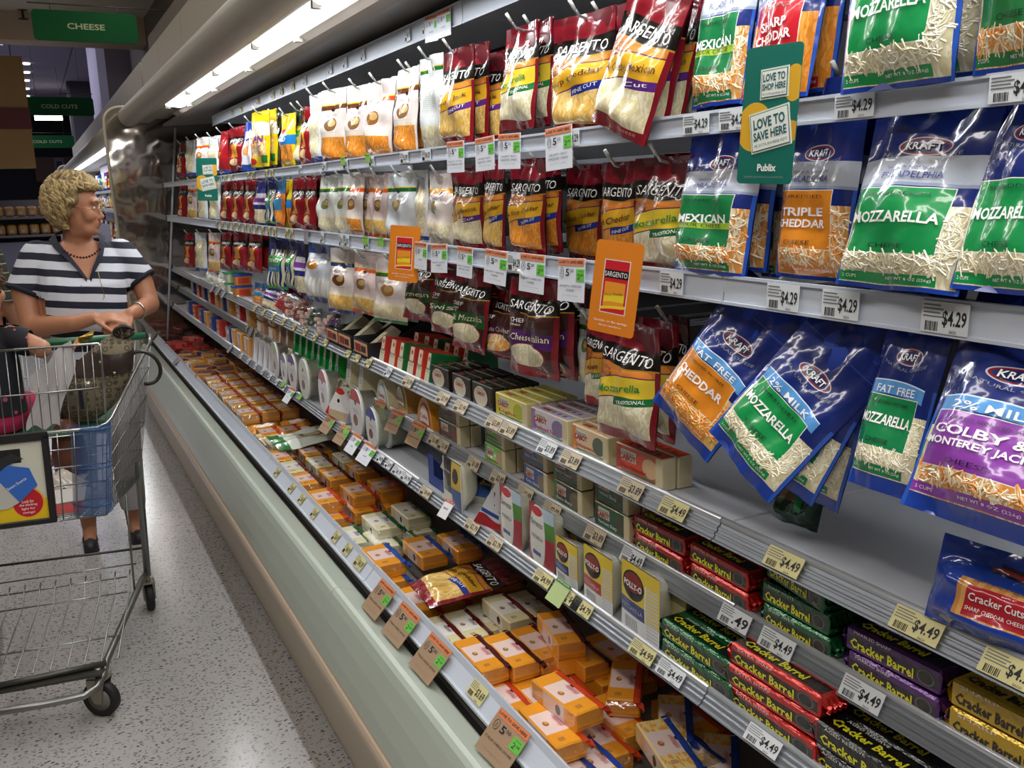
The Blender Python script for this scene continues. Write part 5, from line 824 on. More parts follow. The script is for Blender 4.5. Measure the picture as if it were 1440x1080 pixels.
# ------------------------------------------------------------------ hanging bags, each with its hook
HOOKM = {}
def hook(level, X, Y, Z):
    """peg hook: rod from the back bar, upturned white tip and the label wire above"""
    n = round(1.30-X, 2)
    if n not in HOOKM:
        b = MB(); b.tube([(0, 0, 0), (n-.02, 0, 0), (n+.005, 0, .006), (n+.022, 0, .026)], .0028, 6); b.tube([(n+.014, 0, .016), (n+.026, 0, .032)], 0.0033, 6, 1); b.box(-.012, 0, -.01, .01, -.02, .02)
        HOOKM[n] = b.mesh('peg_hook', [STEEL, mat('hook_tip', 'd4d6d2', .35)])
    for i in range(6):
        if BAYS[i] <= Y < BAYS[i+1]: break
    lv = {'A': 'T', 'B': 'A', 'C': 'B'}[level]
    if (lv, i) not in RAILS: lv = level if (level, i) in RAILS else 'A'
    r, O, _, _ = RAILS[(lv, i)]
    ob('peg_hook', HOOKM[n], r, loc=Vector((1.30, Y, Z))-O, rot=(0, 0, pi))
WR = {'A': 'top row', 'B': 'middle row', 'C': 'bottom row'}
DEPTH = {'A': 1, 'B': 1, 'C': 1}
for lv, L in HANG.items():
    for i, (k, X, Y, Z, wd, hg, tilt, yaw, lean) in enumerate(L):
        kr = k[0] == 'k'
        if X >= .87 and not kr: X += .014; Z -= .006
        if kr:
            hg = .25 if lv != 'A' else .275
            if lv != 'A': lean = -math.asin(max(.02, min(.5, (.905-X)/hg)))
        sc = (wd/BW, min(1.15, wd/BW+.15), hg/BH)
        where = WR[lv]
        place(k, (X, Y, Z), (lean, tilt, -pi/2+yaw), sc, where)
        th = hg*cos(lean)*cos(tilt); hx = X+sin(-lean)*hg; hy = Y-sin(tilt)*hg
        hook(lv, hx+(.022 if kr else -.008), hy, Z+th-.012)
        if X < .91 and wd > .1 and Y < 5.2 and k not in ('wback', 'foilgr', 'k2moz', 'kffche'):    # the next bags on the same hook
            for d in (1,):
                place(k, (X+(.075 if k in ('kcolby', 'kffmoz') else .035)*d, Y-.004*d, Z+.006*d), (lean*.7, tilt*.6, -pi/2+yaw*.8), sc, 'behind front bag, '+where, bare=Y > 3)
place('foilgr', (.93, .93, .985+.075), (-.1, .15, -pi/2+.3), (.42, .8, .55), '')
for dz in (0,): place('crackcut', (.865, .575, 1.055), (-.32, 0, -pi/2+.1), (.74, .8, .66), 'lying on wide shelf')
# ------------------------------------------------------------------ shelf goods
WS = {'C': 'wide shelf', 'D': 'second-lowest shelf', 'E': 'lowest shelf'}
for (k, lv, X, Y, wd, depth, stack, yaw) in SHELF:
    parts, size, desc, cat = P[k]; Z = LV[lv][4]; w0 = size[0]; s = max(.75, min(1.25, wd/w0)) if k not in ('cslim', 'fs', 'fb', 'weor', 'clamg', 'polb', 'polr') else min(1.2, max(.8, wd/w0*.95))
    isblock = k in ('fs', 'fb'); h = size[2] if isblock else size[1]; dp = size[1] if isblock else size[2]
    s_ = s; 
    if (k[0] == 'c' and len(k) == 4) or k[0] == 'b' or k == 'cslim': s_ = 1
    if k[:3] == 'par': s_ = .82
    if k[0] == 'x': s = s_ = min(1.1, max(.7, wd/.1)); s_ = min(.95, s_)
    rnd = random.Random(int(Y*1000))
    for a in range(depth):
        for z in range(stack):
            X_ = X+a*(dp+.003)+(dp/2-.02 if dp > .05 else dp/2-.014)+.004; y_ = Y+rnd.uniform(-.003, .003); yw = rnd.uniform(-.03, .03)
            pos = ('front', 'second back', 'third back', 'fourth back')[a]+((' bottom' if z == 0 else ' top' if z == stack-1 else ' middle') if stack > 1 else '')
            if isblock: rot = (radians(90) if False else 0, 0, rnd.uniform(-.1, .1)); sc = (.55, wd/.14 if wd < .2 else .9, 1.4)
            else: rot = (0, 0, -pi/2+yw); sc = (s, 1, s_)
            if k in ('bgrn',) and z == stack-1 and stack > 2: rot = (.0, 0, -pi/2-.16)
            dx = .012 if z == 0 and stack > 1 and k[0] == 'b' else 0
            place(k, (X_, y_, Z+.001+z*(h*sc[2]+.002)), rot, sc, WS[lv]+', '+pos if (depth > 1 or stack > 1) else WS[lv], bare=((Y > 3.2 and k[0] != 'r') or a > 2))
# extra single pieces
place('tubb', (.90, 4.75, 1.047), (0, 0, .1), (1, 1, 1), 'low in the tub stack on the wide white shelf'); place('tubb', (.905, 4.74, 1.105), (0, 0, -.05), (1, 1, 1), 'topmost of the tub stack on the wide white shelf')
place('tubg', (.90, 4.95, 1.047), (0, 0, 0), (1, 1, 1), 'lower one beside the blue-lidded tubs'); place('tubg', (.90, 4.95, 1.103), (0, 0, .1), (1, 1, 1), 'upper one beside the blue-lidded tubs')
for j, y in enumerate((5.15, 5.32, 5.5, 5.7)): place('wback', (.90, y, 1.048), (-.3, .1*j, -pi/2+.3), (.75, 1, .38), 'standing low on wide shelf')
for j, y in enumerate((4.35, 4.2)): place('orblue', (.90, y, 1.048), (-.2, 0, -pi/2+.3), (.7, .8, .4), 'standing low on the wide white shelf')
place('purpb', (.885, 4.05, 1.048), (-.3, .2, -pi/2+.5), (.8, 1, .5), 'slumped on the wide white shelf')
place('redlie', (.90, 3.85, 1.05), (-.5, .5, -pi/2+.5), (.9, 1.3, .5), 'slumped against the string cheese'); 
# clear clamshells leaning over the lip
def clam(name, desc, c, Y, rot, w=.16, h=.10):
    b = MB(); b.box(-w/2, w/2, -.018, .018, 0, h, 0, ch=.008)
    r = ob(name, b.mesh('clamshell', [FILM]), None, (.868, Y, 1.052), rot)
    b = MB(); rr = random.Random(3)
    for i in range(26):
        x = rr.uniform(-w*.42, w*.42); z = rr.uniform(.012, h-.012); b.box(x-.008, x+.008, -.010, .012, z-.007, z+.007, rr.randrange(2), ch=.002)
    cont = b.obj('contents', [mat('clam_'+c, c, .35, coat=.4), mat('clam2_'+c, 'd9b8a8', .4)], r); cont['kind'] = 'stuff'
    tag(r, desc, 'cheese')
clam('clamshell_pack', 'clear clamshell of red cubes leaning over the shelf lip', 'a83a2c', 3.62, (-.25, .25, -pi/2+.5)); clam('clamshell_pack', 'clear clamshell with green ends beside the red one', '2c6a4a', 3.38, (-.2, 0, -pi/2+.5), .13, .08); clam('clamshell_pack', 'clear clamshell of purple-labelled slices tilted on the shelf lip', '6a4478', 3.15, (-.35, -.1, -pi/2+.3), .19, .085)
# black display trays with cheese wedges
for j, (Y, n) in enumerate(((3.02, 'leftmost'), (2.88, 'middle'), (2.71, 'rightmost'))):
    r = ob('display_tray', None, None, (.86, Y, 1.047)); b = MB(); w = .072
    side = [(0, 0), (.34, 0), (.34, .13), (.25, .125), (.15, .085), (.08, .05), (0, .05)]
    for s in (-1, 1): b.prism(side, s*w-.0015, s*w+.0015, axis='y')
    b.box(0, .34, -w, w, 0, .002); b.box(0, .002, -w, w, 0, .05); b.box(.338, .34, -w, w, 0, .13); b.obj('tray_shell', mat('tray_black', '1b1a1c', .5), r)
    b = MB(); b.box(-.0016, -.0002, -w*.86, w*.86, .008, .044, 0); b.box(-.0022, -.0012, -w*.7, -w*.1, .016, .036, 1); b.box(-.0022, -.0012, w*-.02, w*.7, .014, .038, 2)
    b.obj('front_label', [mat('tray_label', 'd9a078', .5), mat('tray_lab2', '3a2420', .5), mat('tray_lab3', '8a2c2a', .5)], r)
    tag(r, n+' black card display tray for cheese wedges on the wide white shelf', 'tray', 'black display trays')
    for q in range(2 if j < 2 else 1):
        b = MB(); b.prism([(-.03, 0), (.03, 0), (.022, .09), (-.005, .09)], -.016, .016, axis='y')
        o = b.obj('cheese_wedge', mat('wedge_pale', 'e2d6a0' if j else 'dcd2b0', .35, coat=.5, bump=(40, .3, .003)), None, loc=(.915+q*.07, Y, 1.060), rot=(0, radians(40), 0))
        tag(o, 'pale cheese wedge leaning in the %s black tray, %s' % (n, ('front', 'back')[q]), 'cheese', 'wedges in the black trays')
# blue and white shipping tray on the lowest shelf
r = ob('shipping_tray', None, None, (.87, 2.14, .771)); b = MB()
b.prism([(0, 0), (.25, 0), (.25, .085), (.06, .085), (.03, .05), (0, .085)], -.0015, .0015, axis='y', T=Matrix.Translation((0, .07, 0))); b.prism([(0, 0), (.25, 0), (.25, .075), (0, .075)], -.0015, .0015, axis='y', T=Matrix.Translation((0, -.10, 0)), mi=1)
b.box(0, .002, .035, .07, 0, .085, 0); b.box(0, .002, -.10, .035, 0, .03, 0); b.box(.248, .25, -.1, .07, 0, .085, 1); b.box(0, .25, -.1, .07, 0, .002, 1)
b.obj('tray_shell', [mat('tray_blue', '2f4796', .45), mat('tray_grey', 'b9bcc4', .5)], r); tag(r, 'blue and grey open shipping tray on the lowest shelf', 'tray')
place('wm', (.93, 2.14, .80), (.5, 0, .5), (.9, .7, 1), 'tipped inside the blue shipping tray')
place('soft', (.90, 1.99, .772), (-1.2, 0, -pi/2+.5), (1.1, 1, .9), 'beside the blue shipping tray')
b = MB(); b.lathe([(0, 0), (.03, .002), (.046, .02), (.048, .045), (.04, .07), (.022, .085), (0, .088)], 18)
o = b.obj('mozzarella_ball', mat('mozz', 'e9e6cf'), None, loc=(.955, 1.90, .772)); tag(o, 'shiny white vacuum-packed mozzarella ball behind the upright narrow pack', 'cheese')
b = MB(); tri = [(-.055, 0), (.055, .012), (.02, .115), (.005, .118)]
b.prism(tri, -.012, .010, 0, axis='y', cap=1, uv=True)
o = b.obj('pouch', [mat('foil_silver', 'c9ccd0', .2, metal=.6), design('pouchf', 'd6d8dc', [('w', 0, .25, .05, 6, 0, .1, 0, 1, 'b0202c'), ('r', .2, .8, .3, .38, '2a4a9c'), ('n', 6, .66, '3a3e48')], metal=.3)], None, loc=(.862, 1.81, .773), rot=(-.15, .1, -pi/2+.2)); tag(o, 'crumpled silver and red triangular pouch at the front of lowest shelf', 'pouch')
tri2 = [(-.07, .02), (.045, 0), (.075, .075), (.02, .12), (-.005, .12)]
b = MB(); b.prism(tri2, -.03, .03, 0, axis='y', cap=1, uv=True)
o = b.obj('cheese_wedge_pack', [mat('tray_white', 'dfe2ea'), design('redwhite', 'e9e6e6', [('r', 0, .16, .0, .4, 'c8342c'), ('e', .55, .95, .2, .14, 'c8342c'), ('r', .14, .95, .05, .32, 'c9b394'), ('n', 14, .7, 'b89a78'), ('e', .5, .62, .05, .06, '20201e')], coat=.6)], None, loc=(.875, 3.0, .773), rot=(-.1, .05, -pi/2+.35)); tag(o, 'large triangular cheese pack with red corners and white card on lowest shelf', 'cheese')
tubgreen = MB(); tubgreen.lathe([(0, 0), (.032, 0), (.046, .06), (.048, .062), (.048, .066), (0, .066)], 16); o = tubgreen.obj('cup', mat('cup_green', '1f7a44', .35, coat=.4), None, loc=(.93, 2.85, .772)); tag(o, 'small dark green cup beside the triangular cheese pack', 'cup')
# ------------------------------------------------------------------ the front tray of chunks
done = []
for (k, X, Y, z, yaw) in DECK:
    z0 = z-.040
    if abs(yaw) < 20:
        X = max(X, .752)
        for it in range(4):
            for (x2, y2, z2) in done:
                if abs(z-z2) < .03 and abs(X-x2) < .066 and abs(Y-y2) < .148 and X >= x2-.03: X = x2+.0665
        done.append((X, Y, z))
    sx = 1.25 if Y > 2.05 else 1.04
    place(k, (X, Y, z0), (0, 0, radians(yaw)), (sx, 1.02, 1.05 if Y > 2.05 else 1), 'front tray')
    if z > .555 and k != 'ob' and Y > 1.5: place(k, (X+.002, Y+.004, z0-.042), (0, 0, radians(yaw)), (sx, 1, 1), 'tray lower layer', bare=True)
rr = random.Random(5)
for j in range(5):
    for i, X in enumerate((.765, .855, .945)):
        for z in (.480, .532):
            place('fs', (X, 4.18+j*.22, z), (0, 0, rr.uniform(-.05, .05)), (1, 1.5, 1), 'far tray '+('lower layer' if z < .51 else 'upper layer'), bare=False)
for j, (X, Y, k) in enumerate([(x, 5.32+.19*a, rr.choice(['fb', 'fb', 'fs'])) for a in range(5) for x in (.77, .88, .99)]):
    for z in (.480, .527): place(k, (X+rr.uniform(-.01, .01), Y, z), (0, 0, rr.uniform(-.4, .4)), (1, 1, 1), 'far tray jumble', bare=True)
for j in range(7): place('fr', (.80+.07*(j % 3)+rr.uniform(-.01, .01), 6.25+.12*j, .480+.042*(j % 2)), (0, 0, 1.3+rr.uniform(-.5, .5)), (1, 1, 1), 'tray far end', bare=True)
place('flator', (.815, 3.98, .515), (-1.45, 0, -pi/2+1.57), (.9, 1, .9), 'left one lying in the front tray'); place('flator', (.955, 3.98, .515), (-1.45, 0, -pi/2+1.57), (.9, 1, .9), 'right one lying in the front tray')
place('flatpink', (.86, 3.72, .535), (-1.48, 0, .1), (1, 1, 1.1), 'lying across the front tray'); place('flatmoz', (.90, 3.50, .565), (-1.42, 0, .12), (1.2, 1, 1.2), 'lying across the front tray')
for i in range(3): place('or', (.76+i*.09, 3.62-.01*i, .480), (0, 0, 0), (1, 1, 1), 'under flat bags', bare=True)
place('sfine', (.735, 1.975, .572), (-1.50, 0, -pi/2-.06), (1.0, 1, 1.05), 'lying across front tray chunks')
# ------------------------------------------------------------------ sale tags
TG = {'w': ('dfe3ec', 'e58a5e'), 'b': ('a88c70', 'e2824e'), 'g': ('8f8c94', '9a8f94'), 'r': ('e4e4e6', 'c8302c'), 'n': ('b4c98a', '3f7a4a'), 'x': ('9d9aa8', '9d9aa8'), 'v': ('7fb648', '7fb648')}
GREEN = mat('tag_green', '6cc24a', .45)
_tm = {}
def tagmesh(kind, words):
    if (kind, words) in _tm: return _tm[(kind, words)]
    c, hd = TG[kind]; w, h = (.080, .068) if kind in 'bw' else (.05 if kind != 'v' else .036, .05 if kind != 'v' else .024)
    b = MB(); b.box(-w/2, w/2, -.0006, .0006, -h, 0, 0); b.box(-w/2+.001, w/2-.001, -.0014, -.0006, -h*.17, -.001, 1)
    t = MB(); fr = front(-.0018)
    if kind in 'bw':
        letter(t, 'LOVE TO SAVE HERE', 0, -h*.09, w*.88, h*.07, 0, fr, bold=.02)
        letter(t, '5', -w*.12, -h*.33, w*.14, h*.17, 0, fr, bold=.02); letter(t, '00', w*.04, -h*.29, w*.13, h*.08, 0, fr)
        b.tube([(-w*.34+.006*cos(a), -.0014, -h*.33+.0075*sin(a)) for a in [i*pi/8 for i in range(16)]], .0004, 4, 3, closed=True); letter(t, '2', -w*.34, -h*.31, w*.06, h*.055, 0, fr); letter(t, 'FOR', -w*.34, -h*.37, w*.09, h*.03, 0, fr)
        b.box(w*.2, w*.5, -.0014, -.0006, -h*.52, -h*.24, 2); letter(t, '2', w*.30, -h*.41, w*.09, h*.12, 0, fr); letter(t, '38', w*.41, -h*.38, w*.1, h*.055, 0, fr); letter(t, 'SAVE', w*.36, -h*.29, w*.16, h*.03, 0, fr)
        wd = (words or ('PUBLIX DELI CHEESE' if kind == 'b' else 'CHEESE')).split('|')
        for i, s in enumerate(wd): letter(t, s, 0, -h*(.64+.1*i), min(w*.86, w*.05*len(s)), h*.055, 0, fr)
        letter(t, 'Mild Cheddar, 8 oz pkg' if kind == 'b' else '5 oz to 8 oz pkg', 0, -h*.86, w*.6, h*.03, 1, fr)
    elif kind == 'r': letter(t, 'WEEKLY AD', 0, -h*.09, w*.7, h*.09, 2, fr); letter(t, '$4.49', 0, -h*.5, w*.5, h*.14, 0, fr)
    elif kind == 'n': letter(t, 'BETTER CHOICE', 0, -h*.09, w*.8, h*.07, 2, fr)
    _tm[(kind, words)] = (b.mesh('card', [mat('tag_'+c, c, .45, coat=.2), mat('tagh_'+hd, hd, .45, coat=.2), GREEN, INK]), t.mesh('lettering', [INK, GREYINK, TXT_W]) if t.v else None)
    return _tm[(kind, words)]
LN = {'T': 'top channel', 'A': 'upper price rail', 'B': 'middle price rail', 'C': 'wide white shelf lip', 'D': 'second lowest shelf lip', 'E': 'lowest shelf lip', 'K': 'front tray rail'}
KD = {'w': 'white sale tag with orange header', 'b': 'tan sale tag with orange header', 'g': 'small grey tag', 'r': 'white tag with red header', 'n': 'pale green tag with dark green header', 'x': 'small plain lilac tag', 'v': 'small plain bright green tag'}
rt = random.Random(11)
for kind, lv, Y, Z, s, words in TAGS:
    cm, tm = tagmesh(kind, words); p, e = on_rail(lv, Y, .009); xt, zt, xb, zb, _ = LV[lv]
    lean = atan2(xt-xb, zt-zb); up = Vector((xt-xb, 0, zt-zb)).normalized(); h = .068
    p = Vector((p.x, Y, p.z))+up*.022; ex = lean
    if lv == 'K': p += up*.0; p = p+Vector((-.006, 0, .004))
    r = ob('sale_tag' if kind in 'bwr' else 'shelf_tag', cm, None, p, (-ex*1.0-.03, rt.uniform(-.06, .06), -pi/2+rt.uniform(.0, .12)), (s*(1.3 if lv == 'K' and kind == 'b' else 1), 1, s*(1.3 if lv == 'K' and kind == 'b' else 1)))
    if tm: ob('lettering', tm, r)['kind'] = 'stuff'
    tag(r, KD[kind], 'sale tag' if kind in 'bwr' else 'tag', None, 'on '+LN[lv])
# ---- promotional hang cards
def card(name, desc, w, h, loc, rot, base, layers, texts, extra=None):
    b = MB(); poly = []
    r = .006
    for cx_, cz_, a0 in ((w/2-r, h/2-r, 0), (-w/2+r, h/2-r, pi/2), (-w/2+r, -h/2+r, pi), (w/2-r, -h/2+r, 3*pi/2)):
        poly += [(cx_+r*cos(a0+i*pi/6), cz_+r*sin(a0+i*pi/6)) for i in range(4)]
    b.prism(poly, -.0006, .0006, 0, axis='y', cap=0, uv=True)
    o = b.obj(name, [design('card_'+name+str(round(loc[1]*100)), base, layers, rough=.35, coat=.3, bumps=None)], None, loc=loc, rot=rot)
    t = MB(); ms = []
    for q in texts:
        txt, u, v, tw, th, m_ = q[:6]; k = q[6] if len(q) > 6 else {}
        if m_ not in ms: ms.append(m_)
        letter(t, txt, (u-.5)*w, (v-.5)*h, tw*w, th*h, ms.index(m_), front(-.0014), **k)
    letters(t, ms, o); tag(o, desc, 'sign'); return o
sarg_layers = [('r', .22, .78, .22, .80, 'd9d0c8'), ('r', .24, .76, .23, .79, 'c4202c'), ('r', .24, .76, .60, .69, '14110f'), ('r', .28, .72, .28, .56, 'e0902c'), ('w', .34, .42, .02, 5, 0, .1, .28, .72, 'e8c82c'), ('w', .27, .30, .01, 5, 0, .1, .24, .76, 'e8c82c')]
sarg_t = [('SARGENTO', .5, .645, .48, .055, TXT_W), ('Sharp Cheddar', .5, .43, .4, .035, TXT_B, dict(ang=.1)), ('Sprinkle on the savings.', .5, .13, .74, .034, TXT_W), ('Ahorros abundantes.', .5, .085, .5, .02, TXT_W)]
card('hang_card', 'orange promotional card on middle rail, larger one near the blue bags', .100, .146, (.80, 1.199, 1.391), (-.12, .06, -pi/2+.22), 'd97e22', sarg_layers, sarg_t)
card('hang_card', 'orange promotional card on middle rail, farther one by white bags', .105, .142, (.835, 2.222, 1.391), (-.1, .05, -pi/2+.45), 'd97e22', sarg_layers, sarg_t)
love_l = [('e', .25, .42, .32, .18, 'd9a62c'), ('e', .9, .72, .18, .13, 'd9a62c'), ('e', .85, .38, .25, .08, 'c9962c')]
def love(Y, z, X, desc, s=1.0, yaw=.1):
    o = card('hang_card', desc, .112*s, .21*s, (X, Y, z), (-.05, .03, -pi/2+yaw), '146a5c', love_l, [('Publix', .55, .12, .34, .055, TXT_W, dict(bold=.03)), ('WHERE SHOPPING IS A PLEASURE', .5, .05, .72, .014, TXT_S)])
    for (u, v, pw, ph, an, w1, w2) in ((.56, .73, .5, .22, .06, 'LOVE TO', 'SHOP HERE'), (.55, .40, .72, .30, .2, 'LOVE TO', 'SAVE HERE')):
        w, h = .112*s, .21*s; b = MB(); T_ = Matrix.Translation(((u-.5)*w, 0, (v-.5)*h)) @ Matrix.Rotation(-an, 4, 'Y')
        b.box(-pw*w/2, pw*w/2, -.0012, -.0006, -ph*h/2, ph*h/2, 0, T=T_)
        b.box(-pw*w/2+.002, pw*w/2-.002, -.0016, -.0010, -ph*h/2+.002, ph*h/2-.002, 1, T=T_); b.box(-pw*w/2+.003, pw*w/2-.003, -.0019, -.0014, -ph*h/2+.003, ph*h/2-.003, 2, T=T_)
        sf = lambda x, z: tuple(T_ @ Vector((x, -.0022, z)))
        letter(b, w1, 0, ph*h*.2, pw*w*.78, ph*h*.26, 1, sf, bold=.03); letter(b, w2, 0, -ph*h*.1, pw*w*.82, ph*h*.22, 1, sf, bold=.03); letter(b, 'ME GUSTA AHORRAR AQUI', 0, -ph*h*.34, pw*w*.8, ph*h*.09, 1, sf)
        b.obj('slogan_panel', [mat('slogan_cream', 'd6dccb', .45), mat('slogan_teal', '1c5a60', .45), mat('slogan_white', 'e2e6dc', .45)], o)
love(.883, 1.628, .815, 'teal card with yellow blobs and two slogan panels, near the blue bags', .78)
love(4.87, 1.63, .80, 'teal card with slogan panels at the far end of the upper rail', 1.0, .9)
# ------------------------------------------------------------------ price labels on the rails
for lv, Y, txt, pap in PRICES: price(lv, Y, txt, (PAPER, PAPERY, PAPERB)[pap], w=(.066 if lv in 'CDEK' else .058) if Y < 2.4 else .045)
# ------------------------------------------------------------------ shopping cart (local frame: x right, y away from the camera, z up)
cart = ob('shopping_cart', None, None, (-.083, 2.778, 0), (0, 0, -radians(8)))
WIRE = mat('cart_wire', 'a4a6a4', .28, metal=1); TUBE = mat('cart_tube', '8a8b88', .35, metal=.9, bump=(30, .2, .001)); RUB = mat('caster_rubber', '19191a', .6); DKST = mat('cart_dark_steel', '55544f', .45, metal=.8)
def lp(a, b, t): return tuple(a[i]+(b[i]-a[i])*t for i in range(3))
C_ = {'nlt': (-.36, 0, .918), 'nrt': (.20, 0, .918), 'nlb': (-.33, .045, .645), 'nrb': (.165, .045, .645), 'rlt': (-.46, .87, 1.03), 'rrt': (.30, .87, 1.03), 'rlb': (-.38, .76, .54), 'rrb': (.216, .76, .54)}
def panel(a, b, c, d, nv, nh, rv=.0015, rh=.0022):   # a,b top ends; c,d bottom ends
    m_ = MB()
    for i in range(nv+1): t = i/nv; m_.tube([lp(a, b, t), lp(c, d, t)], rv, 5)
    for j in range(1, nh+1): t = j/nh; m_.tube([lp(a, c, t), lp(b, d, t)], rh, 5)
    return m_
def stf(o): o['kind'] = 'stuff'; return o
stf(panel(C_['nlt'], C_['nrt'], C_['nlb'], C_['nrb'], 13, 5, .002, .0024).obj('front_grid', WIRE, cart))
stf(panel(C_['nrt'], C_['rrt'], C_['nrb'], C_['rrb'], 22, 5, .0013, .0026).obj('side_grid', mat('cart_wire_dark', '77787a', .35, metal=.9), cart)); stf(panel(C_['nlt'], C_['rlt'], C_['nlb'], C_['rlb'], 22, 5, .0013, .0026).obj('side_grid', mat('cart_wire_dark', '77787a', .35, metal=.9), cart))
stf(panel(C_['nlb'], C_['nrb'], C_['rlb'], C_['rrb'], 14, 24, .0016, .0016).obj('floor_grid', WIRE, cart))
stf(panel(C_['rlt'], C_['rrt'], C_['rlb'], C_['rrb'], 14, 5).obj('rear_gate', WIRE, cart))
b = MB(); n = C_['nrt']; 
b.tube([C_['rlt'], lp(C_['rlt'], C_['nlt'], .93), (-.356, .025, .920), (-.335, .002, .918), (.175, .002, .918), (.196, .025, .920), lp(C_['nrt'], C_['rrt'], .07), C_['rrt']], .0055, 8); b.obj('top_rim', WIRE, cart)
b = MB(); b.tube([(-.44, .93, 1.04), (.28, .93, 1.04)], .014, 12); b.obj('push_handle', mat('handle_green', '1f5a3c', .4), cart)
b = MB()
b.tube([(0, 0, 0), (0, .07, .02)], .007, 8); hb_ = b.mesh('handle_bracket', WIRE); ob('handle_bracket', hb_, cart, (.295, .86, 1.02)); ob('handle_bracket', hb_, cart, (-.455, .86, 1.02))
# child seat: back flap facing the nose, seat plate
st = ob('child_seat', None, cart); sb = panel((-.34, .50, 1.085), (.163, .50, 1.085), (-.33, .44, .80), (.155, .44, .80), 18, 2, .0019, .003); sb.tube([(-.34, .50, 1.085), (.155, .50, 1.085), (.162, .498, 1.075), (.157, .45, .86)], .0042, 8); stf(sb.obj('seat_back', WIRE, st))
b = MB(); b.box(-.33, .16, .46, .78, .795, .803, ch=.002); b.obj('seat_plate', mat('seat_green', '174a34', .5), st)
# chassis
b = MB(); b.tube([(-.36, .74, .17), (-.346, .70, .165), (-.264, .12, .148), (-.26, .06, .135), (-.242, .012, .122), (-.21, -.015, .118), (-.06, -.021, .118), (.05, -.015, .118), (.082, .012, .122), (.10, .06, .135), (.104, .12, .148), (.186, .70, .165), (.20, .74, .17)], .0115, 10); b.obj('chassis_tube', TUBE, cart)
b = MB(); b.tube([(-.26, .045, .165), (.11, .075, .165)], .010, 8); b.box(-.25, .10, .03, .085, .148, .156); b.obj('front_crossbar', DKST, cart)
b = MB()
for s, dx in ((-1, -.16), (1, 0)):
    b = MB(); b.tube([(s*.203+dx, .74, .16), (s*.214+dx, .752, .56), (s*.216+dx, .76, .60)], .013, 10); b.obj('rear_leg', TUBE, cart)
    b = MB(); b.tube([(s*.165+dx, .60, .165), (s*.17+dx, .66, .56)], .004, 6); b.obj('side_stay', TUBE, cart)
b = MB(); b.tube([(-.36, .83, .25), (.195, .80, .25)], .005, 8); b.obj('rear_crossbar', DKST, cart)
rk = MB()
for i in range(9):
    x = -.235+i*.047; rk.tube([(x, .08, .17), (x*1.05, .60, .165), (x*1.05, .66, .20), (x*1.05, .70, .21)], .0027, 6)
for y, z in ((.25, .168), (.60, .166), (.66, .20), (.74, .215)): rk.tube([(-.30, y, z), (.14 if y < .7 else .17, y, z)], .0026, 6)
stf(rk.obj('lower_rack', WIRE, cart))
def caster(x, y, r, yaw, fork):
    c = ob('caster', None, cart, (x, y, 0), (0, 0, yaw)); b = MB(); T = Matrix.Translation((0, 0, r)) @ Matrix.Rotation(pi/2, 4, 'Y')
    b.lathe([(r*.62, -.013), (r*.9, -.015), (r, -.009), (r, .009), (r*.9, .015), (r*.62, .013)], 28, 0, T); b.obj('wheel', RUB, c)
    b = MB(); b.lathe([(0, -.014), (r*.62, -.013), (r*.62, .013), (0, .014)], 20, 0, T); b.obj('hub', mat('hub_grey', '7d7a72', .5, metal=.4), c)
    b = MB()
    for s in (-1, 1): b.prism([(-.012, r-.01), (.012, r-.01), (.03, r*1.7), (.03, r*2.2), (-.03, r*2.2), (-.02, r*1.6)], s*.019, s*.022, axis='x')
    b.box(-.022, .022, -.03, .03, r*2.2-.003, r*2.2); b.tube([(0, 0, r*2.2), (0, 0, .16)], .010, 8); b.obj('fork', mat('fork_zinc', '9c9688', .4, metal=.8), c)
caster(.085, .068, .058, radians(62), 1); caster(-.245, .06, .058, radians(62), 1); caster(.197, .80, .052, radians(8), 1); caster(-.357, .80, .052, radians(0), 1)
# translucent blue corner guard on the nose
BLUE = bpy.data.materials.new('guard_blue'); BLUE.use_nodes = True; bs = BLUE.node_tree.nodes['Principled BSDF']; bs.inputs['Base Color'].default_value = lin('3d5f92'); bs.inputs['Roughness'].default_value = .2; bs.inputs['Alpha'].default_value = .72
b = MB()
def gf(u, v):
    a = -pi*.55+u*pi*1.15; z = .93-.28*v; x0 = .205-.03*v; return (x0-.048+.052*sin(a+.2)*1.05, .028+.05*v-.045*cos(a-.1), z)
b.grid(gf, 14, 12)
for q in range(3): b.tube([gf(i/10, .05+q*.42) for i in range(11)], .0035, 6)
b.obj('corner_guard', BLUE, cart)
# advertising frame on the nose
ad = ob('advert_frame', None, cart, (-.10, -.014, .795), (-.16, 0, 0)); b = MB()
for x0, x1, z0, z1 in ((-.165, .148, .105, .13), (-.165, .148, -.128, -.112), (-.165, -.148, -.12, .12), (.130, .148, -.12, .12)): b.box(x0, x1, -.012, .006, z0, z1, ch=.003)
b.obj('frame', mat('frame_black', '17171a', .35, coat=.3), ad)
b = MB(); b.box(-.148, .13, -.002, .002, -.112, .105, 0, mis={'front': 1})
b.obj('advert_print', [mat('frame_black', '17171a'), design('advert', 'c9c8b8', [('r', 0, 1, 0, .26, 'd9b81f'), ('w', .22, .32, .01, 5, 0, .02, 0, .72, 'a8242a'), ('e', .82, .22, .15, .20, 'e0a82a'), ('e', .82, .22, .135, .18, 'b81f2c'), ('r', .3, .55, .5, .95, 'c23a30'), ('r', .55, .8, .74, .92, '1c1c22')], coat=.5, bumps=None)], ad)
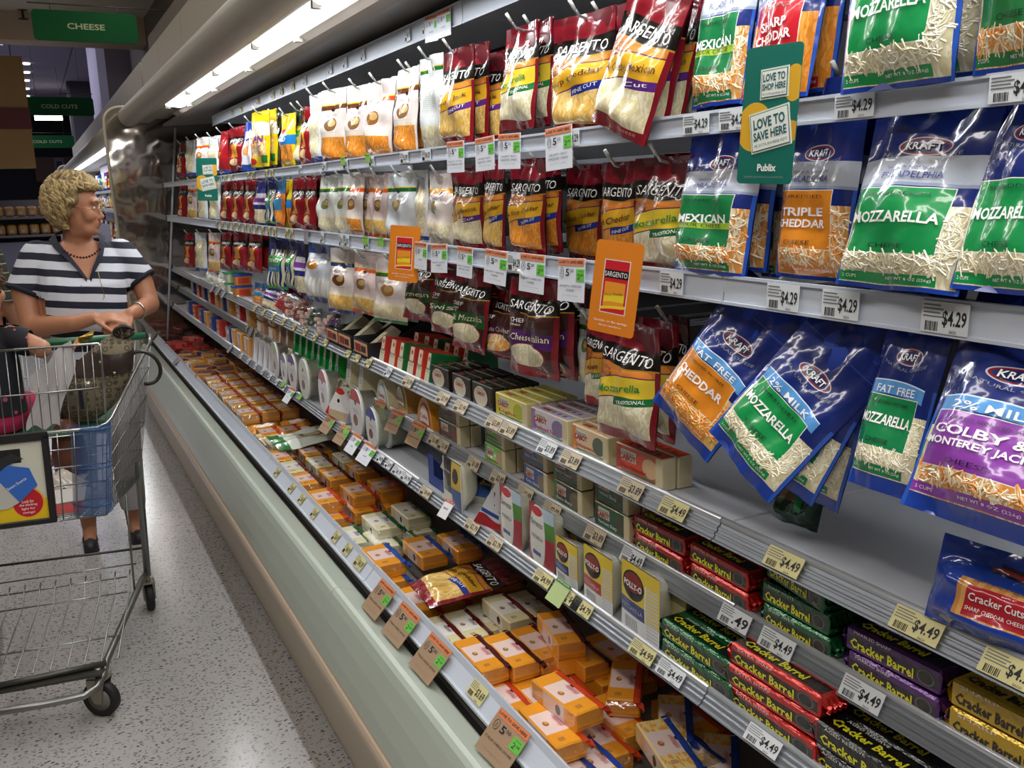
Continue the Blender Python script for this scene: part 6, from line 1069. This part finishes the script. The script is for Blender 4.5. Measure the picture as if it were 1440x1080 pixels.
b = MB(); b.prism([(.018, .0), (.06, -.06), (.108, -.018), (.092, .032), (.04, .045), (0, .015)], -.006, -.002, 0, axis='y'); b.prism([(0, .015), (.04, .045), (.08, .06), (.05, .075), (.0, .06)], -.0065, -.002, 1, axis='y'); b.prism([(-.04, -.03), (.018, .0), (.06, -.06), (.03, -.075), (-.03, -.075)], -.005, -.002, 2, axis='y'); b.obj('advert_picture', [mat('ad_blue', '2f62b8', .4), mat('ad_black', '222226', .4), mat('ad_grey', 'b4b4ac', .4)], ad)
t = MB(); 
for i, s in enumerate(('Look for', 'the blinking', 'light for', 'savings!')): letter(t, s, .080, -.060-i*.0105, .006*len(s)*.62, .008, 0, front(-.0035))
letter(t, 'Smart Source', .058, -.008, .055, .008, 0, front(-.0068), ang=.5); letter(t, 'SAVINGS', -.05, -.09, .09, .016, 1, front(-.0035)); letters(t, [TXT_W, TXT_R], ad)
tag(cart, 'wire shopping cart with blue corner guard and black advert frame', 'shopping cart')
cM = Matrix.Translation((-.083, 2.778, 0)) @ Matrix.Rotation(-radians(8), 4, 'Z')
def cw(x, y, z): return cM @ Vector((x, y, z))
# items lying in the basket
b = MB(); b.box(-.17, .12, -.12, .12, 0, .004, 0); b.box(-.17, .12, -.12, -.02, .004, .0055, 1); o = b.obj('store_flyer', [mat('flyer_w', 'c9c4c0', .5), mat('flyer_r', 'a83c38', .5)], None, loc=cw(-.03, .22, .645), rot=(.02, 0, -.1)); tag(o, 'red and white store flyer lying on the cart floor', 'flyer')
b = MB(); b.grid(lambda u, v: ((u-.5)*.16+.01*sin(9*v), (v-.5)*.13, .05*sin(u*pi)*sin(v*pi)+.012*sin(14*u+9*v)), 14, 12); b.grid(lambda u, v: ((u-.5)*.16+.01*sin(9*v), (v-.5)*.13, 0), 2, 2, flip=True); o = b.obj('produce_bag', mat('plastic_clear', 'b7aea4', .25, coat=.5), None, loc=cw(0, .42, .64)); tag(o, 'crumpled clear plastic produce bag in the cart', 'bag')
b = MB(); b.lathe([(0, 0), (.05, .01), (.055, .08), (.045, .16), (.02, .2), (0, .2)], 14); o = b.obj('brown_package', mat('package_brown', '6a3a28', .5, coat=.2), None, loc=cw(.02, .56, .63)); tag(o, 'brown package standing in the cart below the handbag', 'package')
# ------------------------------------------------------------------ handbag on the child seat
BAGM = bpy.data.materials.new('handbag_cloth'); BAGM.use_nodes = True; N = NT(BAGM); bs = BAGM.node_tree.nodes['Principled BSDF']
tc = N.n('ShaderNodeTexCoord'); v = N.n('ShaderNodeTexVoronoi'); v.inputs['Scale'].default_value = 44; v.inputs['Randomness'].default_value = .15; N.put(v.inputs[0], tc.outputs['Object'])
f = N.m('LESS_THAN', N.m('ABSOLUTE', N.m('SUBTRACT', v.outputs['Distance'], .36)), .09); N.put(bs.inputs['Base Color'], N.mix(f, lin('6f654f'), lin('453c2c'))); bs.inputs['Roughness'].default_value = .75
hb = ob('handbag', None, None, cw(.075, .60, .80), (0, 0, -radians(8))); b = MB()
def hbf(u, v):     # closed slumped bag: u round, v up
    a = 2*pi*u; e = sin(pi*min(1, v*1.02+.04))**.42 if v < .97 else .25; rx = (.125-.045*v)*e; ry = .062*e*(1-.25*v); cx_ = -.01+.165*v**1.25; 
    return (cx_+rx*cos(a)*(1+.04*sin(3*a+6*v)), ry*sin(a)+.006*sin(9*v+2*a), .012+.30*v+.02*sin(a)*v)
b.grid(hbf, 32, 22, flip=False); b.obj('bag_body', BAGM, hb)
b = MB()
def flap(u, v): p = Vector(hbf(.5+.5*u, .55+.25*v)); c = Vector((-.01+.165*.65**1.25, 0, p.z)); return tuple(c+(p-c)*1.06)
b.grid(flap, 20, 6); b.obj('leather_trim', mat('leather_brown', '2f211d', .35, coat=.2), hb)
b = MB(); b.tube([(.155+.03*cos(t), .0, .305+.018*sin(t)) for t in [i*pi/8 for i in range(17)]], .007, 6); b.tube([(.205+.052*sin(t)*1.0-.01*cos(t), .005*sin(t), .175+.058*cos(t)) for t in [-.5+i*.28 for i in range(15)]], .0065, 8); b.obj('strap', mat('leather_dark', '231a17', .4), hb)
b = MB(); b.lathe([(0, -.002), (.012, -.002), (.012, .002), (0, .002)], 14, 0, Matrix.Translation((.03, -.071, .145)) @ Matrix.Rotation(pi/2, 4, 'X')); 
for s in ((.075, .215), (.115, .175)): b.lathe([(0, -.003), (.005, -.003), (.005, .003), (0, .003)], 10, 0, Matrix.Translation((s[0], -.058, s[1])) @ Matrix.Rotation(pi/2, 4, 'X'))
b.obj('metal_fitting', mat('brass_pale', 'b9b4a4', .3, metal=1), hb)
b = MB(); b.box(.0, .012, -.075, -.072, .065, .14, T=Matrix.Rotation(.0, 4, 'Y')); b.obj('zip_pull', mat('leather_navy', '1c1c2c', .4), hb)
tag(hb, 'brown patterned cloth handbag leaning in the child seat', 'handbag')
b = MB(); b.grid(lambda u, v: (.02+.14*u*(1-v*.3)+.02*sin(5*v), .005*sin(8*u)-.03*v, .15-.15*v+.13*u*(1-v)+.008*sin(11*u+5*v)), 12, 12); o = b.obj('paper_towel', mat('paper_soft', 'b4b0b0', .8), None, loc=cw(-.085, .50, .83), rot=(0, 0, -.14)); tag(o, 'crumpled white paper wrap between the child and handbag', 'paper')
b = MB(); b.tube([(0, 0, 0), (.14, .03, .17)], .008, 8); o = b.obj('wooden_stick', mat('stick_orange', 'a35c2c', .5), None, loc=cw(-.045, .56, .92)); tag(o, 'orange-brown stick-like item leaning beside the handbag', 'stick')
b = MB(); b.grid(lambda u, v: (.05*u+.01*v, .02*sin(5*v+2*u), .03*v+.02*u), 6, 6); o = b.obj('gold_wrapper', mat('foil_gold', 'b59a4c', .25, metal=.8), None, loc=cw(.085, .55, 1.075), rot=(0, 0, -.14)); tag(o, 'small crinkled gold wrapper on top of the seat beside handbag', 'wrapper')
# ------------------------------------------------------------------ people: overlapping solids fused into one skin by a voxel remesh
def ell(b, c, r, rot=None, n=18, m=12, mi=0):
    T = Matrix.Translation(c) @ (rot.to_4x4() if rot else Matrix.Identity(4)) @ Matrix.Diagonal((r[0], r[1], r[2], 1)); k = len(b.v)
    b.v.append(tuple(T @ Vector((0, 0, -1))))
    for j in range(1, m):
        t = -pi/2+pi*j/m
        for i in range(n): a = 2*pi*i/n; b.v.append(tuple(T @ Vector((cos(t)*cos(a), cos(t)*sin(a), sin(t)))))
    b.v.append(tuple(T @ Vector((0, 0, 1)))); e = len(b.v)-1
    for i in range(n): b.face((k, k+1+(i+1) % n, k+1+i), mi); b.face((e, e-n+i, e-n+(i+1) % n), mi)
    for j in range(m-2):
        for i in range(n): a = k+1+j*n; b.face((a+i, a+(i+1) % n, a+n+(i+1) % n, a+n+i), mi)
def limb(b, pts, rs, n=14):
    """tapered limb, closed by half balls at both ends"""
    for i in range(len(pts)-1):
        p, q = Vector(pts[i]), Vector(pts[i+1]); d = (q-p); L = d.length; R_ = d.to_track_quat('Z', 'Y').to_matrix(); k = len(b.v); r0, r1 = rs[i], rs[i+1]; rings = []
        for a_ in [-pi/2+pi/2*j/4 for j in range(1, 5)]: rings.append((r0*cos(a_), r0*sin(a_)))
        for a_ in [pi/2*j/4 for j in range(0, 4)]: rings.append((r1*cos(a_), L+r1*sin(a_)))
        b.v.append(tuple(p+R_ @ Vector((0, 0, -r0))))
        for rr_, z in rings:
            for j in range(n): a = 2*pi*j/n; b.v.append(tuple(p+R_ @ Vector((rr_*cos(a), rr_*sin(a), z))))
        b.v.append(tuple(p+R_ @ Vector((0, 0, L+r1)))); e = len(b.v)-1
        for j in range(n): b.face((k, k+1+(j+1) % n, k+1+j)); b.face((e, e-n+j, e-n+(j+1) % n))
        for m_ in range(len(rings)-1):
            for j in range(n): a = k+1+m_*n; b.face((a+j, a+(j+1) % n, a+n+(j+1) % n, a+n+j))
def loft(b, rings, n=24):
    """rings: (cx,cy,cz,rx,ry,power)"""
    k = len(b.v)
    for (cx_, cy_, cz_, rx, ry, pw) in rings:
        for j in range(n):
            a = 2*pi*j/n; c, s = cos(a), sin(a); b.v.append((cx_+rx*math.copysign(abs(c)**pw, c), cy_+ry*math.copysign(abs(s)**pw, s), cz_))
    for m_ in range(len(rings)-1):
        for j in range(n): a = k+m_*n; b.face((a+j, a+(j+1) % n, a+n+(j+1) % n, a+n+j))
    b.face([k+j for j in range(n)][::-1]); b.face([k+(len(rings)-1)*n+j for j in range(n)])
def fuse(b, name, mats, voxel, parent=None, keep=None, matf=None, loc=None, rot=None, smooth_it=3):
    me = b.mesh('tmp', [mats[0]]); o = bpy.data.objects.new('tmp', me); COL.objects.link(o)
    md = o.modifiers.new('r', 'REMESH'); md.mode = 'VOXEL'; md.voxel_size = voxel; md.use_smooth_shade = True
    if smooth_it: ms = o.modifiers.new('s', 'SMOOTH'); ms.iterations = smooth_it; ms.factor = .5
    for q in S.collection.objects: pass
    dg = bpy.context.evaluated_depsgraph_get(); ev = o.evaluated_get(dg); m2 = bpy.data.meshes.new_from_object(ev); bpy.data.objects.remove(o)
    m2.materials.clear(); [m2.materials.append(x) for x in mats]
    if keep or matf:
        import bmesh
        bm = bmesh.new(); bm.from_mesh(m2)
        if keep: bmesh.ops.delete(bm, geom=[f for f in bm.faces if not keep(f.calc_center_median())], context='FACES')
        if matf:
            for f in bm.faces: f.material_index = matf(f.calc_center_median())
        bm.to_mesh(m2); bm.free()
    for p in m2.polygons: p.use_smooth = True
    m2.name = name
    return ob(name, m2, parent, loc, rot)
SKIN = mat('skin', 'b07a5c', .45, spec=.4, bump=(120, .15, .001)); SKIN2 = mat('skin_child', 'b98468', .45, spec=.4); LIPS = mat('lips', '8a4440', .45)
def stripes(name, c1, c2, period, duty, extra=.0):
    M = bpy.data.materials.new(name); M.use_nodes = True; N = NT(M); bs = M.node_tree.nodes['Principled BSDF']; tc = N.n('ShaderNodeTexCoord'); sp = N.n('ShaderNodeSeparateXYZ'); N.put(sp.inputs[0], tc.outputs['Object'])
    nz = N.n('ShaderNodeTexNoise'); nz.inputs['Scale'].default_value = 5; N.put(nz.inputs[0], tc.outputs['Object'])
    z = N.m('ADD', sp.outputs[2], N.m('ADD', N.m('MULTIPLY', sp.outputs[0], extra), N.m('MULTIPLY', nz.outputs[0], .02)))
    f = N.m('LESS_THAN', N.m('FRACT', N.m('DIVIDE', z, period)), duty); N.put(bs.inputs['Base Color'], N.mix(f, lin(c1), lin(c2))); bs.inputs['Roughness'].default_value = .8
    bp = N.n('ShaderNodeBump'); bp.inputs['Strength'].default_value = .5; bp.inputs['Distance'].default_value = .02; n2 = N.n('ShaderNodeTexNoise'); n2.inputs['Scale'].default_value = 9; N.put(n2.inputs[0], tc.outputs['Object']); N.put(bp.inputs['Height'], n2.outputs[0]); N.put(bs.inputs['Normal'], bp.outputs[0]); return M
def head_solids(b, c, yaw, pitch=0, s=1.0):
    R_ = Matrix.Rotation(yaw, 3, 'Z') @ Matrix.Rotation(pitch, 3, 'X'); c = Vector(c)
    def E(p, r): ell(b, c+R_ @ (Vector(p)*s), [x*s for x in r], R_)
    E((0, .012, .03), (.076, .095, .098)); E((0, -.018, -.04), (.060, .072, .072)); E((0, -.066, -.088), (.026, .022, .020)); E((0, -.045, -.06), (.048, .045, .04))
    E((0, -.08, .035), (.05, .015, .014))
    for sx in (-1, 1): E((sx*.038, -.062, -.022), (.028, .028, .030)); E((sx*.078, .015, -.005), (.008, .017, .030)); E((sx*.008, -.095, -.030), (.008, .011, .007))
    pts = [c+R_ @ (Vector(p)*s) for p in ((0, -.086, .012), (0, -.096, -.008), (0, -.107, -.025))]; limb(b, pts, [.007*s, .008*s, .0095*s], 10)
    E((0, -.090, -.052), (.024, .011, .006)); E((0, -.088, -.063), (.021, .012, .007))
    return R_
def hand_solids(b, wrist, direction, palm_n, s=1.0, curl=.5, mirror=1):
    """palm with four jointed fingers of unequal length and a thumb leaving the side of the palm"""
    w = Vector(wrist); d = Vector(direction).normalized(); n = Vector(palm_n); n = (n-d*n.dot(d)).normalized(); x = d.cross(n)*mirror
    ell(b, w+d*.045*s, (.040*s, .014*s, .048*s), Matrix((x, n, d)).transposed(), 14, 10)
    for i, (off, L) in enumerate(((-.030, .062), (-.010, .072), (.010, .068), (.029, .052))):
        p = w+d*.078*s+x*off*s; dd = d.copy(); pts = [p-d*.02*s, p]
        for q in (.42, .33, .25): dd = (dd+n*curl*.75).normalized(); p = p+dd*L*q*s; pts.append(p.copy())
        limb(b, pts, [.0085*s, .0088*s, .0082*s, .0076*s, .0066*s], 8)
    p = w+d*.02*s-x*.032*s; dd = (d-x*.9+n*.3).normalized(); pts = [p]
    for q in (.032, .028, .022): p = p+dd*q*s; dd = (dd+d*.35+n*.35).normalized(); pts.append(p.copy())
    limb(b, pts, [.011*s, .0105*s, .0095*s, .008*s], 8)
def hair(parent, c, yaw, s, cols, n=170, length=.10, seed=1, low=-.09, vol=1.0):
    R_ = Matrix.Rotation(yaw, 3, 'Z'); c = Vector(c); r = random.Random(seed); b = MB(); rx, ry, rz = .092*s*vol, .112*s*vol, .112*s*vol
    def ok(d): return not (d.y < -.35 and d.z < .48+.15*abs(d.x)) and not (d.z < -.55 and d.y < .1) and not (d.y < -.05 and d.z < -.12)
    for i in range(240):
        z = r.uniform(-.8, 1); a = r.uniform(0, 2*pi); q = sqrt(1-z*z); d = Vector((q*cos(a), q*sin(a), z))
        if ok(d): ell(b, c+R_ @ Vector((d.x*rx*.9, .014*s+d.y*ry*.9, .03*s+d.z*rz*.95)), (.028*s, .028*s, .03*s), None, 8, 6)
    o = fuse(b, 'hair', [mat('hair_'+cols[0], cols[0], .55, bump=(70, .8, .006))], .007, parent)
    t = MB()
    for i in range(n):
        z = r.uniform(-.2, 1); a = r.uniform(0, 2*pi); q = sqrt(max(0, 1-z*z)); d = Vector((q*cos(a), q*sin(a), z)); pts = []; ph = r.uniform(0, 6); tw = r.uniform(-.25, .25)
        for j in range(9):
            az = a+tw*j/8+.13*sin(ph+j*1.1); zz = z-(j/8)*length*9*(.6+.4*(1-z)); zz = max(-.85, zz); qq = sqrt(max(.02, 1-zz*zz)); dd = Vector((qq*cos(az), qq*sin(az), zz))
            if dd.y < -.35 and dd.z < .34 or not (ok(dd) or dd.z > .34): break
            k = 1.10+.09*sin(ph+j*1.3)+.03*r.random(); pts.append(c+R_ @ Vector((dd.x*rx*k, .014*s+dd.y*ry*k, .03*s+dd.z*rz*k)))
        if len(pts) > 3: t.tube(pts, [.004*s]+[.0070*s]*(len(pts)-2)+[.0025*s], 6, r.randrange(len(cols)-1))
    h = t.obj('hair_locks', [mat('hair_'+x, x, .5) for x in cols[1:]], o); h['kind'] = 'stuff'
    return o
def eyes(parent, c, yaw, s=1.0, pitch=0):
    R_ = Matrix.Rotation(yaw, 3, 'Z') @ Matrix.Rotation(pitch, 3, 'X'); c = Vector(c)
    for sx in (-1, 1):
        b = MB(); p = c+R_ @ (Vector((sx*.030, -.0825, .010))*s); ell(b, p, (.0115*s, .0070*s, .0052*s), R_, 12, 8, 0); ell(b, p+R_ @ Vector((.0, -.0050*s, 0)), (.0048*s, .003*s, .0046*s), R_, 10, 6, 1); b.obj('eye', [mat('eye_white', 'cfc8c0', .3), mat('iris', '3a3c3c', .2)], parent)
    b = MB()
    for sx in (-1, 1): b.tube([c+R_ @ (Vector((sx*x, y, z))*s) for x, y, z in ((.014, -.093, .032), (.03, -.092, .038), (.046, -.080, .034))], [.002*s, .0028*s, .0015*s], 6)
    b.obj('eyebrow', mat('brow', '7c6244', .7), parent)

# ---- woman in the striped polo
W0 = Vector((.155, 4.33, 0)); wm = ob('person', None, None, W0, None, (.95, .98, 1))
hc = (.015, -.045, 1.512); HY = radians(68); b = MB()
arms = [([(-.175, .01, 1.315), (-.235, -.02, 1.18), (-.225, -.07, 1.035), (-.06, -.24, 1.055), (.015, -.275, 1.075)], [.058, .055, .046, .034, .027]),
        ([(.185, .005, 1.31), (.245, -.03, 1.20), (.268, -.07, 1.095), (.205, -.22, 1.085), (.165, -.275, 1.08)], [.056, .050, .043, .034, .027])]
loft(b, [(0, .01, .80, .17, .13, .9), (0, .01, .92, .195, .15, .9), (0, -.01, 1.02, .195, .16, .9), (0, -.02, 1.12, .182, .155, .9), (0, -.02, 1.20, .178, .145, .9), (0, 0, 1.29, .175, .105, .85), (0, .01, 1.345, .14, .075, .8), (.0, .005, 1.375, .08, .06, 1)])
limb(b, [(0, .01, 1.35), (.008, -.02, 1.44)], [.066, .058]); limb(b, [(.01, -.04, 1.43), (.045, -.075, 1.43)], [.05, .035])
for p, r_ in arms: limb(b, p, r_)
for sx in (-1, 1): limb(b, [(sx*.09, .01, .85), (sx*.095, .05, .48), (sx*.10, .11, .26), (sx*.10, .13, .07)], [.10, .066, .052, .034])
head_solids(b, hc, HY, .10)
hand_solids(b, (.015, -.275, 1.075), (.95, -.25, .02), (.1, .4, -1), 1.0, .35, 1); hand_solids(b, (.165, -.275, 1.08), (-.8, -.35, -.25), (-.2, .5, -.9), 1.0, .45, -1)
for sx in (-1, 1): limb(b, [(sx*.10, .13, .05), (sx*.105, .01, .03)], [.034, .026])
def wmf(p): return 1 if (Vector(p)-(Vector(hc)+Matrix.Rotation(HY, 3, 'Z') @ Vector((0, -.094, -.058)))).length < .017 and True else 0
body = fuse(b, 'body', [SKIN, LIPS], .0062, wm, matf=wmf)
eyes(wm, hc, HY, 1.0, .10)
hair(wm, hc, HY, 1.0, ['77643f', 'a58c5a', '86704a', 'b9a271'], n=620, seed=4, vol=.98)
# polo shirt
POLO = stripes('polo_stripes', 'c9ccd6', '15182a', .062, .47, .10); NAVY = mat('navy_cloth', '15182a', .8, bump=(60, .3, .002))
b = MB(); loft(b, [(0, .01, .78, .20, .16, .9), (0, .01, .92, .213, .168, .9), (0, -.01, 1.02, .208, .176, .9), (0, -.022, 1.12, .198, .174, .9), (0, -.025, 1.20, .194, .162, .9), (0, 0, 1.29, .190, .120, .85), (0, .01, 1.35, .155, .09, .8), (0, .01, 1.385, .10, .074, 1)])
limb(b, [(-.165, .01, 1.315), (-.232, -.015, 1.185)], [.074, .076]); limb(b, [(.175, .005, 1.31), (.243, -.025, 1.205)], [.070, .068])
def kp(p):
    if p.z < .80: return False
    if p.y < .02 and abs(p.x-.02) < (p.z-1.215)*.62 and p.z > 1.215: return False
    if p.z > 1.372 and hypot(p.x, p.y-.01) < .086: return False
    d1 = (p-Vector((-.232, -.015, 1.185))).dot(Vector((-.067, -.025, -.13)).normalized()); 
    if p.x < -.16 and d1 > .012: return False
    d2 = (p-Vector((.243, -.025, 1.205))).dot(Vector((.068, -.03, -.105)).normalized())
    if p.x > .17 and d2 > .012: return False
    return True
fuse(b, 'polo_shirt', [POLO], .008, wm, keep=kp)
b = MB()
for c_, d_, r_ in ((Vector((-.236, -.017, 1.178)), Vector((-.067, -.025, -.13)), .071), (Vector((.247, -.027, 1.198)), Vector((.068, -.03, -.105)), .064)):
    q = d_.to_track_quat('Z', 'Y').to_matrix(); b = MB(); b.tube([c_+q @ Vector((r_*cos(a), r_*sin(a), 0)) for a in [i*2*pi/24 for i in range(24)]], .010, 8, closed=True); b.obj('sleeve_cuff', NAVY, wm)
b = MB()
pl = [(.02, -.168, 1.215), (-.01, -.150, 1.27), (-.045, -.118, 1.325), (-.080, -.06, 1.375), (-.085, .0, 1.405), (-.05, .06, 1.42), (0, .078, 1.425), (.05, .06, 1.42), (.09, .0, 1.405), (.088, -.06, 1.375), (.078, -.115, 1.325), (.045, -.150, 1.27), (.02, -.168, 1.215)]
def col_(u, v):
    t = u*12; i = min(11, int(t)); p = Vector(pl[i]).lerp(Vector(pl[i+1]), t-i); o_ = Vector((p.x-.01, p.y, 0)).normalized()*(.028*v*sin(pi*min(1, u*1.0))**.3); return tuple(p+o_+Vector((0, 0, -.022*v+.006)))
b.grid(col_, 48, 4); b.obj('collar', NAVY, wm)
b = MB(); limb(b, [(-.012, -.178, 1.20), (-.013, -.180, 1.20)], [.005, .005], 8); b.obj('shirt_button', mat('button', '20222c', .3), wm)
# trousers, shoes
b = MB(); loft(b, [(0, .01, .76, .19, .15, .9), (0, .01, .92, .20, .158, .9), (0, .01, .96, .195, .15, .9)]); 
for sx in (-1, 1): limb(b, [(sx*.095, .01, .82), (sx*.098, .05, .48), (sx*.105, .10, .16)], [.105, .076, .062])
fuse(b, 'trousers', [mat('cloth_white', 'a9a4a4', .8, bump=(14, .5, .01))], .010, wm, keep=lambda p: p.z > .135)
for sx in (-1, 1):
    b = MB(); limb(b, [(sx*.10, .155, .028), (sx*.105, .05, .026), (sx*.108, -.035, .022)], [.030, .036, .028]); b.box(sx*.104-.034, sx*.104+.034, -.055, .17, .0, .012, ch=.004)
    fuse(b, 'shoe', [mat('shoe_dark', '25242a', .5)], .006, wm, keep=lambda p: not (p.z > .040 and .0 < p.y))
R_ = Matrix.Rotation(HY, 3, 'Z') @ Matrix.Rotation(.10, 3, 'X'); b = MB(); H = Vector(hc)
for sx in (-1, 1): b.tube([H+R_ @ Vector((sx*.031+.021*cos(a), -.105-.002*abs(sx), .004+.016*sin(a))) for a in [i*2*pi/20 for i in range(20)]], .0013, 5, closed=True); b.tube([H+R_ @ Vector(p) for p in ((sx*.052, -.104, .008), (sx*.075, -.06, .006), (sx*.082, .01, .008))], .0012, 5)
b.tube([H+R_ @ Vector(p) for p in ((-.010, -.106, .006), (0, -.109, .009), (.010, -.106, .006))], .0012, 5); b.obj('glasses', mat('gold_wire', 'b9a070', .3, metal=1), wm)
b = MB()
for i in range(13): t = -1+2*i/12; ell(b, Vector((.012+.072*t, -.105-.035*(1-t*t)+.0, 1.345-.032*(1-t*t))), (.0055, .0055, .0055), None, 8, 6)
o = b.obj('bead_necklace', mat('beads_red', '4c141c', .3, coat=.4), wm); o['kind'] = 'stuff'
b = MB(); b.tube([(-.03, -.180, 1.19), (0, -.186, 1.15), (.05, -.188, 1.125), (.075, -.186, 1.15), (.065, -.176, 1.22), (.06, -.160, 1.27)], .0013, 5); b.obj('neck_chain', mat('gold_wire', 'b9a070'), wm)
b = MB(); c_ = Vector((.196, -.232, 1.085)); q = Vector((.04, .055, .005)).to_track_quat('Z', 'Y').to_matrix(); b.tube([c_+q @ Vector((.036*cos(a), .036*sin(a), 0)) for a in [i*2*pi/20 for i in range(20)]], .0035, 6, closed=True); b.obj('bracelet', mat('silver', 'b9bcc0', .25, metal=1), wm)
tag(wm, 'person with short blond hair in navy and white striped polo behind the cart', 'person')
# ---- adult at the left edge, olive shirt with thin pale stripes
p2 = ob('person', None, None, (-.36, 5.25, 0), (0, 0, radians(150))); b = MB()
loft(b, [(0, 0, .80, .16, .12, .9), (0, 0, .95, .17, .13, .9), (0, 0, 1.1, .165, .125, .9), (0, 0, 1.22, .165, .115, .9), (0, 0, 1.31, .15, .09, .85), (0, 0, 1.36, .07, .055, 1)]); limb(b, [(0, 0, 1.35), (0, -.01, 1.45)], [.055, .052]); head_solids(b, (0, -.02, 1.53), 0)
for sx in (-1, 1):
    pts = [(sx*.17, 0, 1.30), (sx*.20, -.01, 1.10), (sx*.19, -.12, .93)]; limb(b, pts, [.05, .042, .028]); hand_solids(b, pts[2], (0, -.8, -.5), (-sx, 0, 0), .95, .4, sx); limb(b, [(sx*.085, 0, .82), (sx*.09, 0, .46), (sx*.09, .02, .06)], [.085, .056, .034]); limb(b, [(sx*.09, .03, .05), (sx*.09, -.10, .03)], [.036, .028])
fuse(b, 'body', [SKIN2], .008, p2)
b = MB(); loft(b, [(0, 0, .84, .185, .145, .9), (0, 0, 1.1, .182, .142, .9), (0, 0, 1.22, .18, .13, .9), (0, 0, 1.32, .16, .10, .85), (0, 0, 1.375, .08, .065, 1)])
for sx in (-1, 1): limb(b, [(sx*.165, 0, 1.30), (sx*.205, -.01, 1.08)], [.066, .06])
fuse(b, 'shirt', [stripes('olive_stripes', '34362a', 'a2a28e', .045, .10)], .009, p2, keep=lambda p: .86 < p.z < 1.37 and not (abs(p.x) > .15 and p.z < 1.07))
b = MB(); loft(b, [(0, 0, .80, .175, .135, .9), (0, 0, .93, .18, .14, .9)])
for sx in (-1, 1): limb(b, [(sx*.088, 0, .82), (sx*.092, 0, .46), (sx*.095, .02, .12)], [.092, .07, .06])
fuse(b, 'trousers', [mat('cloth_grey', '8a8a90', .8)], .010, p2, keep=lambda p: p.z > .08)
for sx in (-1, 1): b = MB(); limb(b, [(sx*.09, .04, .034), (sx*.09, -.12, .032)], [.04, .034]); fuse(b, 'shoe', [mat('shoe_dark', '25242a')], .008, p2)
eyes(p2, (0, -.02, 1.53), 0); hair(p2, (0, -.02, 1.53), 0, 1.0, ['2f2420', '3c2e26', '2a201c'], n=120, seed=8); tag(p2, 'person in olive shirt with thin pale stripes, cut by the left edge', 'person')
# ---- child on the cart seat, back to the camera
cp = cw(-.195, .60, 0); p3 = ob('person', None, None, cp, (0, 0, radians(172-8))); b = MB(); z0 = .805
loft(b, [(0, 0, z0+.02, .075, .07, 1), (0, 0, z0+.08, .085, .075, 1), (0, 0, z0+.22, .085, .06, .95), (0, 0, z0+.31, .08, .05, .9), (0, 0, z0+.345, .04, .035, 1)]); limb(b, [(0, 0, z0+.33), (0, -.01, z0+.39)], [.032, .03]); head_solids(b, (0, -.015, z0+.46), -.35, 0, .82)
limb(b, [(-.085, 0, z0+.315), (-.180, .03, z0+.27), (-.12, -.09, z0+.26)], [.034, .032, .022]); hand_solids(b, (-.12, -.09, z0+.26), (.2, -.8, .3), (.9, 0, 0), .6, .6, -1)
limb(b, [(.085, 0, z0+.31), (.125, -.02, z0+.20), (.11, -.11, z0+.17)], [.032, .028, .02]); hand_solids(b, (.11, -.11, z0+.17), (-.1, -.9, 0), (0, 0, -1), .6, .6, 1)
for sx in (-1, 1): limb(b, [(sx*.045, 0, z0+.05), (sx*.055, -.19, z0+.05), (sx*.055, -.21, z0-.16)], [.052, .042, .028]); limb(b, [(sx*.055, -.21, z0-.17), (sx*.055, -.29, z0-.19)], [.028, .022])
fuse(b, 'body', [SKIN2], .006, p3)
FLO = design('child_top', '15151f', [], bumps=None, coat=0, rough=.8); N = NT(FLO); bs = FLO.node_tree.nodes['Principled BSDF']; tc = N.n('ShaderNodeTexCoord'); v = N.n('ShaderNodeTexVoronoi'); v.inputs['Scale'].default_value = 22; N.put(v.inputs[0], tc.outputs['Object']); N.put(bs.inputs['Base Color'], N.mix(N.m('LESS_THAN', v.outputs['Distance'], .17), lin('15151f'), lin('a04a5c')))
b = MB(); loft(b, [(0, 0, z0+.05, .105, .095, 1), (0, 0, z0+.12, .10, .088, 1), (0, 0, z0+.22, .10, .074, .95), (0, 0, z0+.315, .092, .062, .9), (0, 0, z0+.35, .05, .045, 1)]); limb(b, [(-.08, 0, z0+.315), (-.135, .018, z0+.29)], [.045, .045]); limb(b, [(.08, 0, z0+.315), (.118, -.015, z0+.23)], [.045, .042])
fuse(b, 'top', [FLO], .007, p3, keep=lambda p: z0+.06 < p.z < z0+.347 and not (p.x < -.150))
b = MB(); loft(b, [(0, 0, z0+.0, .09, .085, 1), (0, 0, z0+.03, .10, .095, 1), (0, 0, z0+.09, .095, .085, 1)])
for sx in (-1, 1): limb(b, [(sx*.045, 0, z0+.05), (sx*.055, -.13, z0+.05)], [.06, .055])
fuse(b, 'shorts', [mat('cloth_pink', 'a81c48', .8)], .008, p3)
for sx in (-1, 1): b = MB(); limb(b, [(sx*.055, -.20, z0-.185), (sx*.055, -.30, z0-.20)], [.03, .026]); fuse(b, 'shoe', [mat('shoe_pink', '8a3c54', .5)], .007, p3)
eyes(p3, (0, -.015, z0+.46), -.35, .82); hair(p3, (0, -.015, z0+.46), -.35, .82, ['5c4028', '6c4c30', '4c3422'], n=120, seed=12); tag(p3, 'child in dark flowered top and pink shorts sitting on the cart seat', 'person')
finish()
